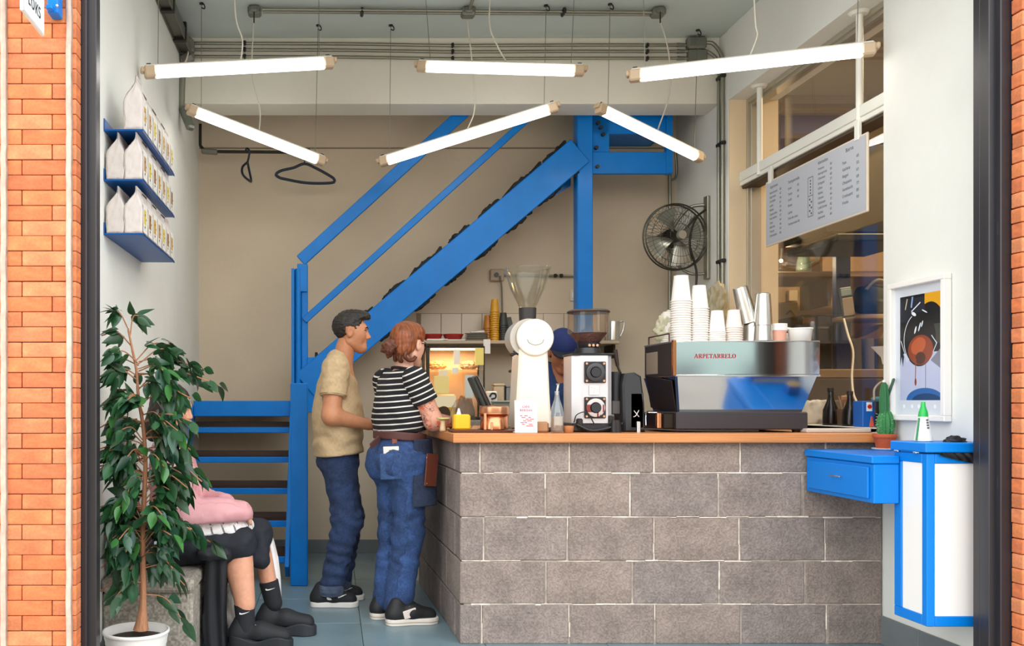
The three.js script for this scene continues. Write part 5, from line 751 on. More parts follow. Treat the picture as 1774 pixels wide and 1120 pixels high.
// ------------------------------------------------------------------ blue wall cabinet and drawer at the right
const bluePaint = phys(0x007bd6, 0.38, { specularIntensity: 0.5, clearcoat: 0.1, clearcoatRoughness: 0.2 });
{
  const x0 = 2.447, x1 = XR - 0.003, z0 = -3.97, z1 = -3.75, y0 = 0.27, y1 = 1.027, o = thing('wall_cabinet', 'tall blue framed cabinet with white panels on the right wall', 'cabinet', [x0, y0, z0]);
  const W = x1 - x0, H = y1 - y0, D = z1 - z0, f = 0.034;
  mesh('body', bx(0.012, W, 0.012, H - 0.05, 0.0, D - 0.014, 0), mat(0xf4efe9, 0.55), o);
  mesh('frame', merge([bx(0, f, 0, H - 0.045, D - f, D, 0.003), bx(W - f * 0.55, W, 0, H - 0.045, D - f, D, 0.003), bx(f, W, 0, 0.042, D - 0.016, D, 0.003), bx(f, W, H - 0.085, H - 0.045, D - 0.016, D, 0.003), bx(0, 0.016, 0, 0.042, 0, D - f, 0.003), bx(0, 0.016, H - 0.085, H - 0.045, 0, D - f, 0.003), bx(0, 0.016, 0.042, H - 0.085, 0, 0.05, 0.003)]), bluePaint, o);
  mesh('front_panel', bx(f, W - f * 0.55, 0.042, H - 0.085, D - 0.014, D - 0.006, 0.001), mat(0xf4efe9, 0.55), o);
  mesh('side_panel', bx(0.006, 0.012, 0.042, H - 0.085, 0.05, D - f, 0.001), mat(0xf4efe9, 0.55), o);
  mesh('top', bx(-0.012, W, H - 0.04, H, -0.01, D + 0.012, 0.004), bluePaint, o);
  mesh('hinge', merge([bx(-0.014, 0.0, H - 0.046, H - 0.04, D - 0.07, D - 0.05, 0.001), bx(-0.014, 0.0, H - 0.046, H - 0.04, 0.02, 0.05, 0.001)]), M.chrome, o);
  // black cloth under and over the top
  const c = thing('black_cloth', 'black cloth drooping from under the blue cabinet top', 'cloth', [x0, y1, z1]);
  { const g = new THREE.PlaneGeometry(0.225, 0.12, 40, 14), p = g.attributes.position; for (let i = 0; i < p.count; i++) { const u = p.getX(i) / 0.225 + 0.5, v = p.getY(i) / 0.12 + 0.5; const L = 0.008 + 0.05 * Math.pow(u, 0.8); p.setXYZ(i, 0.045 + u * 0.225, -0.041 - (1 - v) * L, 0.008 + 0.014 * Math.sin(v * 3.1) * u + 0.004 * Math.sin(u * 40 + v * 6)); } g.computeVertexNormals(); mesh('fold', g, mat(0x14151a, 0.55, { side: THREE.DoubleSide }), c); }
  { const g = new THREE.SphereGeometry(0.5, 24, 14, 0, Math.PI * 2, 0, Math.PI / 2), p = g.attributes.position; for (let i = 0; i < p.count; i++) { const k = 1 + 0.2 * n3(p.getX(i) * 4, p.getY(i) * 4, p.getZ(i) * 4); p.setXYZ(i, p.getX(i) * 0.085 * k + 0.17, p.getY(i) * 0.05 * k + 0.0006, p.getZ(i) * 0.06 * k - 0.08); } g.computeVertexNormals(); mesh('bunch', g, mat(0x15171d, 0.55), c); }
  // spray bottle
  const b = thing('spray_bottle', 'white and green squeeze bottle standing on the blue cabinet', 'bottle', [x0 + 0.062, y1 + 0.0006, z0 + 0.1]);
  mesh('body', lathe([[0.001, 0], [0.034, 0], [0.036, 0.005], [0.018, 0.105], [0.001, 0.105]], 28), M.plasticWhite, b); mesh('side_stripe', pipe([-0.034, 0.004, 0.01], [-0.019, 0.1, 0.004], 0.005, 0.004), mat(0x1f7a4a, 0.4), b);
  mesh('nozzle', lathe([[0.018, 0.105], [0.019, 0.108], [0.017, 0.125], [0.009, 0.15], [0.008, 0.168], [0.001, 0.168]], 24), mat(0x1fae4c, 0.4), b); mesh('print', merge([0, 1, 2, 3].map(i => bx(-0.002, 0.008, 0.055 + i * 0.011, 0.062 + i * 0.011, 0.027 - i * 0.002, 0.0285 - i * 0.002, 0.0005))), mat(0x5a5f62, 0.6), b);
}
{
  const x0 = 2.33, x1 = XR - 0.003, z0 = -4.49, z1 = -3.93, y1 = 0.963, y0 = 0.757, o = thing('blue_drawer_unit', 'blue wall drawer unit projecting beside the counter', 'drawers', [x0, y0, z0]);
  const W = x1 - x0, H = y1 - y0, D = z1 - z0;
  // keep clear of the cabinet: the unit stops behind it
  mesh('body', merge([bx(0.006, 0.115, 0, H - 0.036, 0, D - 0.0, 0.003), bx(0.115, W, 0, H - 0.036, 0, D - 0.055, 0.003)]), bluePaint, o);
  mesh('top', merge([bx(-0.004, 0.115, H - 0.034, H, 0, D + 0.004, 0.004), bx(0.115, W, H - 0.034, H, 0, D - 0.055, 0.004)]), bluePaint, o);
  const dr = mesh('drawer', bx(-0.004, 0.006, 0.018, H - 0.052, 0.03, D - 0.03, 0.003), bluePaint, o);
  mesh('handle', merge([bx(-0.022, -0.017, H / 2 - 0.008, H / 2 - 0.003, D * 0.45, D * 0.45 + 0.09, 0.002), bx(-0.02, -0.004, H / 2 - 0.008, H / 2 - 0.003, D * 0.45 + 0.005, D * 0.45 + 0.011, 0.001), bx(-0.02, -0.004, H / 2 - 0.008, H / 2 - 0.003, D * 0.45 + 0.079, D * 0.45 + 0.085, 0.001)]), M.chrome, dr);
  const top = y1 + 0.0006;
  // cactus in terracotta pot
  const c = thing('potted_cactus', 'tall green cactus in a terracotta pot on a white saucer', 'cactus', [2.655, top, -4.38]);
  mesh('saucer', lathe([[0.001, 0], [0.05, 0], [0.058, 0.009], [0.055, 0.01], [0.001, 0.005]], 32), M.plasticWhite, c);
  mesh('pot', lathe([[0.001, 0.006], [0.036, 0.006], [0.047, 0.06], [0.052, 0.06], [0.052, 0.078], [0.046, 0.078], [0.044, 0.066], [0.001, 0.066]], 32), mat(0xb9502a, 0.75), c);
  const green = mat(0x2f7a3c, 0.6), dkg = mat(0x1f4a30, 0.55);
  const ribbed = (pts, n, amp) => { const g = lathe(pts, 64), p = g.attributes.position; for (let i = 0; i < p.count; i++) { const a = Math.atan2(p.getZ(i), p.getX(i)), k = 1 + amp * Math.cos(a * n); p.setXYZ(i, p.getX(i) * k, p.getY(i), p.getZ(i) * k); } g.computeVertexNormals(); return g; };
  mesh('lower_stem', ribbed([[0.026, 0.06], [0.034, 0.09], [0.037, 0.13], [0.03, 0.165], [0.02, 0.185], [0.001, 0.187]], 11, 0.1).translate(0.004, 0, 0), green, c);
  mesh('upper_stem', ribbed([[0.018, 0.17], [0.02, 0.21], [0.018, 0.27], [0.014, 0.31], [0.006, 0.325], [0.001, 0.326]], 7, 0.14).translate(-0.002, 0, 0), mat(0x2a6a3a, 0.6), c);
  mesh('arm', bar([0.008, 0.24, 0], [0.045, 0.345, 0], 0.014, 0.012, 0.005), dkg, c); mesh('white_tip', tr(new THREE.SphereGeometry(0.007, 12, 10), -0.004, 0.33, 0), M.paper, c);
  { const sp = []; const r = mulberry(55); for (let i = 0; i < 90; i++) { const a = r() * 6.28, y = 0.075 + r() * 0.1, q = 0.036; const d = V(Math.cos(a), (r() - 0.5) * 0.8, Math.sin(a)); sp.push(pipe(V(0.004 + d.x * q * 0.95, y, d.z * q * 0.95), V(0.004 + d.x * (q + 0.008), y + d.y * 0.008, d.z * (q + 0.008)), 0.0009, 0.0003, 4)); } const m = mesh('spines', merge(sp), mat(0xd9e2cf, 0.6), c); m.userData.kind = 'stuff'; }
  const bx2 = thing('small_carton', 'little blue and brown carton beside the cactus', 'carton', [2.62, top, -4.115]); mesh('box', bx(-0.032, 0.032, 0, 0.052, -0.03, 0.03, 0.002), mat(0x1d63b0, 0.5), bx2); mesh('label', bx(0.0, 0.03, 0.004, 0.048, 0.03, 0.0312, 0.0004), mat(0xb8a07a, 0.6), bx2); mesh('lid', bx(-0.033, 0.033, 0.052, 0.057, -0.031, 0.031, 0.001), mat(0xb39462, 0.6), bx2); { const g = new THREE.TorusGeometry(0.01, 0.003, 8, 24); g.translate(0.015, 0.022, 0.032); mesh('seal', g, mat(0x4a3a26, 0.5), bx2); }
}
{ // framed poster
  const z0 = -4.408, z1 = -3.998, y0 = 1.108, y1 = 1.762, o = thing('framed_poster', 'white framed coffee poster on the right wall', 'poster', [XR - 0.002, y0, (z0 + z1) / 2]), W = z1 - z0, H = y1 - y0, f = 0.026;
  const fm = mat(0xf1ede6, 0.4); mesh('frame', merge([bx(-0.035, 0, 0, f, -W / 2, W / 2, 0.003), bx(-0.035, 0, H - f, H, -W / 2, W / 2, 0.003), bx(-0.035, 0, f, H - f, -W / 2, -W / 2 + f, 0.003), bx(-0.035, 0, f, H - f, W / 2 - f, W / 2, 0.003)]), fm, o);
  const t = canvasTex(600, 960, (g, w, h) => {
    g.fillStyle = '#d3d8df'; g.fillRect(0, 0, w, h); const X0 = 60, Y0 = 70, PW = 480, PH = 780; g.save(); g.beginPath(); g.rect(X0, Y0, PW, PH); g.clip();
    g.fillStyle = '#15161c'; g.fillRect(X0, Y0, PW, PH); g.fillStyle = '#b9bfd8'; g.fillRect(X0, Y0 + 430, PW, PH);
    g.fillStyle = '#e0a21c'; g.beginPath(); g.moveTo(360, 70); g.lineTo(540, 70); g.lineTo(540, 190); g.quadraticCurveTo(460, 110, 360, 150); g.fill();
    g.fillStyle = '#222833'; g.fillRect(X0, Y0 + 20, 300, 170); g.strokeStyle = '#dfe6f2'; g.lineWidth = 9; g.beginPath(); g.moveTo(200, 190); g.lineTo(310, 130); g.stroke(); g.lineWidth = 16; g.strokeStyle = '#8fb0d8'; g.beginPath(); g.moveTo(215, 80); g.lineTo(200, 160); g.stroke(); g.strokeStyle = '#c9b89a'; g.lineWidth = 12; g.beginPath(); g.moveTo(150, 90); g.lineTo(125, 170); g.stroke();
    g.fillStyle = '#3c4038'; g.fillRect(380, 300, 160, 140); 
    g.fillStyle = '#191a1c'; g.beginPath(); g.ellipse(300, 400, 190, 200, 0, 0, 7); g.fill(); g.strokeStyle = '#dfe4ea'; g.lineWidth = 7; g.beginPath(); g.ellipse(300, 400, 190, 200, 0, 2.3, 4.2); g.stroke(); g.beginPath(); g.moveTo(70, 400); g.lineTo(150, 560); g.stroke(); g.beginPath(); g.moveTo(440, 380); g.lineTo(500, 440); g.lineTo(420, 560); g.stroke();
    g.fillStyle = '#8a3a1e'; g.beginPath(); g.ellipse(310, 480, 150, 110, 0, 0, 7); g.fill(); g.fillStyle = '#b5562c'; g.beginPath(); g.ellipse(285, 450, 90, 60, -0.3, 0, 7); g.fill(); g.fillStyle = '#4a2413'; g.beginPath(); g.ellipse(310, 540, 60, 45, 0, 0, 7); g.fill();
    g.fillStyle = '#e6ebf2'; for (const [x, y, a, b] of [[230, 210, 60, 26], [250, 330, 18, 60], [300, 310, 14, 70], [330, 290, 14, 50], [360, 200, 70, 10]]) { g.beginPath(); g.ellipse(x, y, a / 2, b / 2, 0.4, 0, 7); g.fill(); }
    g.strokeStyle = '#8a4426'; g.lineWidth = 9; g.beginPath(); g.moveTo(255, 540); g.lineTo(250, 690); g.stroke(); g.fillStyle = '#8a3a1e'; g.beginPath(); g.ellipse(252, 715, 12, 28, 0, 0, 7); g.fill(); g.strokeStyle = '#5d5560'; g.lineWidth = 5; g.beginPath(); g.moveTo(372, 550); g.lineTo(372, 810); g.stroke();
    g.fillStyle = '#1c2126'; g.beginPath(); g.moveTo(60, 430); g.lineTo(110, 520); g.lineTo(95, 600); g.lineTo(80, 520); g.lineTo(60, 590); g.fill(); g.fillStyle = '#7d7f8d'; g.beginPath(); g.moveTo(430, 560); g.lineTo(540, 480); g.lineTo(540, 620); g.fill();
    g.fillStyle = '#2a63a5'; g.beginPath(); g.ellipse(360, 850, 220, 90, 0, 3.14, 6.3); g.fill(); g.fillStyle = '#14406e'; g.beginPath(); g.ellipse(380, 850, 170, 50, 0, 3.14, 6.3); g.fill(); g.restore();
    g.fillStyle = '#eef1f4'; for (const x of [110, 210, 290, 480]) { g.beginPath(); g.arc(x, 895, 15, 0, 7); g.fill(); }
  });
  const pl = new THREE.PlaneGeometry(W - 2 * f, H - 2 * f); pl.rotateY(-Math.PI / 2); pl.translate(-0.010, H / 2, 0); mesh('print', pl, mat(0xffffff, 0.25, { map: t }), o); mesh('backing', bx(-0.008, 0, f, H - f, -W / 2 + f, W / 2 - f, 0), M.plasticWhite, o);
}
// ------------------------------------------------------------------ projecting sign on the left pier
{
  const o = thing('projecting_sign', 'white sign plate on a blue bracket at the top left', 'sign', [0, 0, 0]);
  // plate stands out from the pier towards the street
  const zA = -3.40, zB = -3.165, xA = (77 - VPX) * 3.40 / FOCAL, y0 = EYE + (VPY - 64) * 3.40 / FOCAL;
  const s = canvasTex(256, 690, (g, w, h) => { g.fillStyle = '#dfe6e2'; g.fillRect(0, 0, w, h); g.fillStyle = '#16181a'; g.font = 'bold 66px sans-serif'; g.textBaseline = 'bottom'; g.fillText('LOKS', 50, 645, 165); });
  mesh('plate', bx(xA - 0.012, xA, y0, y0 + 0.62, zA, zB, 0.003), mat(0xe6e6de, 0.5), o);
  const pl = new THREE.PlaneGeometry(zB - zA - 0.01, 0.61); pl.rotateY(Math.PI / 2); pl.translate(xA + 0.0008, y0 + 0.31, (zA + zB) / 2); mesh('print', pl, mat(0xffffff, 0.5, { map: s }), o);
  const bA = P(78, 24, 3.44), bB = P(101, 0, 3.44); mesh('bracket', merge([bx(xA, bB.x, bA.y, bA.y + 0.5, -3.497, -3.43, 0.004), bx(xA + 0.004, bB.x - 0.012, bA.y + 0.003, bA.y + 0.02, -3.43, -3.40, 0.003)]), bluePaint, o);
  for (const x of [84, 99]) { const q = P(x, 10, 3.42); mesh('bolt', new THREE.SphereGeometry(0.006, 12, 10).translate(q.x, q.y, q.z), M.chrome, o); }
}
// ------------------------------------------------------------------ shelves with coffee bags on the left wall
{
  const yS = [2.45, 2.22, 1.972], sy = ['top', 'middle', 'bottom'], dN = 4.19, dF = 5.03, W = 0.182;
  const label = (k) => canvasTex(128, 256, (g, w, h) => { g.fillStyle = '#e9e5dc'; g.fillRect(0, 0, w, h); const r = mulberry(300 + k); g.fillStyle = ['#c99a2e', '#b98a4a', '#d8c23c', '#9a6a34'][k]; g.fillRect(24, 50, 66, 130); g.fillStyle = '#2a2622'; g.fillRect(44, 190, 24, 22); g.fillRect(86, 120, 14, 16); g.fillRect(50, 84, 14, 20); g.fillStyle = '#d0c9bc'; g.fillRect(20, 222, 88, 6); });
  const labs = [0, 1, 2, 3].map(k => mat(0xffffff, 0.6, { map: label(k) })), paper = [0xd9cfc8, 0xcfc5bd, 0xdcd4cc].map((c, k) => mat(c, 0.75, { bumpMap: fineTex, bumpScale: 0.003 }));
  function bagGeo(w, h, d, seed) { // gusseted pouch: full block below, pinched to a flat seam along z at the top
    const nx = 8, ny = 16, nz = 8, g = new THREE.BoxGeometry(1, 1, 1, nx, ny, nz), p = g.attributes.position;
    for (let i = 0; i < p.count; i++) {
      let x = p.getX(i), y = p.getY(i) + 0.5, z = p.getZ(i); const t = sstep(0.52, 0.93, y), sx = mix(1, 0.07, t), bulge = 1 + 0.06 * Math.sin(y * 3.1), lean = t * 0.012;
      const q = 0.02 * n3(x * 3 + seed, y * 4, z * 3); p.setXYZ(i, (x * sx * bulge + q * (1 - t)) * w + lean, y * h, z * d * mix(1, 0.9, t) + 0.004 * n3(seed, y * 6, x * 5));
    }
    g.deleteAttribute('normal'); g.deleteAttribute('uv'); const m = mergeVertices(g, 1e-5); m.computeVertexNormals(); return boxUV(m);
  }
  const geos = [0, 1, 2].map(s => bagGeo(0.08, 0.218, 0.118, s * 13)), geoTall = bagGeo(0.084, 0.25, 0.118, 70);
  for (let s = 0; s < 3; s++) {
    const o = thing('wall_shelf', `${sy[s]} blue steel shelf of coffee bags on the left wall`, 'shelf', [XL, yS[s], -(dN + dF) / 2], 0, 'coffee bag shelves'), L = dF - dN;
    mesh('board', bx(0.001, W, -0.008, 0, -L / 2, L / 2, 0.002), M.blueShelf, o); mesh('front_lip', bx(W - 0.003, W, -0.012, 0.001, -L / 2, L / 2, 0.001), M.blueShelf, o); mesh('wall_angle', bx(0.001, 0.006, 0, 0.05, -L / 2, L / 2, 0.001), M.blueShelf, o);
    const outer = s === 0 ? ['tall', 1, 2, 0, 1, 2, 0] : [0, 1, 2, 0, 1, 2, 0];
    const nth = ['nearest the street', 'second from the street', 'third from the street', 'fourth from the street', 'fifth from the street', 'sixth from the street', 'farthest from the street'];
    outer.forEach((v, i) => {
      const z = -(dN + 0.062 + i * 0.1185), small = i > 0 && (i + s) % 3 === 2;
      const b = thing('coffee_bag', `${v === 'tall' ? 'tall ' : ''}white coffee bag ${nth[i]} along the edge of the ${sy[s]} wall shelf`, 'bag', [XL + W - 0.046, yS[s] + 0.0006, z], 0, `coffee bags on the ${sy[s]} shelf`);
      mesh('pouch', v === 'tall' ? geoTall : geos[v], paper[i % 3], b); const pl = new THREE.PlaneGeometry(0.098, 0.135); pl.rotateY(Math.PI / 2); pl.translate(0.0445, 0.074, 0); mesh('label', pl, labs[(i + s) % 4], b); mesh('tin_tie', bx(0.004, 0.009, v === 'tall' ? 0.235 : 0.203, v === 'tall' ? 0.246 : 0.213, -0.045, 0.045, 0.001).translate(0.008, 0, 0), i % 2 ? mat(0x4a3a2e, 0.6) : paper[0], b);
    });
    if (s) for (let i = 0; i < 5; i++) { const b = thing('coffee_bag', `white coffee bag ${nth[i]} along the wall side of the ${sy[s]} wall shelf`, 'bag', [XL + 0.052, yS[s] + 0.0006, -(dN + 0.064 + i * 0.122)], 0, `coffee bags on the ${sy[s]} shelf`); mesh('pouch', geos[(i + 1) % 3], paper[(i + 1) % 3], b); }
  }
}
// ------------------------------------------------------------------ concrete bench
{
  const o = thing('concrete_bench', 'speckled concrete bench block behind the potted tree', 'bench', [XL + 0.003, 0, -4.98]);
  const cm = mat(0xffffff, 0.9, { map: tex(256, (u, v) => { const b = 0.62 + 0.16 * (fbm(u, v, 6, 401, 4) - 0.5) + 0.22 * (vn(u, v, 60, 60, 405) - 0.5); return [b * 0.98, b * 0.92, b * 0.84]; }, true, 2), bumpMap: fineTex, bumpScale: 0.003 });
  mesh('block', bx(0, 0.412, 0, 0.325, 0.01, 0.82, 0.012), cm, o); mesh('slab', bx(0, 0.42, 0.327, 0.395, 0, 0.85, 0.015), cm, o);
}
// ------------------------------------------------------------------ weeping fig in a white pot
{
  const d = 3.93, px = 236, base = V((px - VPX) * d / FOCAL, 0, -d), o = thing('potted_fig', 'leafy weeping fig tree in a ribbed white pot', 'plant', base);
  const prof = [[0.001, 0.004], [0.1, 0.004]]; for (let k = 0; k <= 14; k++) { const y = 0.01 + k / 14 * 0.19; prof.push([0.104 + 0.032 * (k / 14) + 0.0018 * (k % 2), y]); } prof.push([0.142, 0.203], [0.142, 0.215], [0.132, 0.215], [0.128, 0.17], [0.001, 0.17]);
  mesh('pot', lathe(prof, 48), mat(0xe9e4dd, 0.55), o);
  mesh('soil', lathe([[0.001, 0.19], [0.08, 0.187], [0.1285, 0.176]].reverse(), 32), mat(0x33261c, 0.95), o);
  const r = mulberry(99), rr = (a, b) => a + (b - a) * r();
  const Q = (x, y, dz = 0) => { const p = P(x, y, d + dz); return V(p.x - base.x, p.y, p.z - base.z); };
  const bark = mat(0xffffff, 0.8, { map: mottle([0.66, 0.46, 0.33], 0.18, 12, 61, 6) });
  const trunk = [Q(244, 1092), Q(247, 1060), Q(248, 1010), Q(247, 940), Q(249, 880), Q(252, 800), Q(248, 740), Q(240, 690), Q(236, 640), Q(228, 600), Q(222, 570)];
  const tg = new THREE.TubeGeometry(new THREE.CatmullRomCurve3(trunk), 80, 0.014, 10, false); { const p = tg.attributes.position; const c = new THREE.CatmullRomCurve3(trunk); for (let i = 0; i < p.count; i++) { const k = Math.floor(i / 11) / 80, q = c.getPointAt(Math.min(1, k)), s = mix(1.15, 0.28, k) + 1.3 * Math.pow(1 - Math.min(1, k * 9), 2); p.setXYZ(i, q.x + (p.getX(i) - q.x) * s, p.getY(i), q.z + (p.getZ(i) - q.z) * s); } tg.computeVertexNormals(); }
  mesh('trunk', tg, bark, o);
  // leaf: a pointed oval folded along the midrib, with thickness of a card
  const leafG = [0, 1].map(kind => { const n = 8, pos = [], id = [], L = 1; for (let i = 0; i <= n; i++) { const t = i / n, w = 0.255 * Math.pow(Math.sin(Math.PI * Math.pow(t, 0.72)), 0.9) * (1 - 0.25 * t), droop = kind ? 0.22 : 0.1, y = -t * t * droop; pos.push(-w, y + w * 0.28, -t * L, 0, y, -t * L, w, y + w * 0.28, -t * L); if (i < n) { const a = i * 3; id.push(a, a + 1, a + 3, a + 1, a + 4, a + 3, a + 1, a + 2, a + 4, a + 2, a + 5, a + 4); } } const g = new THREE.BufferGeometry(); g.setAttribute('position', new THREE.Float32BufferAttribute(pos, 3)); g.setIndex(id); g.computeVertexNormals(); return boxUV(g); });
  const leafM = [0x234e2b, 0x316238, 0x1b3f2d, 0x3c7335, 0x28553d].map(c => phys(c, 0.38, { side: THREE.DoubleSide, transmission: 0.12, thickness: 0, clearcoat: 0.25, clearcoatRoughness: 0.3 }));
  // branches read from the photograph: start on trunk, end, number of leaves
  const br = [[222, 570, 190, 540, 7, 0], [225, 585, 240, 548, 6, 0.02], [228, 600, 176, 582, 7, 0.05], [236, 625, 295, 598, 9, 0.08], [238, 640, 350, 640, 14, 0.1], [240, 650, 378, 668, 14, 0.12], [240, 660, 168, 655, 10, -0.05], [243, 690, 176, 700, 14, 0.08], [245, 700, 330, 690, 12, -0.08], [246, 720, 290, 740, 12, -0.12], [247, 740, 190, 770, 14, -0.06], [249, 760, 330, 780, 14, -0.06], [250, 780, 350, 835, 12, -0.1], [251, 800, 172, 820, 14, 0.05], [251, 830, 215, 870, 10, -0.12], [252, 845, 325, 850, 12, 0.02], [250, 880, 175, 880, 13, -0.03], [249, 900, 300, 915, 12, -0.08], [249, 905, 365, 940, 15, 0.02], [248, 930, 190, 945, 12, -0.08], [247, 950, 175, 985, 11, 0.0], [247, 965, 290, 960, 9, -0.1], [248, 985, 320, 1015, 9, 0.0], [248, 1010, 200, 1035, 8, -0.08], [248, 1025, 170, 1025, 6, 0.05], [248, 1030, 322, 1085, 6, 0.06]];
  // twigs filling the crown between the main branches
  for (let k = 0; k < 84; k++) { const y = mix(625, 985, Math.pow(r(), 0.9)), tx = y < 690 ? 240 : y < 800 ? 249 : 248, sd = r() < 0.5 ? -1 : 1, reach = rr(30, 85) * (y > 930 ? 0.7 : 1); br.push([tx, y, tx + sd * reach, y + rr(-28, 34), 9, rr(-0.16, 0.14)]); }
  const rest = []; let made = 0;
  const starts = br.map((b, i) => [b, i]).sort((a, b) => b[0][5] * -1 - a[0][5] * -1);   // nearest branches first: their leaves show largest
  for (const [[x0, y0, x1, y1, n0, dz]] of starts) {
    const a = Q(x0, y0), b = Q(x1, y1, dz); b.x = Math.max(b.x, XL + 0.04 - base.x); const mid = a.clone().lerp(b, 0.5).add(V(0, 0.03 + 0.025 * r(), 0)), c = new THREE.CatmullRomCurve3([a, mid, b]); mesh('branch', new THREE.TubeGeometry(c, 12, 0.003, 5, false), bark, o);
    const n = Math.round(n0 * 1.15);
    for (let i = 0; i < n; i++) {
      const t = 0.25 + 0.75 * (i + 0.5) / n, q = c.getPoint(Math.min(1, t)), tan = c.getTangent(Math.min(1, t)), side = i % 2 ? 1 : -1;
      const dir = tan.clone().multiplyScalar(0.7).add(V(rr(-0.6, 0.6), rr(-1.0, 0.0), rr(-0.3, 0.8) * side)).normalize(), s = rr(0.065, 0.105);
      const p = q.clone().add(V(rr(-0.02, 0.02), rr(-0.015, 0.015), rr(-0.03, 0.03))), wx = p.x + base.x; if (wx < XL + 0.125) p.x += XL + 0.125 - wx;
      const qt = new THREE.Quaternion().setFromUnitVectors(V(0, 0, -1), dir).multiply(new THREE.Quaternion().setFromAxisAngle(V(0, 0, 1), rr(-1.1, 1.1))), gi = Math.floor(r() * 2), mi = Math.floor(r() * 5);
      if (made < 300) { made++; const l = mesh('leaf', leafG[gi], leafM[mi], o); l.position.copy(p); l.scale.setScalar(s); l.quaternion.copy(qt); }
      else { const g = leafG[gi].clone(); g.applyMatrix4(new THREE.Matrix4().compose(p, qt, V(s, s, s))); (rest[mi] = rest[mi] || []).push(g); }
    }
  }
  const all = rest.flat().filter(Boolean); if (all.length) { const m = mesh('rear_leaves', merge(all), leafM[0], o); m.userData.kind = 'stuff'; }
}
// ------------------------------------------------------------------ people: distance fields meshed with surface nets
function nets(f, lo, hi, cell) {
  const nx = Math.ceil((hi[0] - lo[0]) / cell) + 1, ny = Math.ceil((hi[1] - lo[1]) / cell) + 1, nz = Math.ceil((hi[2] - lo[2]) / cell) + 1;
  const F = new Float32Array(nx * ny * nz), id = (i, j, k) => (k * ny + j) * nx + i;
  for (let k = 0; k < nz; k++) for (let j = 0; j < ny; j++) for (let i = 0; i < nx; i++) F[id(i, j, k)] = f(lo[0] + i * cell, lo[1] + j * cell, lo[2] + k * cell);
  const cellV = new Int32Array(nx * ny * nz).fill(-1), pos = [], idx = [];
  const C = [[0, 0, 0], [1, 0, 0], [0, 1, 0], [1, 1, 0], [0, 0, 1], [1, 0, 1], [0, 1, 1], [1, 1, 1]], E = [[0, 1], [2, 3], [4, 5], [6, 7], [0, 2], [1, 3], [4, 6], [5, 7], [0, 4], [1, 5], [2, 6], [3, 7]];
  for (let k = 0; k < nz - 1; k++) for (let j = 0; j < ny - 1; j++) for (let i = 0; i < nx - 1; i++) {
    let m = 0; const v = C.map(([a, b, c], q) => { const s = F[id(i + a, j + b, k + c)]; if (s < 0) m |= 1 << q; return s; }); if (m === 0 || m === 255) continue;
    let x = 0, y = 0, z = 0, n = 0; for (const [a, b] of E) if ((v[a] < 0) !== (v[b] < 0)) { const t = v[a] / (v[a] - v[b]); x += mix(C[a][0], C[b][0], t); y += mix(C[a][1], C[b][1], t); z += mix(C[a][2], C[b][2], t); n++; }
    cellV[id(i, j, k)] = pos.length / 3; pos.push(lo[0] + (i + x / n) * cell, lo[1] + (j + y / n) * cell, lo[2] + (k + z / n) * cell);
  }
  const quad = (a, b, c, d, flip) => { if (a < 0 || b < 0 || c < 0 || d < 0) return; if (flip) idx.push(a, c, b, a, d, c); else idx.push(a, b, c, a, c, d); };
  for (let k = 1; k < nz - 1; k++) for (let j = 1; j < ny - 1; j++) for (let i = 1; i < nx - 1; i++) {
    const s = F[id(i, j, k)] < 0;
    if (s !== F[id(i + 1, j, k)] < 0) quad(cellV[id(i, j - 1, k - 1)], cellV[id(i, j, k - 1)], cellV[id(i, j, k)], cellV[id(i, j - 1, k)], !s);
    if (s !== F[id(i, j + 1, k)] < 0) quad(cellV[id(i - 1, j, k - 1)], cellV[id(i - 1, j, k)], cellV[id(i, j, k)], cellV[id(i, j, k - 1)], !s);
    if (s !== F[id(i, j, k + 1)] < 0) quad(cellV[id(i - 1, j - 1, k)], cellV[id(i, j - 1, k)], cellV[id(i, j, k)], cellV[id(i - 1, j, k)], !s);
  }
  const g = new THREE.BufferGeometry(); g.setAttribute('position', new THREE.Float32BufferAttribute(pos, 3)); g.setIndex(idx); g.computeVertexNormals(); return boxUV(g);
}
const smin = (a, b, k) => { const h = Math.max(k - Math.abs(a - b), 0) / k; return Math.min(a, b) - h * h * k * 0.25; }, smax = (a, b, k) => -smin(-a, -b, k);
// round cone between two joints, squeezed in x and z
function rc(a, b, ra, rb, sx = 1, sz = 1) { const ax = a[0], ay = a[1], az = a[2], bx_ = (b[0] - ax) / sx, by = b[1] - ay, bz = (b[2] - az) / sz, L = bx_ * bx_ + by * by + bz * bz, ms = Math.min(sx, sz, 1); return (x, y, z) => { const px = (x - ax) / sx, py = y - ay, pz = (z - az) / sz, t = clamp((px * bx_ + py * by + pz * bz) / L, 0, 1), dx = px - bx_ * t, dy = py - by * t, dz = pz - bz * t; return (Math.sqrt(dx * dx + dy * dy + dz * dz) - mix(ra, rb, t)) * ms; }; }
function ell(c, r) { const m = Math.min(...r); return (x, y, z) => { const a = (x - c[0]) / r[0], b = (y - c[1]) / r[1], d = (z - c[2]) / r[2], k = Math.sqrt(a * a + b * b + d * d), q = Math.sqrt(a * a / (r[0] * r[0]) + b * b / (r[1] * r[1]) + d * d / (r[2] * r[2])); return q < 1e-9 ? -m : k * (k - 1) / q; }; }
const uni = (list, k) => (x, y, z) => { let d = list[0](x, y, z); for (let i = 1; i < list.length; i++) d = smin(d, list[i](x, y, z), k); return d; };
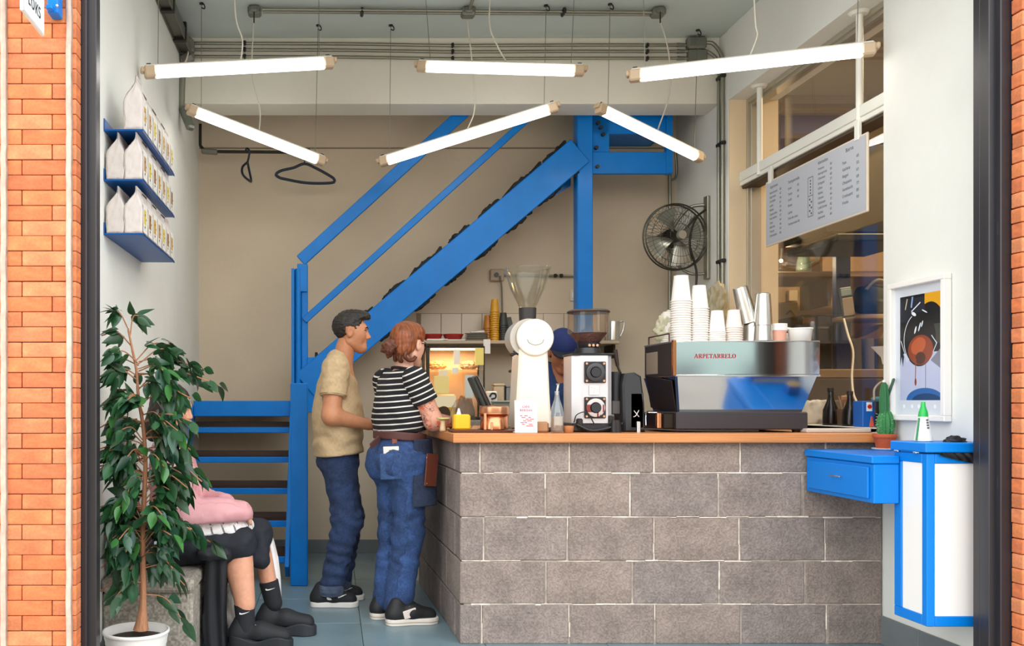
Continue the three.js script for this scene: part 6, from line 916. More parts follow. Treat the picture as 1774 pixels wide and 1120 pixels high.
// ---- head: forward +x, up y, right +z, centre between the ears
function headField(o = {}) {
  const skull = uni([ell([-0.014, 0.036, 0], [0.096, 0.086, 0.074]), ell([0.03, -0.025, 0], [0.062, 0.085, 0.06]), rc([-0.012, -0.06, 0.044], [0.062, -0.094, 0.012], 0.022, 0.02), rc([-0.012, -0.06, -0.044], [0.062, -0.094, -0.012], 0.022, 0.02), ell([0.068, -0.096, 0], [0.023, 0.02, 0.024]), rc([0.08, 0.026, -0.03], [0.08, 0.026, 0.03], 0.014, 0.014), ell([0.05, -0.02, 0.036], [0.03, 0.03, 0.022]), ell([0.05, -0.02, -0.036], [0.03, 0.03, 0.022])], 0.035);
  const nose = uni([rc([0.088, 0.016, 0], [0.112, -0.026, 0], 0.0075, 0.0115), ell([0.098, -0.033, 0.012], [0.012, 0.008, 0.008]), ell([0.098, -0.033, -0.012], [0.012, 0.008, 0.008])], 0.012);
  const lips = uni([rc([0.086, -0.056, -0.018], [0.086, -0.056, 0.018], 0.007, 0.007), rc([0.092, -0.055, -0.006], [0.092, -0.055, 0.006], 0.006, 0.006), rc([0.088, -0.067, -0.012], [0.088, -0.067, 0.012], 0.008, 0.008)], 0.008), slit = rc([0.1, -0.0612, -0.022], [0.1, -0.0612, 0.022], 0.0035, 0.0035);
  const soc = [ell([0.094, 0.004, 0.032], [0.02, 0.0125, 0.018]), ell([0.094, 0.004, -0.032], [0.02, 0.0125, 0.018])], ball = [ell([0.072, 0.004, 0.031], [0.0135, 0.0115, 0.0145]), ell([0.072, 0.004, -0.031], [0.0135, 0.0115, 0.0145])];
  const ear = [1, -1].map(s => { const e = ell([-0.008, -0.004, s * 0.078], [0.021, 0.033, 0.012]), c = ell([-0.004, 0.0, s * 0.091], [0.012, 0.021, 0.008]); return (x, y, z) => Math.max(e(x, y, z), -c(x, y, z)); });
  return (x, y, z) => { let d = smin(skull(x, y, z), nose(x, y, z), 0.014); d = smin(d, lips(x, y, z), 0.01); d = smax(d, -slit(x, y, z), 0.004); for (let i = 0; i < 2; i++) { d = smax(d, -soc[i](x, y, z), 0.012); d = smin(d, ball[i](x, y, z), 0.004); d = smin(d, ear[i](x, y, z), 0.008); } return d; };
}
function handGeo(side, curl, spread = 0.012, cell = 0.0036) { // wrist at the origin, fingers along +x, palm facing -y, thumb at side*z
  const l = [uni([rc([-0.04, 0, 0], [0.02, 0, 0], 0.026, 0.026, 1, 1), rc([0.02, 0, -0.02], [0.085, 0, -0.024], 0.017, 0.013), rc([0.02, 0, 0.02], [0.085, 0, 0.024], 0.017, 0.013), rc([0.02, 0, 0], [0.09, 0, 0], 0.018, 0.014)], 0.02)];
  const Z = [0.031, 0.0105, -0.0105, -0.031], LN = [0.064, 0.076, 0.070, 0.054];
  Z.forEach((z, i) => { let p = [0.086, -0.001, z * side], a = -curl * (0.35 + 0.08 * i), s = [0.46, 0.31, 0.23]; for (let k = 0; k < 3; k++) { const q = [p[0] + Math.cos(a) * LN[i] * s[k], p[1] + Math.sin(a) * LN[i] * s[k], p[2] + side * z * spread * 6]; l.push(rc(p, q, 0.0092 - k * 0.0007, 0.0085 - k * 0.0007)); p = q; a -= curl * 0.55; } });
  const t0 = [0.022, -0.006, side * 0.03], t1 = [0.052, -0.016, side * 0.05], t2 = [0.08, -0.026, side * 0.05]; l.push(rc(t0, t1, 0.014, 0.0105), rc(t1, t2, 0.0105, 0.0085));
  return nets((x, y, z) => { let d = l[0](x, y, z); for (let i = 1; i < l.length; i++) d = smin(d, l[i](x, y, z), 0.006); return d; }, [-0.07, -0.09, -0.085], [0.18, 0.045, 0.085], cell);
}
const aim = (g, at, dir, up) => { const x = V(...dir).normalize(), z = x.clone().cross(V(...up)).normalize(), y = z.clone().cross(x), m = new THREE.Matrix4().makeBasis(x, y, z).setPosition(V(...at)); g.applyMatrix4(m); return g; };
function place(g, m) { g.applyMatrix4(m); return g; }
const headMatrix = (at, yaw = 0, pitch = 0, roll = 0, s = 1) => new THREE.Matrix4().compose(V(...at), new THREE.Quaternion().setFromEuler(new THREE.Euler(roll, yaw, pitch, 'YZX')), V(s, s, s));
const mergeI = (list) => { const l = list.map(g => { for (const k of Object.keys(g.attributes)) if (!['position', 'normal', 'uv'].includes(k)) g.deleteAttribute(k); return g; }); return mergeGeometries(l); };
// cloth and skin
const denimBump = tex(256, (u, v) => 0.5 + 0.25 * Math.sin((u + v) * 256 * 0.9) + 0.35 * (fbm(u, v, 16, 501, 3) - 0.5), false, 6);
const denim = (r, g, b, seed) => mat(0xffffff, 0.88, { map: tex(256, (u, v) => { const s = fbm(u, v, 4, seed, 5), f = vn(u, v, 64, 64, seed + 9), k = 0.8 + 0.5 * (s - 0.35) + 0.22 * (f - 0.5); return [r * k, g * k, b * k]; }, true, 2.2), bumpMap: denimBump, bumpScale: 0.0015 });
const skin = (r, g, b, seed) => phys(0xffffff, 0.52, { map: mottle([r, g, b], 0.05, 12, seed, 6), sheen: 0.2, sheenRoughness: 0.6 });
const heather = (r, g, b, seed) => mat(0xffffff, 0.9, { map: tex(256, (u, v) => { const s = fbm(u, v, 30, seed, 2, 24), k = 0.97 + 0.11 * (s - 0.5); return [r * k, g * k, b * k]; }, true, 3), bumpMap: fineTex, bumpScale: 0.001 });
const fold = (x, y, z, a, f, s) => a * n3(x * f + s, y * f * 1.6, z * f) + a * 0.5 * n3(x * f * 2.3, y * f * 2.6 + s, z * f * 2.3);
const surfX = (hf, y, z) => { let x = 0.16; while (x > 0 && hf(x, y, z) > 0) x -= 0.0006; return x; };   // front of a head at height y, side z
// ---- shoe: heel at x = 0, toe along +x, sole on y = 0
function shoe(parent, at, turn, o) {
  const g = new THREE.Group(); g.name = 'shoe'; parent.add(g); g.position.set(...at); g.rotation.y = turn; if (o.pitch) g.rotation.z = o.pitch; const L = o.len || 0.285, w = o.w || 0.048, st = o.sole || 0.032;
  const out = new THREE.Shape(); out.moveTo(0.004, 0); out.bezierCurveTo(0, w * 0.9, 0.05, w * 0.85, L * 0.42, w * 0.72); out.bezierCurveTo(L * 0.6, w * 0.75, L * 0.7, w * 1.05, L * 0.82, w); out.bezierCurveTo(L * 0.97, w * 0.85, L, w * 0.4, L, 0); out.bezierCurveTo(L, -w * 0.5, L * 0.95, -w * 0.9, L * 0.8, -w); out.bezierCurveTo(L * 0.68, -w, L * 0.55, -w * 0.7, L * 0.42, -w * 0.72); out.bezierCurveTo(0.05, -w * 0.85, 0, -w * 0.9, 0.004, 0);
  const sg = new THREE.ExtrudeGeometry(out, { depth: st - 0.012, bevelEnabled: true, bevelSize: 0.006, bevelThickness: 0.006, bevelSegments: 3, curveSegments: 14 }); sg.rotateX(-Math.PI / 2); sg.translate(0, 0.006, 0);
  if (o.wavy) { const p = sg.attributes.position; for (let i = 0; i < p.count; i++) { const x = p.getX(i) / L, y = p.getY(i); p.setY(i, y + (y > st * 0.5 ? 0.012 * Math.sin(x * 9 + 1) + 0.02 * Math.max(0, 0.3 - x) : Math.max(0, 0.004 * Math.sin(x * 12)))); } sg.computeVertexNormals(); }
  mesh('sole', boxUV(sg), o.soleM, g); if (o.band) mesh('sole_band', (() => { const q = sg.clone(); q.scale(1.012, 0.2, 1.02); q.translate(-0.0015, st * 0.36, 0); return q; })(), o.band, g);
  const up = uni([rc([0.045, st + 0.02, 0], [L * 0.5, st + 0.028, 0], 0.046, 0.046, 1, 0.85), rc([L * 0.5, st + 0.025, 0], [L - 0.045, st + 0.008, 0], 0.046, 0.04, 1, 1), rc([0.05, st + 0.02, 0], [0.06, st + 0.075, 0], 0.045, 0.04, 1, 0.85)], 0.03);
  mesh('upper', nets((x, y, z) => smax(up(x, y, z), st - 0.006 - y, 0.004), [-0.03, 0, -0.08], [L + 0.03, st + 0.14, 0.08], 0.006), o.upperM, g);
  if (o.swoosh) for (const s of [1, -1]) { const sw = new THREE.Shape(); sw.moveTo(0, 0.03); sw.bezierCurveTo(-0.012, 0.004, 0.02, 0.0, 0.09, 0.036); sw.bezierCurveTo(0.03, 0.018, 0.008, 0.012, 0, 0.03); const q = new THREE.ExtrudeGeometry(sw, { depth: 0.012, bevelEnabled: false, curveSegments: 12 }); q.scale(1.25, 1.25, 1); q.translate(0.095, st + 0.002, 0.036); if (s < 0) q.scale(1, 1, -1); q.computeVertexNormals(); mesh('side_mark', q, o.swoosh, g); }
  if (o.patch) for (const s of [1, -1]) { mesh('quarter_patch', tr(bev(0.075, 0.045, 0.006, 0.003), 0.12, st + 0.03, s * 0.043, 0, s * 0.05, 0.25), o.patch, g); }
  if (o.laceM) for (let k = 0; k < 5; k++) { const x = L * 0.42 + k * 0.021, y = st + 0.075 - k * 0.009; mesh('lace', tube([[x, y - 0.012, -0.03], [x + 0.006, y, 0], [x + 0.002, y - 0.012, 0.03]], 0.0035, 14, 6), o.laceM, g); }
  return g;
}
const swooshGeo = (s) => { const sw = new THREE.Shape(); sw.moveTo(0, 0.012); sw.bezierCurveTo(-0.006, 0, 0.012, 0, 0.042, 0.016); sw.bezierCurveTo(0.014, 0.008, 0.006, 0.006, 0, 0.012); const g = new THREE.ExtrudeGeometry(sw, { depth: 0.002, bevelEnabled: false }); g.scale(s, s, 1); return g; };

// ------------------------------------------------------------------ man in the tan shirt
{
  const d = 5.42, o = thing('person', 'man in a tan t-shirt and blue jeans queuing in profile', 'person', [(590 - VPX) * d / FOCAL, 0, -d]);
  const HC = [0.062, 1.607, 0], hm = headMatrix(HC, 0.0, -0.03, 0, 0.97), hf = headField();
  const sk = skin(0.775, 0.525, 0.375, 601);
  const A = { rs: [-0.03, 1.39, 0.175], re: [-0.055, 1.115, 0.225], rw: [0.165, 1.06, 0.155], ls: [-0.03, 1.39, -0.175], le: [-0.03, 1.115, -0.225], lw: [0.19, 1.055, -0.03] };
  const legs = { rh: [-0.012, 0.86, 0.072], rk: [0.035, 0.5, 0.09], ra: [-0.055, 0.1, 0.1], lh: [-0.012, 0.86, -0.072], lk: [0.055, 0.5, -0.09], la: [-0.005, 0.1, -0.095] };
  const neck = rc([0.0, 1.38, 0], [0.034, 1.54, 0], 0.066, 0.056);
  const arms = uni([rc(A.rs, A.re, 0.062, 0.052), rc(A.re, A.rw, 0.053, 0.031), rc(A.ls, A.le, 0.062, 0.052), rc(A.le, A.lw, 0.053, 0.031)], 0.03);
  const core = uni([rc([-0.01, 1.0, 0], [-0.01, 1.28, 0], 0.1, 0.11, 1, 1.35), rc([-0.02, 1.36, -0.13], [-0.02, 1.36, 0.13], 0.06, 0.06), rc(legs.rh, legs.rk, 0.07, 0.055), rc(legs.rk, legs.ra, 0.055, 0.04), rc(legs.lh, legs.lk, 0.07, 0.055), rc(legs.lk, legs.la, 0.055, 0.04), neck], 0.05);
  const body = nets((x, y, z) => smin(core(x, y, z), arms(x, y, z), 0.03), [-0.2, 0.06, -0.32], [0.26, 1.6, 0.32], 0.011);
  const head = place(nets((x, y, z) => hf(x, y, z), [-0.15, -0.15, -0.12], [0.15, 0.15, 0.12], 0.0042), hm);
  const hr = aim(handGeo(-1, 0.75), [A.rw[0] + 0.03, A.rw[1] - 0.006, A.rw[2] - 0.012], [0.95, -0.22, -0.25], [0.2, 1, 0.25]), hl = aim(handGeo(1, 0.75), [A.lw[0] + 0.02, A.lw[1], A.lw[2]], [0.95, -0.15, 0.1], [0.15, 1, 0]);
  mesh('body', mergeI([body, head, hr, hl]), sk, o);
  // hair: short sides, swept top
  const cap = uni([ell([-0.017, 0.038, 0], [0.1015, 0.092, 0.0785]), ell([0.02, 0.095, 0], [0.083, 0.044, 0.06]), ell([0.075, 0.098, 0], [0.04, 0.028, 0.05])], 0.03);
  const hair = nets((x, y, z) => { const e = cap(x, y, z) + 0.0035 * n3(x * 30, y * 60, z * 60); const front = x - (0.066 + 0.35 * (y - 0.07)), low = (x > 0.012 ? (x < 0.034 ? -0.012 : 0.034) : -0.055 + Math.max(0, x + 0.075) * 0.72) - y; let q = Math.max(e, low); if (y < 0.078) q = Math.max(q, front); if (x > -0.034 && x < 0.018 && y < 0.03 && Math.abs(z) > 0.06) q = Math.max(q, 0.004); return q; }, [-0.16, -0.1, -0.13], [0.16, 0.18, 0.13], 0.0044);
  mesh('hair', place(hair, hm), mat(0xffffff, 0.55, { map: tex(128, (u, v) => { const k = 0.55 + 0.9 * fbm(u, v, 32, 611, 3, 4); return [0.13 * k, 0.105 * k, 0.085 * k]; }, true, 6) }), o);
  const brow = mat(0x1d1511, 0.8); const onFace = (pts, lift) => pts.map(([y, z]) => [surfX(hf, y, z) + lift, y, z]);
  for (const s of [1, -1]) mesh('eyebrow', place(tube(onFace([[0.024, s * 0.012], [0.03, s * 0.024], [0.031, s * 0.036], [0.025, s * 0.05]], 0.0005), 0.004, 24, 6), hm), brow, o);
  for (const s of [1, -1]) { const ex = surfX(hf, 0.004, s * 0.031); mesh('eye', place(new THREE.SphereGeometry(0.0105, 16, 12).scale(1, 0.7, 1.1).translate(ex - 0.0075, 0.004, s * 0.031), hm), mat(0xe9e2da, 0.25), o); mesh('iris', place(new THREE.SphereGeometry(0.0055, 12, 10).translate(ex - 0.0016, 0.0035, s * 0.0315), hm), mat(0x24160e, 0.2), o); mesh('eyelid', place(tube([[ex - 0.002, 0.009, s * 0.019], [ex + 0.0022, 0.0112, s * 0.031], [ex - 0.004, 0.008, s * 0.044]], 0.0022, 14, 6), hm), brow, o); }
  mesh('lips', place(merge([rcLip(-0.0555, 0.0048), rcLip(-0.0675, 0.0052)]), hm), skin(0.72, 0.40, 0.33, 605), o);
  // shirt
  const torso = uni([rc([-0.014, 0.86, 0], [-0.016, 1.12, 0], 0.15, 0.14, 1, 1.36), rc([-0.016, 1.1, 0], [-0.022, 1.27, 0], 0.138, 0.126, 1, 1.4), rc([-0.03, 1.375, -0.14], [-0.03, 1.375, 0.14], 0.068, 0.068), rc([-0.012, 1.445, 0.045], [-0.03, 1.39, 0.16], 0.046, 0.06), rc([-0.012, 1.445, -0.045], [-0.03, 1.39, -0.16], 0.046, 0.06), rc([-0.02, 1.45, -0.03], [-0.02, 1.45, 0.03], 0.05, 0.05)], 0.06);
  const slv = uni([rc(A.rs, A.re, 0.076, 0.077), rc(A.ls, A.le, 0.076, 0.077)], 0.02);
  const along = (x, y, z, a, b) => { const v = [b[0] - a[0], b[1] - a[1], b[2] - a[2]], L = Math.hypot(...v); return ((x - a[0]) * v[0] + (y - a[1]) * v[1] + (z - a[2]) * v[2]) / L; };
  const shirt = nets((x, y, z) => {
    let t = torso(x, y, z) + fold(x, y, z, 0.003, 6, 3) + 0.004 * Math.sin(y * 60 + x * 14 + z * 8 + 2 * n3(x * 4, y * 4, z * 4)) * sstep(1.15, 0.95, y); t = smax(t, 0.882 + 0.012 * Math.sin(x * 9) - y, 0.006);
    let s = slv(x, y, z) + fold(x, y, z, 0.004, 14, 9); const r = z > 0 ? along(x, y, z, A.rs, A.re) : along(x, y, z, A.ls, A.le); s = smax(s, r - 0.17, 0.006);
    let q = smin(t, s, 0.028); q = smax(q, 0.083 - Math.hypot(x - 0.036, (y - 1.505) * 0.85, z), 0.006); return q;
  }, [-0.22, 0.84, -0.36], [0.24, 1.53, 0.36], 0.0085);
  mesh('t_shirt', shirt, heather(0.80, 0.69, 0.53, 620), o);
  mesh('sleeve_hem', (() => { const g = new THREE.TorusGeometry(0.0765, 0.003, 6, 40), v = V(A.re[0] - A.rs[0], A.re[1] - A.rs[1], A.re[2] - A.rs[2]).normalize(); g.applyQuaternion(new THREE.Quaternion().setFromUnitVectors(V(0, 0, 1), v)); g.translate(A.rs[0] + v.x * 0.158, A.rs[1] + v.y * 0.158, A.rs[2] + v.z * 0.158); return g; })(), heather(0.82, 0.70, 0.56, 621), o);
  // jeans
  const jr = uni([rc([-0.012, 0.93, 0], [-0.016, 0.86, 0], 0.115, 0.126, 1, 1.12), rc(legs.rh, legs.rk, 0.104, 0.084), rc(legs.rk, legs.ra, 0.084, 0.068)], 0.04), jl = uni([rc([-0.012, 0.93, 0], [-0.016, 0.86, 0], 0.115, 0.126, 1, 1.12), rc(legs.lh, legs.lk, 0.104, 0.084), rc(legs.lk, legs.la, 0.084, 0.068)], 0.04);
  const jeans = nets((x, y, z) => { let q = smin(jr(x, y, z), jl(x, y, z), 0.018) + fold(x, y, z, 0.005, 9, 1) + 0.006 * Math.sin(y * 85 + x * 26 + 3 * n3(x * 5, y * 5, z * 5)) * (sstep(0.66, 0.5, y) * 0.8 * sstep(0.12, 0.3, y) + sstep(0.3, 0.15, y) * 0.7); return smax(smax(q, 0.075 - y, 0.006), y - 0.93, 0.006); }, [-0.22, 0.04, -0.26], [0.24, 1.0, 0.26], 0.009);
  const jm = denim(0.20, 0.275, 0.43, 640); mesh('jeans', jeans, jm, o);
  const cuffM = denim(0.40, 0.455, 0.56, 650); for (const a of [legs.ra, legs.la]) mesh('cuff', lathe([[0.069, 0], [0.074, 0.002], [0.076, 0.035], [0.074, 0.06], [0.068, 0.062]], 36).translate(a[0] - 0.002, 0.068, a[2]), cuffM, o);
  const so = { soleM: mat(0xe3ddd4, 0.6), upperM: mat(0x191a1d, 0.75, { bumpMap: fineTex, bumpScale: 0.002 }), swoosh: mat(0xeeeae4, 0.5), len: 0.275 };
  shoe(o, [-0.175, 0, 0.1], 0.02, so); shoe(o, [-0.135, 0, -0.1], -0.03, so);
}
function rcLip(y, r) { return tube([[0.083, y, -0.022], [0.0915, y + 0.001, -0.008], [0.0925, y, 0], [0.0915, y + 0.001, 0.008], [0.083, y, 0.022]], r, 24, 8); }

// ------------------------------------------------------------------ woman in the striped shirt
{
  const d = 5.02, o = thing('person', 'woman with ginger bun, striped t-shirt and denim apron at the counter', 'person', [(695 - VPX) * d / FOCAL, 0, -d], 0.5);
  const HC = [0.035, 1.508, 0.02], hm = headMatrix(HC, 0.35, -0.06, 0, 0.96), hf = headField(), sk = skin(0.87, 0.66, 0.56, 701);
  const A = { rs: [-0.01, 1.315, 0.15], re: [0.085, 1.092, 0.185], rw: [0.29, 1.083, 0.07], ls: [-0.01, 1.315, -0.15], le: [0.07, 1.092, -0.19], lw: [0.27, 1.083, -0.06] };
  const legs = { rh: [0.0, 0.86, 0.085], rk: [0.0, 0.48, 0.07], ra: [-0.055, 0.09, 0.055], lh: [0.0, 0.86, -0.085], lk: [0.0, 0.48, -0.075], la: [-0.055, 0.09, -0.065] };
  const core = uni([rc([-0.005, 1.0, 0], [-0.01, 1.2, 0], 0.09, 0.095, 1, 1.3), rc([-0.01, 1.3, -0.11], [-0.01, 1.3, 0.11], 0.05, 0.05), rc([0.0, 1.3, 0], [0.022, 1.45, 0.01], 0.056, 0.05), rc(legs.rh, legs.rk, 0.07, 0.055), rc(legs.rk, legs.ra, 0.05, 0.038), rc(legs.lh, legs.lk, 0.07, 0.055), rc(legs.lk, legs.la, 0.05, 0.038)], 0.05);
  const arms = uni([rc(A.rs, A.re, 0.06, 0.047), rc(A.re, A.rw, 0.047, 0.029), rc(A.ls, A.le, 0.06, 0.045), rc(A.le, A.lw, 0.045, 0.029)], 0.03);
  const body = nets((x, y, z) => smin(core(x, y, z), arms(x, y, z), 0.03), [-0.2, 0.05, -0.3], [0.36, 1.55, 0.3], 0.011), head = place(nets(hf, [-0.15, -0.15, -0.12], [0.15, 0.15, 0.12], 0.0044), hm);
  const hr = aim(handGeo(-1, 0.5), [A.rw[0] + 0.02, A.rw[1] - 0.004, A.rw[2] - 0.01], [0.85, -0.1, -0.5], [0.1, 1, 0]), hl = aim(handGeo(1, 0.5), [A.lw[0] + 0.02, A.lw[1], A.lw[2]], [0.95, -0.1, 0.3], [0.1, 1, 0]);
  mesh('body', mergeI([body, head, hr, hl]), sk, o);
  { // tattooed skin of the right arm: inked sleeve just over the skin
    const ta = tex(512, (u, v) => { const a = Math.abs(fbm(u, v, 7, 720, 4) - 0.5), b = Math.abs(fbm(u, v, 13, 730, 3) - 0.5), ink = Math.max(sstep(0.035, 0.008, a), sstep(0.03, 0.006, b) * 0.8) * sstep(0.35, 0.5, fbm(u, v, 3, 740, 2)), red = sstep(0.66, 0.72, fbm(u, v, 6, 750, 3)), c = [0.87 - 0.02 * red, 0.62 - 0.2 * red, 0.52 - 0.2 * red]; return c.map((q, i) => mix(q, [0.27, 0.25, 0.25][i], ink * 0.85)); }, true, 4);
    const f = uni([rc(A.rs, A.re, 0.0615, 0.0485), rc(A.re, A.rw, 0.0485, 0.0305)], 0.03), g = nets((x, y, z) => { const t = ((x - A.rs[0]) * (A.re[0] - A.rs[0]) + (y - A.rs[1]) * (A.re[1] - A.rs[1]) + (z - A.rs[2]) * (A.re[2] - A.rs[2])) / 0.0605; const w = (x - 0.27); return Math.max(f(x, y, z), (0.45 - t) * 0.2, w); }, [-0.1, 1.0, 0.0], [0.34, 1.42, 0.28], 0.008);
    mesh('tattoo', g, phys(0xffffff, 0.55, { map: ta }), o);
  }
  const cap = uni([ell([-0.02, 0.036, 0], [0.112, 0.1, 0.088]), ell([0.03, 0.075, 0], [0.075, 0.05, 0.075]), ell([-0.06, -0.03, 0], [0.06, 0.06, 0.068])], 0.03);
  const ginger = mat(0xffffff, 0.5, { map: tex(256, (u, v) => { const k = 0.55 + 0.85 * fbm(u, v, 40, 760, 3, 5); return [0.52 * k, 0.27 * k, 0.12 * k]; }, true, 5) });
  const hair = nets((x, y, z) => { const e = cap(x, y, z) + 0.002 * n3(x * 16, y * 30, z * 16); const front = x - (0.07 + 0.25 * (y - 0.05)), low = (x > 0.0 ? 0.022 : -0.075 + Math.max(0, x + 0.09) * 0.6) - y; let q = Math.max(e, low, front); if (x > -0.036 && x < 0.02 && y < 0.03 && Math.abs(z) > 0.062) q = Math.max(q, 0.004); return q; }, [-0.17, -0.12, -0.13], [0.16, 0.17, 0.13], 0.0046);
  mesh('hair', place(hair, hm), ginger, o);
  const bunM = mat(0xffffff, 0.55, { map: tex(256, (u, v) => { const k = 0.4 + 1.0 * fbm(u, v, 16, 765, 3, 16); return [0.40 * k, 0.20 * k, 0.10 * k]; }, true, 8) });
  mesh('bun', place(nets((x, y, z) => { let q = Math.hypot((x + 0.132) / 1.0, (y + 0.03) / 1.25, (z + 0.035) / 1.1) - 0.04; const a = Math.atan2(y + 0.03, x + 0.132); return q + 0.007 * Math.sin(a * 3 + z * 90) + 0.006 * n3(x * 40, y * 40, z * 40); }, [-0.21, -0.13, -0.12], [-0.05, 0.06, 0.08], 0.004), hm), bunM, o);
  mesh('hair_curl', place(merge([tube([[-0.08, -0.04, 0.05], [-0.09, -0.075, 0.045], [-0.06, -0.095, 0.05], [-0.03, -0.09, 0.06], [-0.02, -0.07, 0.07]], 0.011, 40, 8), tube([[-0.1, -0.06, 0.02], [-0.09, -0.095, 0.01], [-0.06, -0.1, 0.0]], 0.012, 30, 8), tube([[-0.1, -0.05, -0.02], [-0.085, -0.09, -0.03], [-0.05, -0.09, -0.05]], 0.011, 30, 8)]), hm), bunM, o);
  { const gm = mat(0x1a1416, 0.3); mesh('glasses', place(merge([tube([[-0.01, 0.006, 0.08], [0.04, 0.01, 0.075], [0.088, 0.01, 0.06]], 0.0022, 20, 6), tube([[-0.01, 0.006, -0.08], [0.04, 0.01, -0.075], [0.088, 0.01, -0.06]], 0.0022, 20, 6), new THREE.TorusGeometry(0.022, 0.0025, 8, 28).rotateY(Math.PI / 2).translate(0.1, 0.004, 0.032), new THREE.TorusGeometry(0.022, 0.0025, 8, 28).rotateY(Math.PI / 2).translate(0.1, 0.004, -0.032), tube([[0.1, 0.006, -0.01], [0.106, 0.009, 0], [0.1, 0.006, 0.01]], 0.002, 10, 6)]), hm), gm, o); }
  // striped shirt: the stripes follow the cloth, sleeves along the arm
  const stripe = tex(8, (u, v) => (v > 0.77 ? [0.88, 0.86, 0.83] : [0.095, 0.09, 0.10]), true, 1, 64);
  const stM = mat(0xffffff, 0.88, { map: stripe, bumpMap: fineTex, bumpScale: 0.001 });
  const torso = uni([rc([-0.01, 1.03, 0], [-0.015, 1.14, 0], 0.132, 0.125, 1, 1.15), rc([-0.015, 1.14, 0], [-0.012, 1.23, 0], 0.122, 0.112, 1, 1.28), rc([-0.012, 1.31, -0.115], [-0.012, 1.31, 0.115], 0.06, 0.06), rc([0.06, 1.19, -0.07], [0.06, 1.19, 0.07], 0.07, 0.07)], 0.07);
  const shirt = nets((x, y, z) => { let t = torso(x, y, z) + fold(x, y, z, 0.005, 8, 23); t = smax(t, 1.03 - y, 0.006); t = smax(t, 0.072 - Math.hypot(x - 0.01, y - 1.405, z - 0.005), 0.006); return t; }, [-0.2, 1.0, -0.24], [0.2, 1.42, 0.24], 0.0075);
  { const p = shirt.attributes.position, uv = shirt.attributes.uv; for (let i = 0; i < p.count; i++) { uv.setXY(i, p.getX(i), (p.getY(i) - 0.12 * p.getX(i) - 1.03) / 0.0305); } } mesh('striped_shirt', shirt, stM, o);
  for (const s of [1, -1]) {
    const a = s > 0 ? A.rs : A.ls, b = s > 0 ? A.re : A.le, v = V(b[0] - a[0], b[1] - a[1], b[2] - a[2]).normalize(), f = rc(a, b, 0.072, 0.073);
    const g = nets((x, y, z) => { const t = (x - a[0]) * v.x + (y - a[1]) * v.y + (z - a[2]) * v.z; return smax(f(x, y, z) + fold(x, y, z, 0.003, 14, 31), t - 0.135, 0.006); }, [a[0] - 0.1, a[1] - 0.22, a[2] - 0.12], [a[0] + 0.2, a[1] + 0.1, a[2] + 0.13], 0.0075);
    const p = g.attributes.position, uv = g.attributes.uv; for (let i = 0; i < p.count; i++) { const t = (p.getX(i) - a[0]) * v.x + (p.getY(i) - a[1]) * v.y + (p.getZ(i) - a[2]) * v.z; uv.setXY(i, 0, (t + 0.1) / 0.0305); } mesh('sleeve', g, stM, o);
  }
  mesh('collar', (() => { const g = new THREE.TorusGeometry(0.06, 0.008, 8, 40); g.rotateX(Math.PI / 2); g.rotateZ(-0.2); g.translate(0.008, 1.372, 0.004); return g; })(), mat(0x17161a, 0.9), o);
  // jeans
  const jr = uni([rc([-0.01, 1.0, 0], [-0.015, 0.9, 0], 0.122, 0.138, 1, 1.18), ell([-0.07, 0.86, 0.07], [0.105, 0.11, 0.1]), rc(legs.rh, legs.rk, 0.105, 0.08), rc(legs.rk, legs.ra, 0.08, 0.078)], 0.05), jl = uni([rc([-0.01, 1.0, 0], [-0.015, 0.9, 0], 0.122, 0.138, 1, 1.18), ell([-0.07, 0.86, -0.07], [0.105, 0.11, 0.1]), rc(legs.lh, legs.lk, 0.105, 0.08), rc(legs.lk, legs.la, 0.08, 0.078)], 0.05);
  const jeansF = (x, y, z) => smin(jr(x, y, z), jl(x, y, z), 0.012);
  mesh('jeans', nets((x, y, z) => { const q = jeansF(x, y, z) + fold(x, y, z, 0.004, 9, 41) + 0.004 * Math.sin(y * 70 + x * 30 + 3 * n3(x * 5, y * 5, z * 5)) * sstep(0.72, 0.55, y) * sstep(0.2, 0.4, y); return smax(smax(q, 0.05 - y, 0.006), y - 1.0, 0.006); }, [-0.24, 0.02, -0.26], [0.22, 1.03, 0.26], 0.009), denim(0.225, 0.34, 0.545, 770), o);
  mesh('waist_strap', nets((x, y, z) => { const q = Math.abs(Math.hypot((x + 0.01) / 1, z / 1.16) - 0.134) - 0.006; return Math.max(q, Math.abs(y - 1.005 + 0.08 * x) - 0.022); }, [-0.2, 0.94, -0.2], [0.18, 1.07, 0.2], 0.005), mat(0x57302b, 0.6), o);
  mesh('strap_tail', bar([-0.15, 1.0, 0.02], [-0.22, 0.955, 0.04], 0.008, 0.035, 0.003), mat(0x4d2b27, 0.6), o);
  { const apM = denim(0.20, 0.245, 0.35, 780); mesh('apron', nets((x, y, z) => { const q = Math.abs(Math.hypot((x + 0.005) / 1.12, z / 1.18) - (0.147 + 0.02 * sstep(0.95, 0.7, y)) - 0.005 * Math.sin(z * 40 + y * 12)) - 0.005; return Math.max(q, 0.03 - 0.05 * (0.95 - y) - x - 0.36 * Math.max(0, z) , 0.635 - y, y - 0.995); }, [-0.1, 0.6, -0.24], [0.26, 1.02, 0.24], 0.0055), apM, o);
    const lp = mesh('leather_pocket', tr(bev(0.085, 0.175, 0.008, 0.003), 0.062, 0.83, 0.2, 0, 0.14, -0.1), mat(0x6b3322, 0.55), o); for (const y of [0.9, 0.895, 0.76]) mesh('rivet', new THREE.SphereGeometry(0.004, 10, 8).translate(0.026, y, 0.21), M.copper, lp); mesh('strap_rivet', new THREE.SphereGeometry(0.005, 10, 8).translate(0.055, 0.985, 0.153), M.chrome, o); }
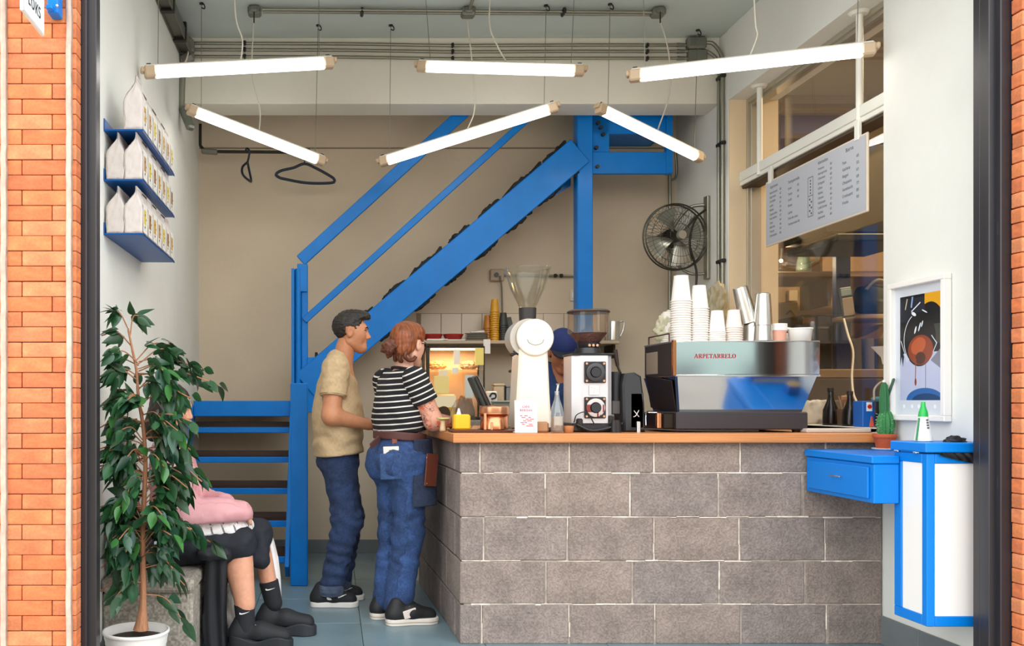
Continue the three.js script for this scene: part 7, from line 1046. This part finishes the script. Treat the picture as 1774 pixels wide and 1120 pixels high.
  { const pk = mesh('back_pocket', tr(bev(0.012, 0.14, 0.12, 0.005), -0.142, 0.85, 0.118, 0, 0.8, 0.06), denim(0.25, 0.37, 0.57, 790), o); mesh('pocket_card', tr(bev(0.006, 0.05, 0.085, 0.002), -0.136, 0.932, 0.112, 0, 0.8, 0.06), mat(0xe9e4d8, 0.5), pk); mesh('card_mark', tr(bev(0.003, 0.02, 0.02, 0.001), -0.139, 0.928, 0.115, 0, 0.8, 0.06), mat(0x3a3a38, 0.5), pk); mesh('belt_loop', tr(bev(0.012, 0.045, 0.03, 0.004), -0.11, 0.975, 0.105, 0, 0.8, 0), mat(0x8a4a35, 0.6), pk); }
  const so = { soleM: mat(0xe6dccf, 0.6), band: mat(0xb9a896, 0.6), upperM: mat(0x1b1a1c, 0.6), patch: mat(0xe9d8cd, 0.55), laceM: mat(0xeae4dc, 0.7), len: 0.285, w: 0.05, sole: 0.036 };
  shoe(o, [-0.15, 0, 0.085], -0.28, so); shoe(o, [-0.15, 0, -0.075], -0.2, so);
}
// ------------------------------------------------------------------ seated person behind the plant
{
  const d = 4.55, k = d / FOCAL, X = (px, dd = d) => (px - VPX) * dd / FOCAL, o = thing('person', 'seated person in a pink jacket and black shorts behind the plant', 'person', [X(310), 0, -d]);
  const x0 = X(310), L = (px, py, dd) => { const p = P(px, py, dd); return [p.x - x0, p.y, p.z + d]; };
  const sk = skin(0.84, 0.60, 0.48, 801), hm = headMatrix([X(298) - x0, 1.165, 0], -0.12, -0.22, 0, 0.93), hf = headField();
  const J = { h1: [0.02, 0.515, 0.09], k1: L(416, 942, 4.45), a1: L(426, 1088, 4.42), h2: [0.02, 0.515, -0.09], k2: L(446, 926, 4.68), a2: L(474, 1045, 4.68), rs: [-0.04, 0.955, 0.15], re: [0.06, 0.665, 0.21], rw: [0.235, 0.665, 0.12], ls: [-0.04, 0.955, -0.15], le: [0.06, 0.68, -0.2], lw: [0.22, 0.68, -0.04] };
  const f = uni([rc([0, 0.52, 0], [-0.03, 0.9, 0], 0.1, 0.1, 1, 1.3), rc([-0.035, 0.95, 0], [-0.035, 1.1, 0], 0.052, 0.048), rc(J.h1, J.k1, 0.075, 0.058), rc(J.k1, J.a1, 0.062, 0.038), rc([J.k1[0] - 0.012, J.k1[1] - 0.12, J.k1[2]], [J.a1[0], J.a1[1] + 0.12, J.a1[2]], 0.064, 0.04), rc(J.h2, J.k2, 0.075, 0.056), rc(J.k2, J.a2, 0.054, 0.037), rc(J.rs, J.re, 0.045, 0.038), rc(J.re, J.rw, 0.038, 0.027), rc(J.ls, J.le, 0.045, 0.038), rc(J.le, J.lw, 0.038, 0.027)], 0.03);
  const body = nets(f, [-0.2, 0.04, -0.32], [0.62, 1.15, 0.32], 0.011), head = place(nets(hf, [-0.15, -0.15, -0.12], [0.15, 0.15, 0.12], 0.0048), hm);
  const hr = aim(handGeo(-1, 0.7), [J.rw[0] + 0.01, J.rw[1], J.rw[2]], [0.9, -0.2, -0.4], [0.2, 1, 0]), hl = aim(handGeo(1, 0.7), [J.lw[0] + 0.01, J.lw[1], J.lw[2]], [0.95, -0.15, 0.2], [0.1, 1, 0]);
  mesh('body', mergeI([body, head, hr, hl]), sk, o);
  const cap = uni([ell([-0.018, 0.036, 0], [0.11, 0.098, 0.086]), ell([-0.06, -0.09, 0.03], [0.06, 0.11, 0.06]), ell([-0.06, -0.09, -0.03], [0.06, 0.11, 0.06]), ell([0.03, -0.02, 0.075], [0.045, 0.1, 0.02])], 0.04);
  mesh('hair', place(nets((x, y, z) => { const e = cap(x, y, z) + 0.003 * n3(x * 30, y * 20, z * 40); return Math.max(e, x - (0.068 + (Math.abs(z) > 0.05 ? -0.02 : 0) + 0.2 * (y - 0.05)), y < 0.0 && Math.abs(z) < 0.05 ? x - 0.02 : -1); }, [-0.17, -0.22, -0.13], [0.16, 0.17, 0.13], 0.0052), hm), mat(0xffffff, 0.5, { map: tex(128, (u, v) => { const q = 0.5 + 0.9 * fbm(u, v, 32, 811, 3, 4); return [0.15 * q, 0.105 * q, 0.085 * q]; }, true, 6) }), o);
  for (const s of [1, -1]) { mesh('eye', place(new THREE.SphereGeometry(0.0105, 14, 10).translate(0.0755, 0.003, s * 0.031), hm), mat(0xd9c3b4, 0.4), o); mesh('eyelash', place(tube([[0.083, 0.004, s * 0.02], [0.0875, 0.003, s * 0.031], [0.079, 0.004, s * 0.044]], 0.0026, 14, 6), hm), M.blackMatte, o); }
  // pink jacket, black waistcoat front, patterned collar
  const pinkM = mat(0xffffff, 0.6, { map: mottle([0.83, 0.60, 0.61], 0.06, 8, 820, 2), bumpMap: fineTex, bumpScale: 0.001 });
  const jk = uni([rc([-0.015, 0.56, 0], [-0.03, 0.88, 0], 0.125, 0.115, 1, 1.35), rc([-0.04, 0.95, -0.12], [-0.04, 0.95, 0.12], 0.062, 0.062), rc(J.rs, J.re, 0.072, 0.085), rc(J.re, [J.rw[0] + 0.085, J.rw[1] - 0.01, J.rw[2] - 0.02], 0.088, 0.06), rc(J.ls, J.le, 0.07, 0.075), rc(J.le, J.lw, 0.075, 0.055)], 0.04);
  mesh('pink_jacket', nets((x, y, z) => { let q = jk(x, y, z) + fold(x, y, z, 0.005, 7, 55); q = smax(q, 0.615 - y, 0.01); q = smax(q, 0.06 - Math.hypot(x + 0.02, y - 1.06, z), 0.008); return q; }, [-0.2, 0.52, -0.34], [0.38, 1.06, 0.34], 0.0095), pinkM, o);
  mesh('jacket_fringe', merge(Array.from({ length: 22 }, (_, i) => { const t = i / 21, a = V(mix(0.05, 0.12, t), mix(0.93, 0.80, t), mix(0.12, 0.22, t)); return pipe(a, a.clone().add(V(0.018 + 0.006 * Math.sin(i * 5), 0.004 * Math.cos(i * 3), 0.012)), 0.0035, 0.0015, 5); })), mat(0xe6e2dc, 0.8), o);
  // white shirt tail and black shorts
  mesh('shirt_tail', nets((x, y, z) => { const q = uni2(x, y, z); return q; }, [-0.1, 0.44, -0.3], [0.5, 0.72, 0.32], 0.009), mat(0xffffff, 0.85, { map: tex(128, (u, v) => { const s = Math.abs(Math.sin((u * 1.0 + v * 0.35) * 6.283)); return s > 0.97 ? [0.45, 0.43, 0.42] : [0.90, 0.885, 0.87]; }, true, 9) }), o);
  function uni2(x, y, z) { const a = rc([-0.02, 0.555, 0.0], [J.k1[0] * 0.85, J.k1[1] + 0.035, 0.0], 0.14, 0.112, 1, 1.55)(x, y, z) + fold(x, y, z, 0.006, 12, 77); return Math.max(a, x - 0.40 - 0.2 * (z < 0 ? -z : 0), (0.56 - 0.05 * x + 0.12 * Math.max(0, x - 0.2)) - y); }
  const shF = uni([rc(J.h1, [J.k1[0], J.k1[1], J.k1[2]], 0.115, 0.085), rc(J.h2, J.k2, 0.1, 0.07), rc([J.k1[0] * 0.75, J.k1[1] - 0.03, J.k1[2] - 0.02], L(452, 972, 4.55), 0.08, 0.028), rc(J.k2, L(456, 975, 4.58), 0.07, 0.026)], 0.05);
  mesh('black_shorts', nets((x, y, z) => { const q = shF(x, y, z) + fold(x, y, z, 0.006, 8, 91); return smax(q, x - 0.455 - 0.25 * Math.max(0, 0.55 - y), 0.008); }, [-0.16, 0.3, -0.32], [0.6, 0.7, 0.32], 0.0095), mat(0x1b1d26, 0.8, { bumpMap: fineTex, bumpScale: 0.001 }), o);
  { // long white tail hanging beyond the far knee
    const a = [[462, 906], [473, 935], [481, 968], [486, 1000], [489, 1036]], n = 24, m = 8, pos = [], id = []; for (let i = 0; i <= n; i++) for (let j = 0; j <= m; j++) { const t = i / n * 4, q = Math.min(3, Math.floor(t)), u = t - q, px = mix(a[q][0], a[q + 1][0], u), py = mix(a[q][1], a[q + 1][1], u), w = j / m; const p = L(px - w * mix(20, 34, i / n) + 1.5 * Math.sin(w * 9 + t), py + w * 4, 4.74 + 0.05 * Math.sin(w * 6 + 1) + w * 0.02); pos.push(...p); if (i < n && j < m) { const b = i * (m + 1) + j; id.push(b, b + 1, b + m + 1, b + 1, b + m + 2, b + m + 1); } }
    const g = new THREE.BufferGeometry(); g.setAttribute('position', new THREE.Float32BufferAttribute(pos, 3)); g.setIndex(id); g.computeVertexNormals(); mesh('shirt_drape', boxUV(g), mat(0xe4dfdc, 0.85, { side: THREE.DoubleSide }), o); }
  const sockM = mat(0x1c1d22, 0.85), markM = mat(0xe9e6e0, 0.6);
  [[J.k1, J.a1, 0.0], [J.k2, J.a2, 1]].forEach(([kn, an, far]) => { const a = V(...an), v = V(...kn).sub(a).normalize(), g = nets((x, y, z) => { const t = (x - a.x) * v.x + (y - a.y) * v.y + (z - a.z) * v.z; return Math.max(rc(an, kn, 0.0455, 0.062)(x, y, z), t - 0.115, -0.06 - t); }, [a.x - 0.1, a.y - 0.09, a.z - 0.1], [a.x + 0.14, a.y + 0.17, a.z + 0.1], 0.006); const s = mesh('sock', g, sockM, o); const w = swooshGeo(1.15); w.translate(a.x - 0.02 + v.x * 0.075, a.y + v.y * 0.075 - 0.004, a.z + 0.049); mesh('sock_mark', w, markM, s); });
  const so = { soleM: mat(0x26272b, 0.6), upperM: mat(0x17181b, 0.7, { bumpMap: fineTex, bumpScale: 0.002 }), wavy: true, sole: 0.055, len: 0.305, w: 0.052, laceM: mat(0x101012, 0.8) };
  shoe(o, [J.a2[0] - 0.09, 0, J.a2[2]], 0.02, so); shoe(o, [J.a1[0] - 0.08, 0, J.a1[2]], -0.02, { ...so, soleM: mat(0x1d1e21, 0.6), laceM: mat(0xd9d4cc, 0.7) });
}
{ // black coat hanging over the bench beside the seated person
  const d = 4.42, X = (px) => (px - VPX) * d / FOCAL, o = thing('black_coat', 'black coat hanging down from the bench beside the bare leg', 'coat', [X(374), 0, -d]);
  const f = (x, y, z) => { const w = mix(0.044, 0.05, y / 0.5), q = Math.max(Math.abs(x + 0.01 * Math.sin(y * 9)) - w, Math.abs(z) - 0.05) - 0.008; return q + 0.006 * Math.sin(x * 110 + 1.2 * Math.sin(y * 5)) + fold(x, y * 0.2, z, 0.005, 6, 61); };
  mesh('drape', nets((x, y, z) => Math.max(f(x, y, z), 0.006 - y, y - 0.47), [-0.1, 0, -0.09], [0.1, 0.5, 0.09], 0.007), mat(0x15161b, 0.7), o);
  mesh('fold_over', nets((x, y, z) => Math.hypot(Math.max(0, Math.abs(x) - 0.045), (y - 0.47) / 0.9, Math.max(0, Math.abs(z) - 0.08)) - 0.035 + fold(x, y, z, 0.008, 10, 66), [-0.16, 0.4, -0.15], [0.14, 0.54, 0.15], 0.008), mat(0x181920, 0.7), o);
  const b = thing('tote_bag', 'grey white bag on the floor under the seated person', 'bag', [(400 - VPX) * 4.6 / FOCAL, 0, -4.62]); mesh('pouch', bevBlob(0.13, 0.36, 0.2, 44), mat(0xb9b3aa, 0.7), b); mesh('base', tr(bev(0.12, 0.03, 0.18, 0.01), 0, 0.015, 0), M.blackMatte, b);
}
{ // dark backpack on the bench, half hidden by the leaves
  const o = thing('backpack', 'black backpack on the bench behind the fig leaves', 'backpack', [-0.93, 0.396, -4.25], 0.0);
  mesh('body', nets((x, y, z) => { const q = Math.hypot(Math.max(0, Math.abs(x) - 0.04), Math.max(0, Math.abs(y - 0.16) - 0.1), Math.max(0, Math.abs(z) - 0.03)) - 0.05; return Math.max(q + fold(x, y, z, 0.006, 8, 15), 0.002 - y); }, [-0.13, 0, -0.12], [0.13, 0.36, 0.12], 0.008), mat(0x15161a, 0.7), o);
  mesh('pocket', tr(bev(0.12, 0.12, 0.04, 0.018), 0, 0.12, 0.085), mat(0x1a1b20, 0.7), o); mesh('handle', tube([[-0.03, 0.3, 0], [-0.02, 0.34, 0], [0.02, 0.34, 0], [0.03, 0.3, 0]], 0.007, 24, 8), M.blackMatte, o);
}
// ------------------------------------------------------------------ barista with the blue cap, bent over behind the counter
{
  const d = 5.7, o = thing('person', 'barista in a blue cap bending down behind the grinders', 'person', [(966 - VPX) * d / FOCAL, 0, -d], -Math.PI / 2 + 0.05);
  const hm = headMatrix([0.10, 1.50, 0.0], -0.1, -0.5, 0, 0.98), hf = headField(), sk = skin(0.66, 0.43, 0.30, 901);
  const A = { rs: [0.0, 1.33, 0.17], re: [0.06, 1.06, 0.24], rw: [0.22, 1.0, 0.12], ls: [0.0, 1.33, -0.17], le: [0.06, 1.06, -0.24], lw: [0.22, 1.0, -0.1] };
  const f = uni([rc([0, 0.9, 0], [0.0, 1.1, 0], 0.1, 0.1, 1, 1.25), rc([0.02, 1.2, 0], [0.06, 1.44, 0], 0.06, 0.055), rc([0, 0.9, 0.09], [0, 0.48, 0.09], 0.075, 0.055), rc([0, 0.48, 0.09], [0, 0.08, 0.09], 0.055, 0.04), rc([0, 0.9, -0.09], [0, 0.48, -0.09], 0.075, 0.055), rc([0, 0.48, -0.09], [0, 0.08, -0.09], 0.055, 0.04), rc(A.rs, A.re, 0.05, 0.042), rc(A.re, A.rw, 0.042, 0.028), rc(A.ls, A.le, 0.05, 0.042), rc(A.le, A.lw, 0.042, 0.028)], 0.035);
  mesh('body', mergeI([nets(f, [-0.2, 0.03, -0.34], [0.3, 1.5, 0.34], 0.013), place(nets(hf, [-0.15, -0.15, -0.12], [0.15, 0.15, 0.12], 0.0048), hm), aim(handGeo(-1, 0.7), [A.rw[0] + 0.02, A.rw[1], A.rw[2]], [0.9, -0.2, -0.3], [0.2, 1, 0]), aim(handGeo(1, 0.7), [A.lw[0] + 0.02, A.lw[1], A.lw[2]], [0.9, -0.2, 0.3], [0.2, 1, 0])]), sk, o);
  const navy = mat(0x1c355f, 0.85, { bumpMap: fineTex, bumpScale: 0.001 });
  const t = uni([rc([0, 0.85, 0], [-0.005, 1.22, 0], 0.13, 0.13, 1, 1.25), rc([0, 1.33, -0.14], [0, 1.33, 0.14], 0.066, 0.066), rc([0.01, 1.39, -0.04], [0.01, 1.39, 0.04], 0.06, 0.06), rc(A.rs, A.re, 0.068, 0.062), rc(A.ls, A.le, 0.068, 0.062)], 0.05);
  mesh('navy_shirt', nets((x, y, z) => { let q = t(x, y, z) + fold(x, y, z, 0.006, 8, 71); q = smax(q, 0.84 - y, 0.006); q = smax(q, 1.12 - y - (Math.abs(z) < 0.16 ? 1 : 0), 0.004); return smax(q, 0.068 - Math.hypot(x - 0.04, y - 1.47, z), 0.006); }, [-0.22, 0.8, -0.36], [0.24, 1.47, 0.36], 0.011), navy, o);
  mesh('trousers', nets((x, y, z) => { const q = Math.min(rc([0, 0.88, 0.08], [0, 0.1, 0.09], 0.11, 0.075)(x, y, z), rc([0, 0.88, -0.08], [0, 0.1, -0.09], 0.11, 0.075)(x, y, z)); return Math.max(q, 0.06 - y, y - 0.93); }, [-0.16, 0.03, -0.24], [0.16, 0.96, 0.24], 0.013), mat(0x20222a, 0.85), o);
  const blueCap = mat(0xffffff, 0.8, { map: mottle([0.07, 0.14, 0.36], 0.12, 8, 911, 4) });
  mesh('cap_crown', place(nets((x, y, z) => Math.max(ell([-0.012, 0.05, 0], [0.11, 0.1, 0.09])(x, y, z), 0.03 + 0.15 * (x - 0.06) - y), [-0.15, 0.0, -0.12], [0.14, 0.18, 0.12], 0.0055), hm), blueCap, o);
  mesh('cap_brim', place(nets((x, y, z) => { const q = Math.hypot((x - 0.08) / 1.0, z / 0.95) - 0.085; return Math.max(q, Math.abs(y - 0.045 + 1.2 * z * z + 0.12 * (x - 0.08)) - 0.005, 0.055 - x); }, [0.03, -0.02, -0.11], [0.19, 0.08, 0.11], 0.005), hm), mat(0x0f1626, 0.8), o);
  mesh('hair', place(nets((x, y, z) => Math.max(ell([-0.03, 0.0, 0], [0.095, 0.08, 0.086])(x, y, z), x - 0.0, y - 0.04), [-0.15, -0.1, -0.11], [0.05, 0.08, 0.11], 0.006), hm), mat(0x17110e, 0.6), o);
  for (const s of [1, -1]) shoe(o, [-0.08, 0, s * 0.09], 0, { soleM: mat(0x2a2a2a, 0.7), upperM: M.blackMatte });
}
scene.traverse(o => { if (o.isMesh) { o.castShadow = true; o.receiveShadow = true; } });
renderer.render(scene, camera);
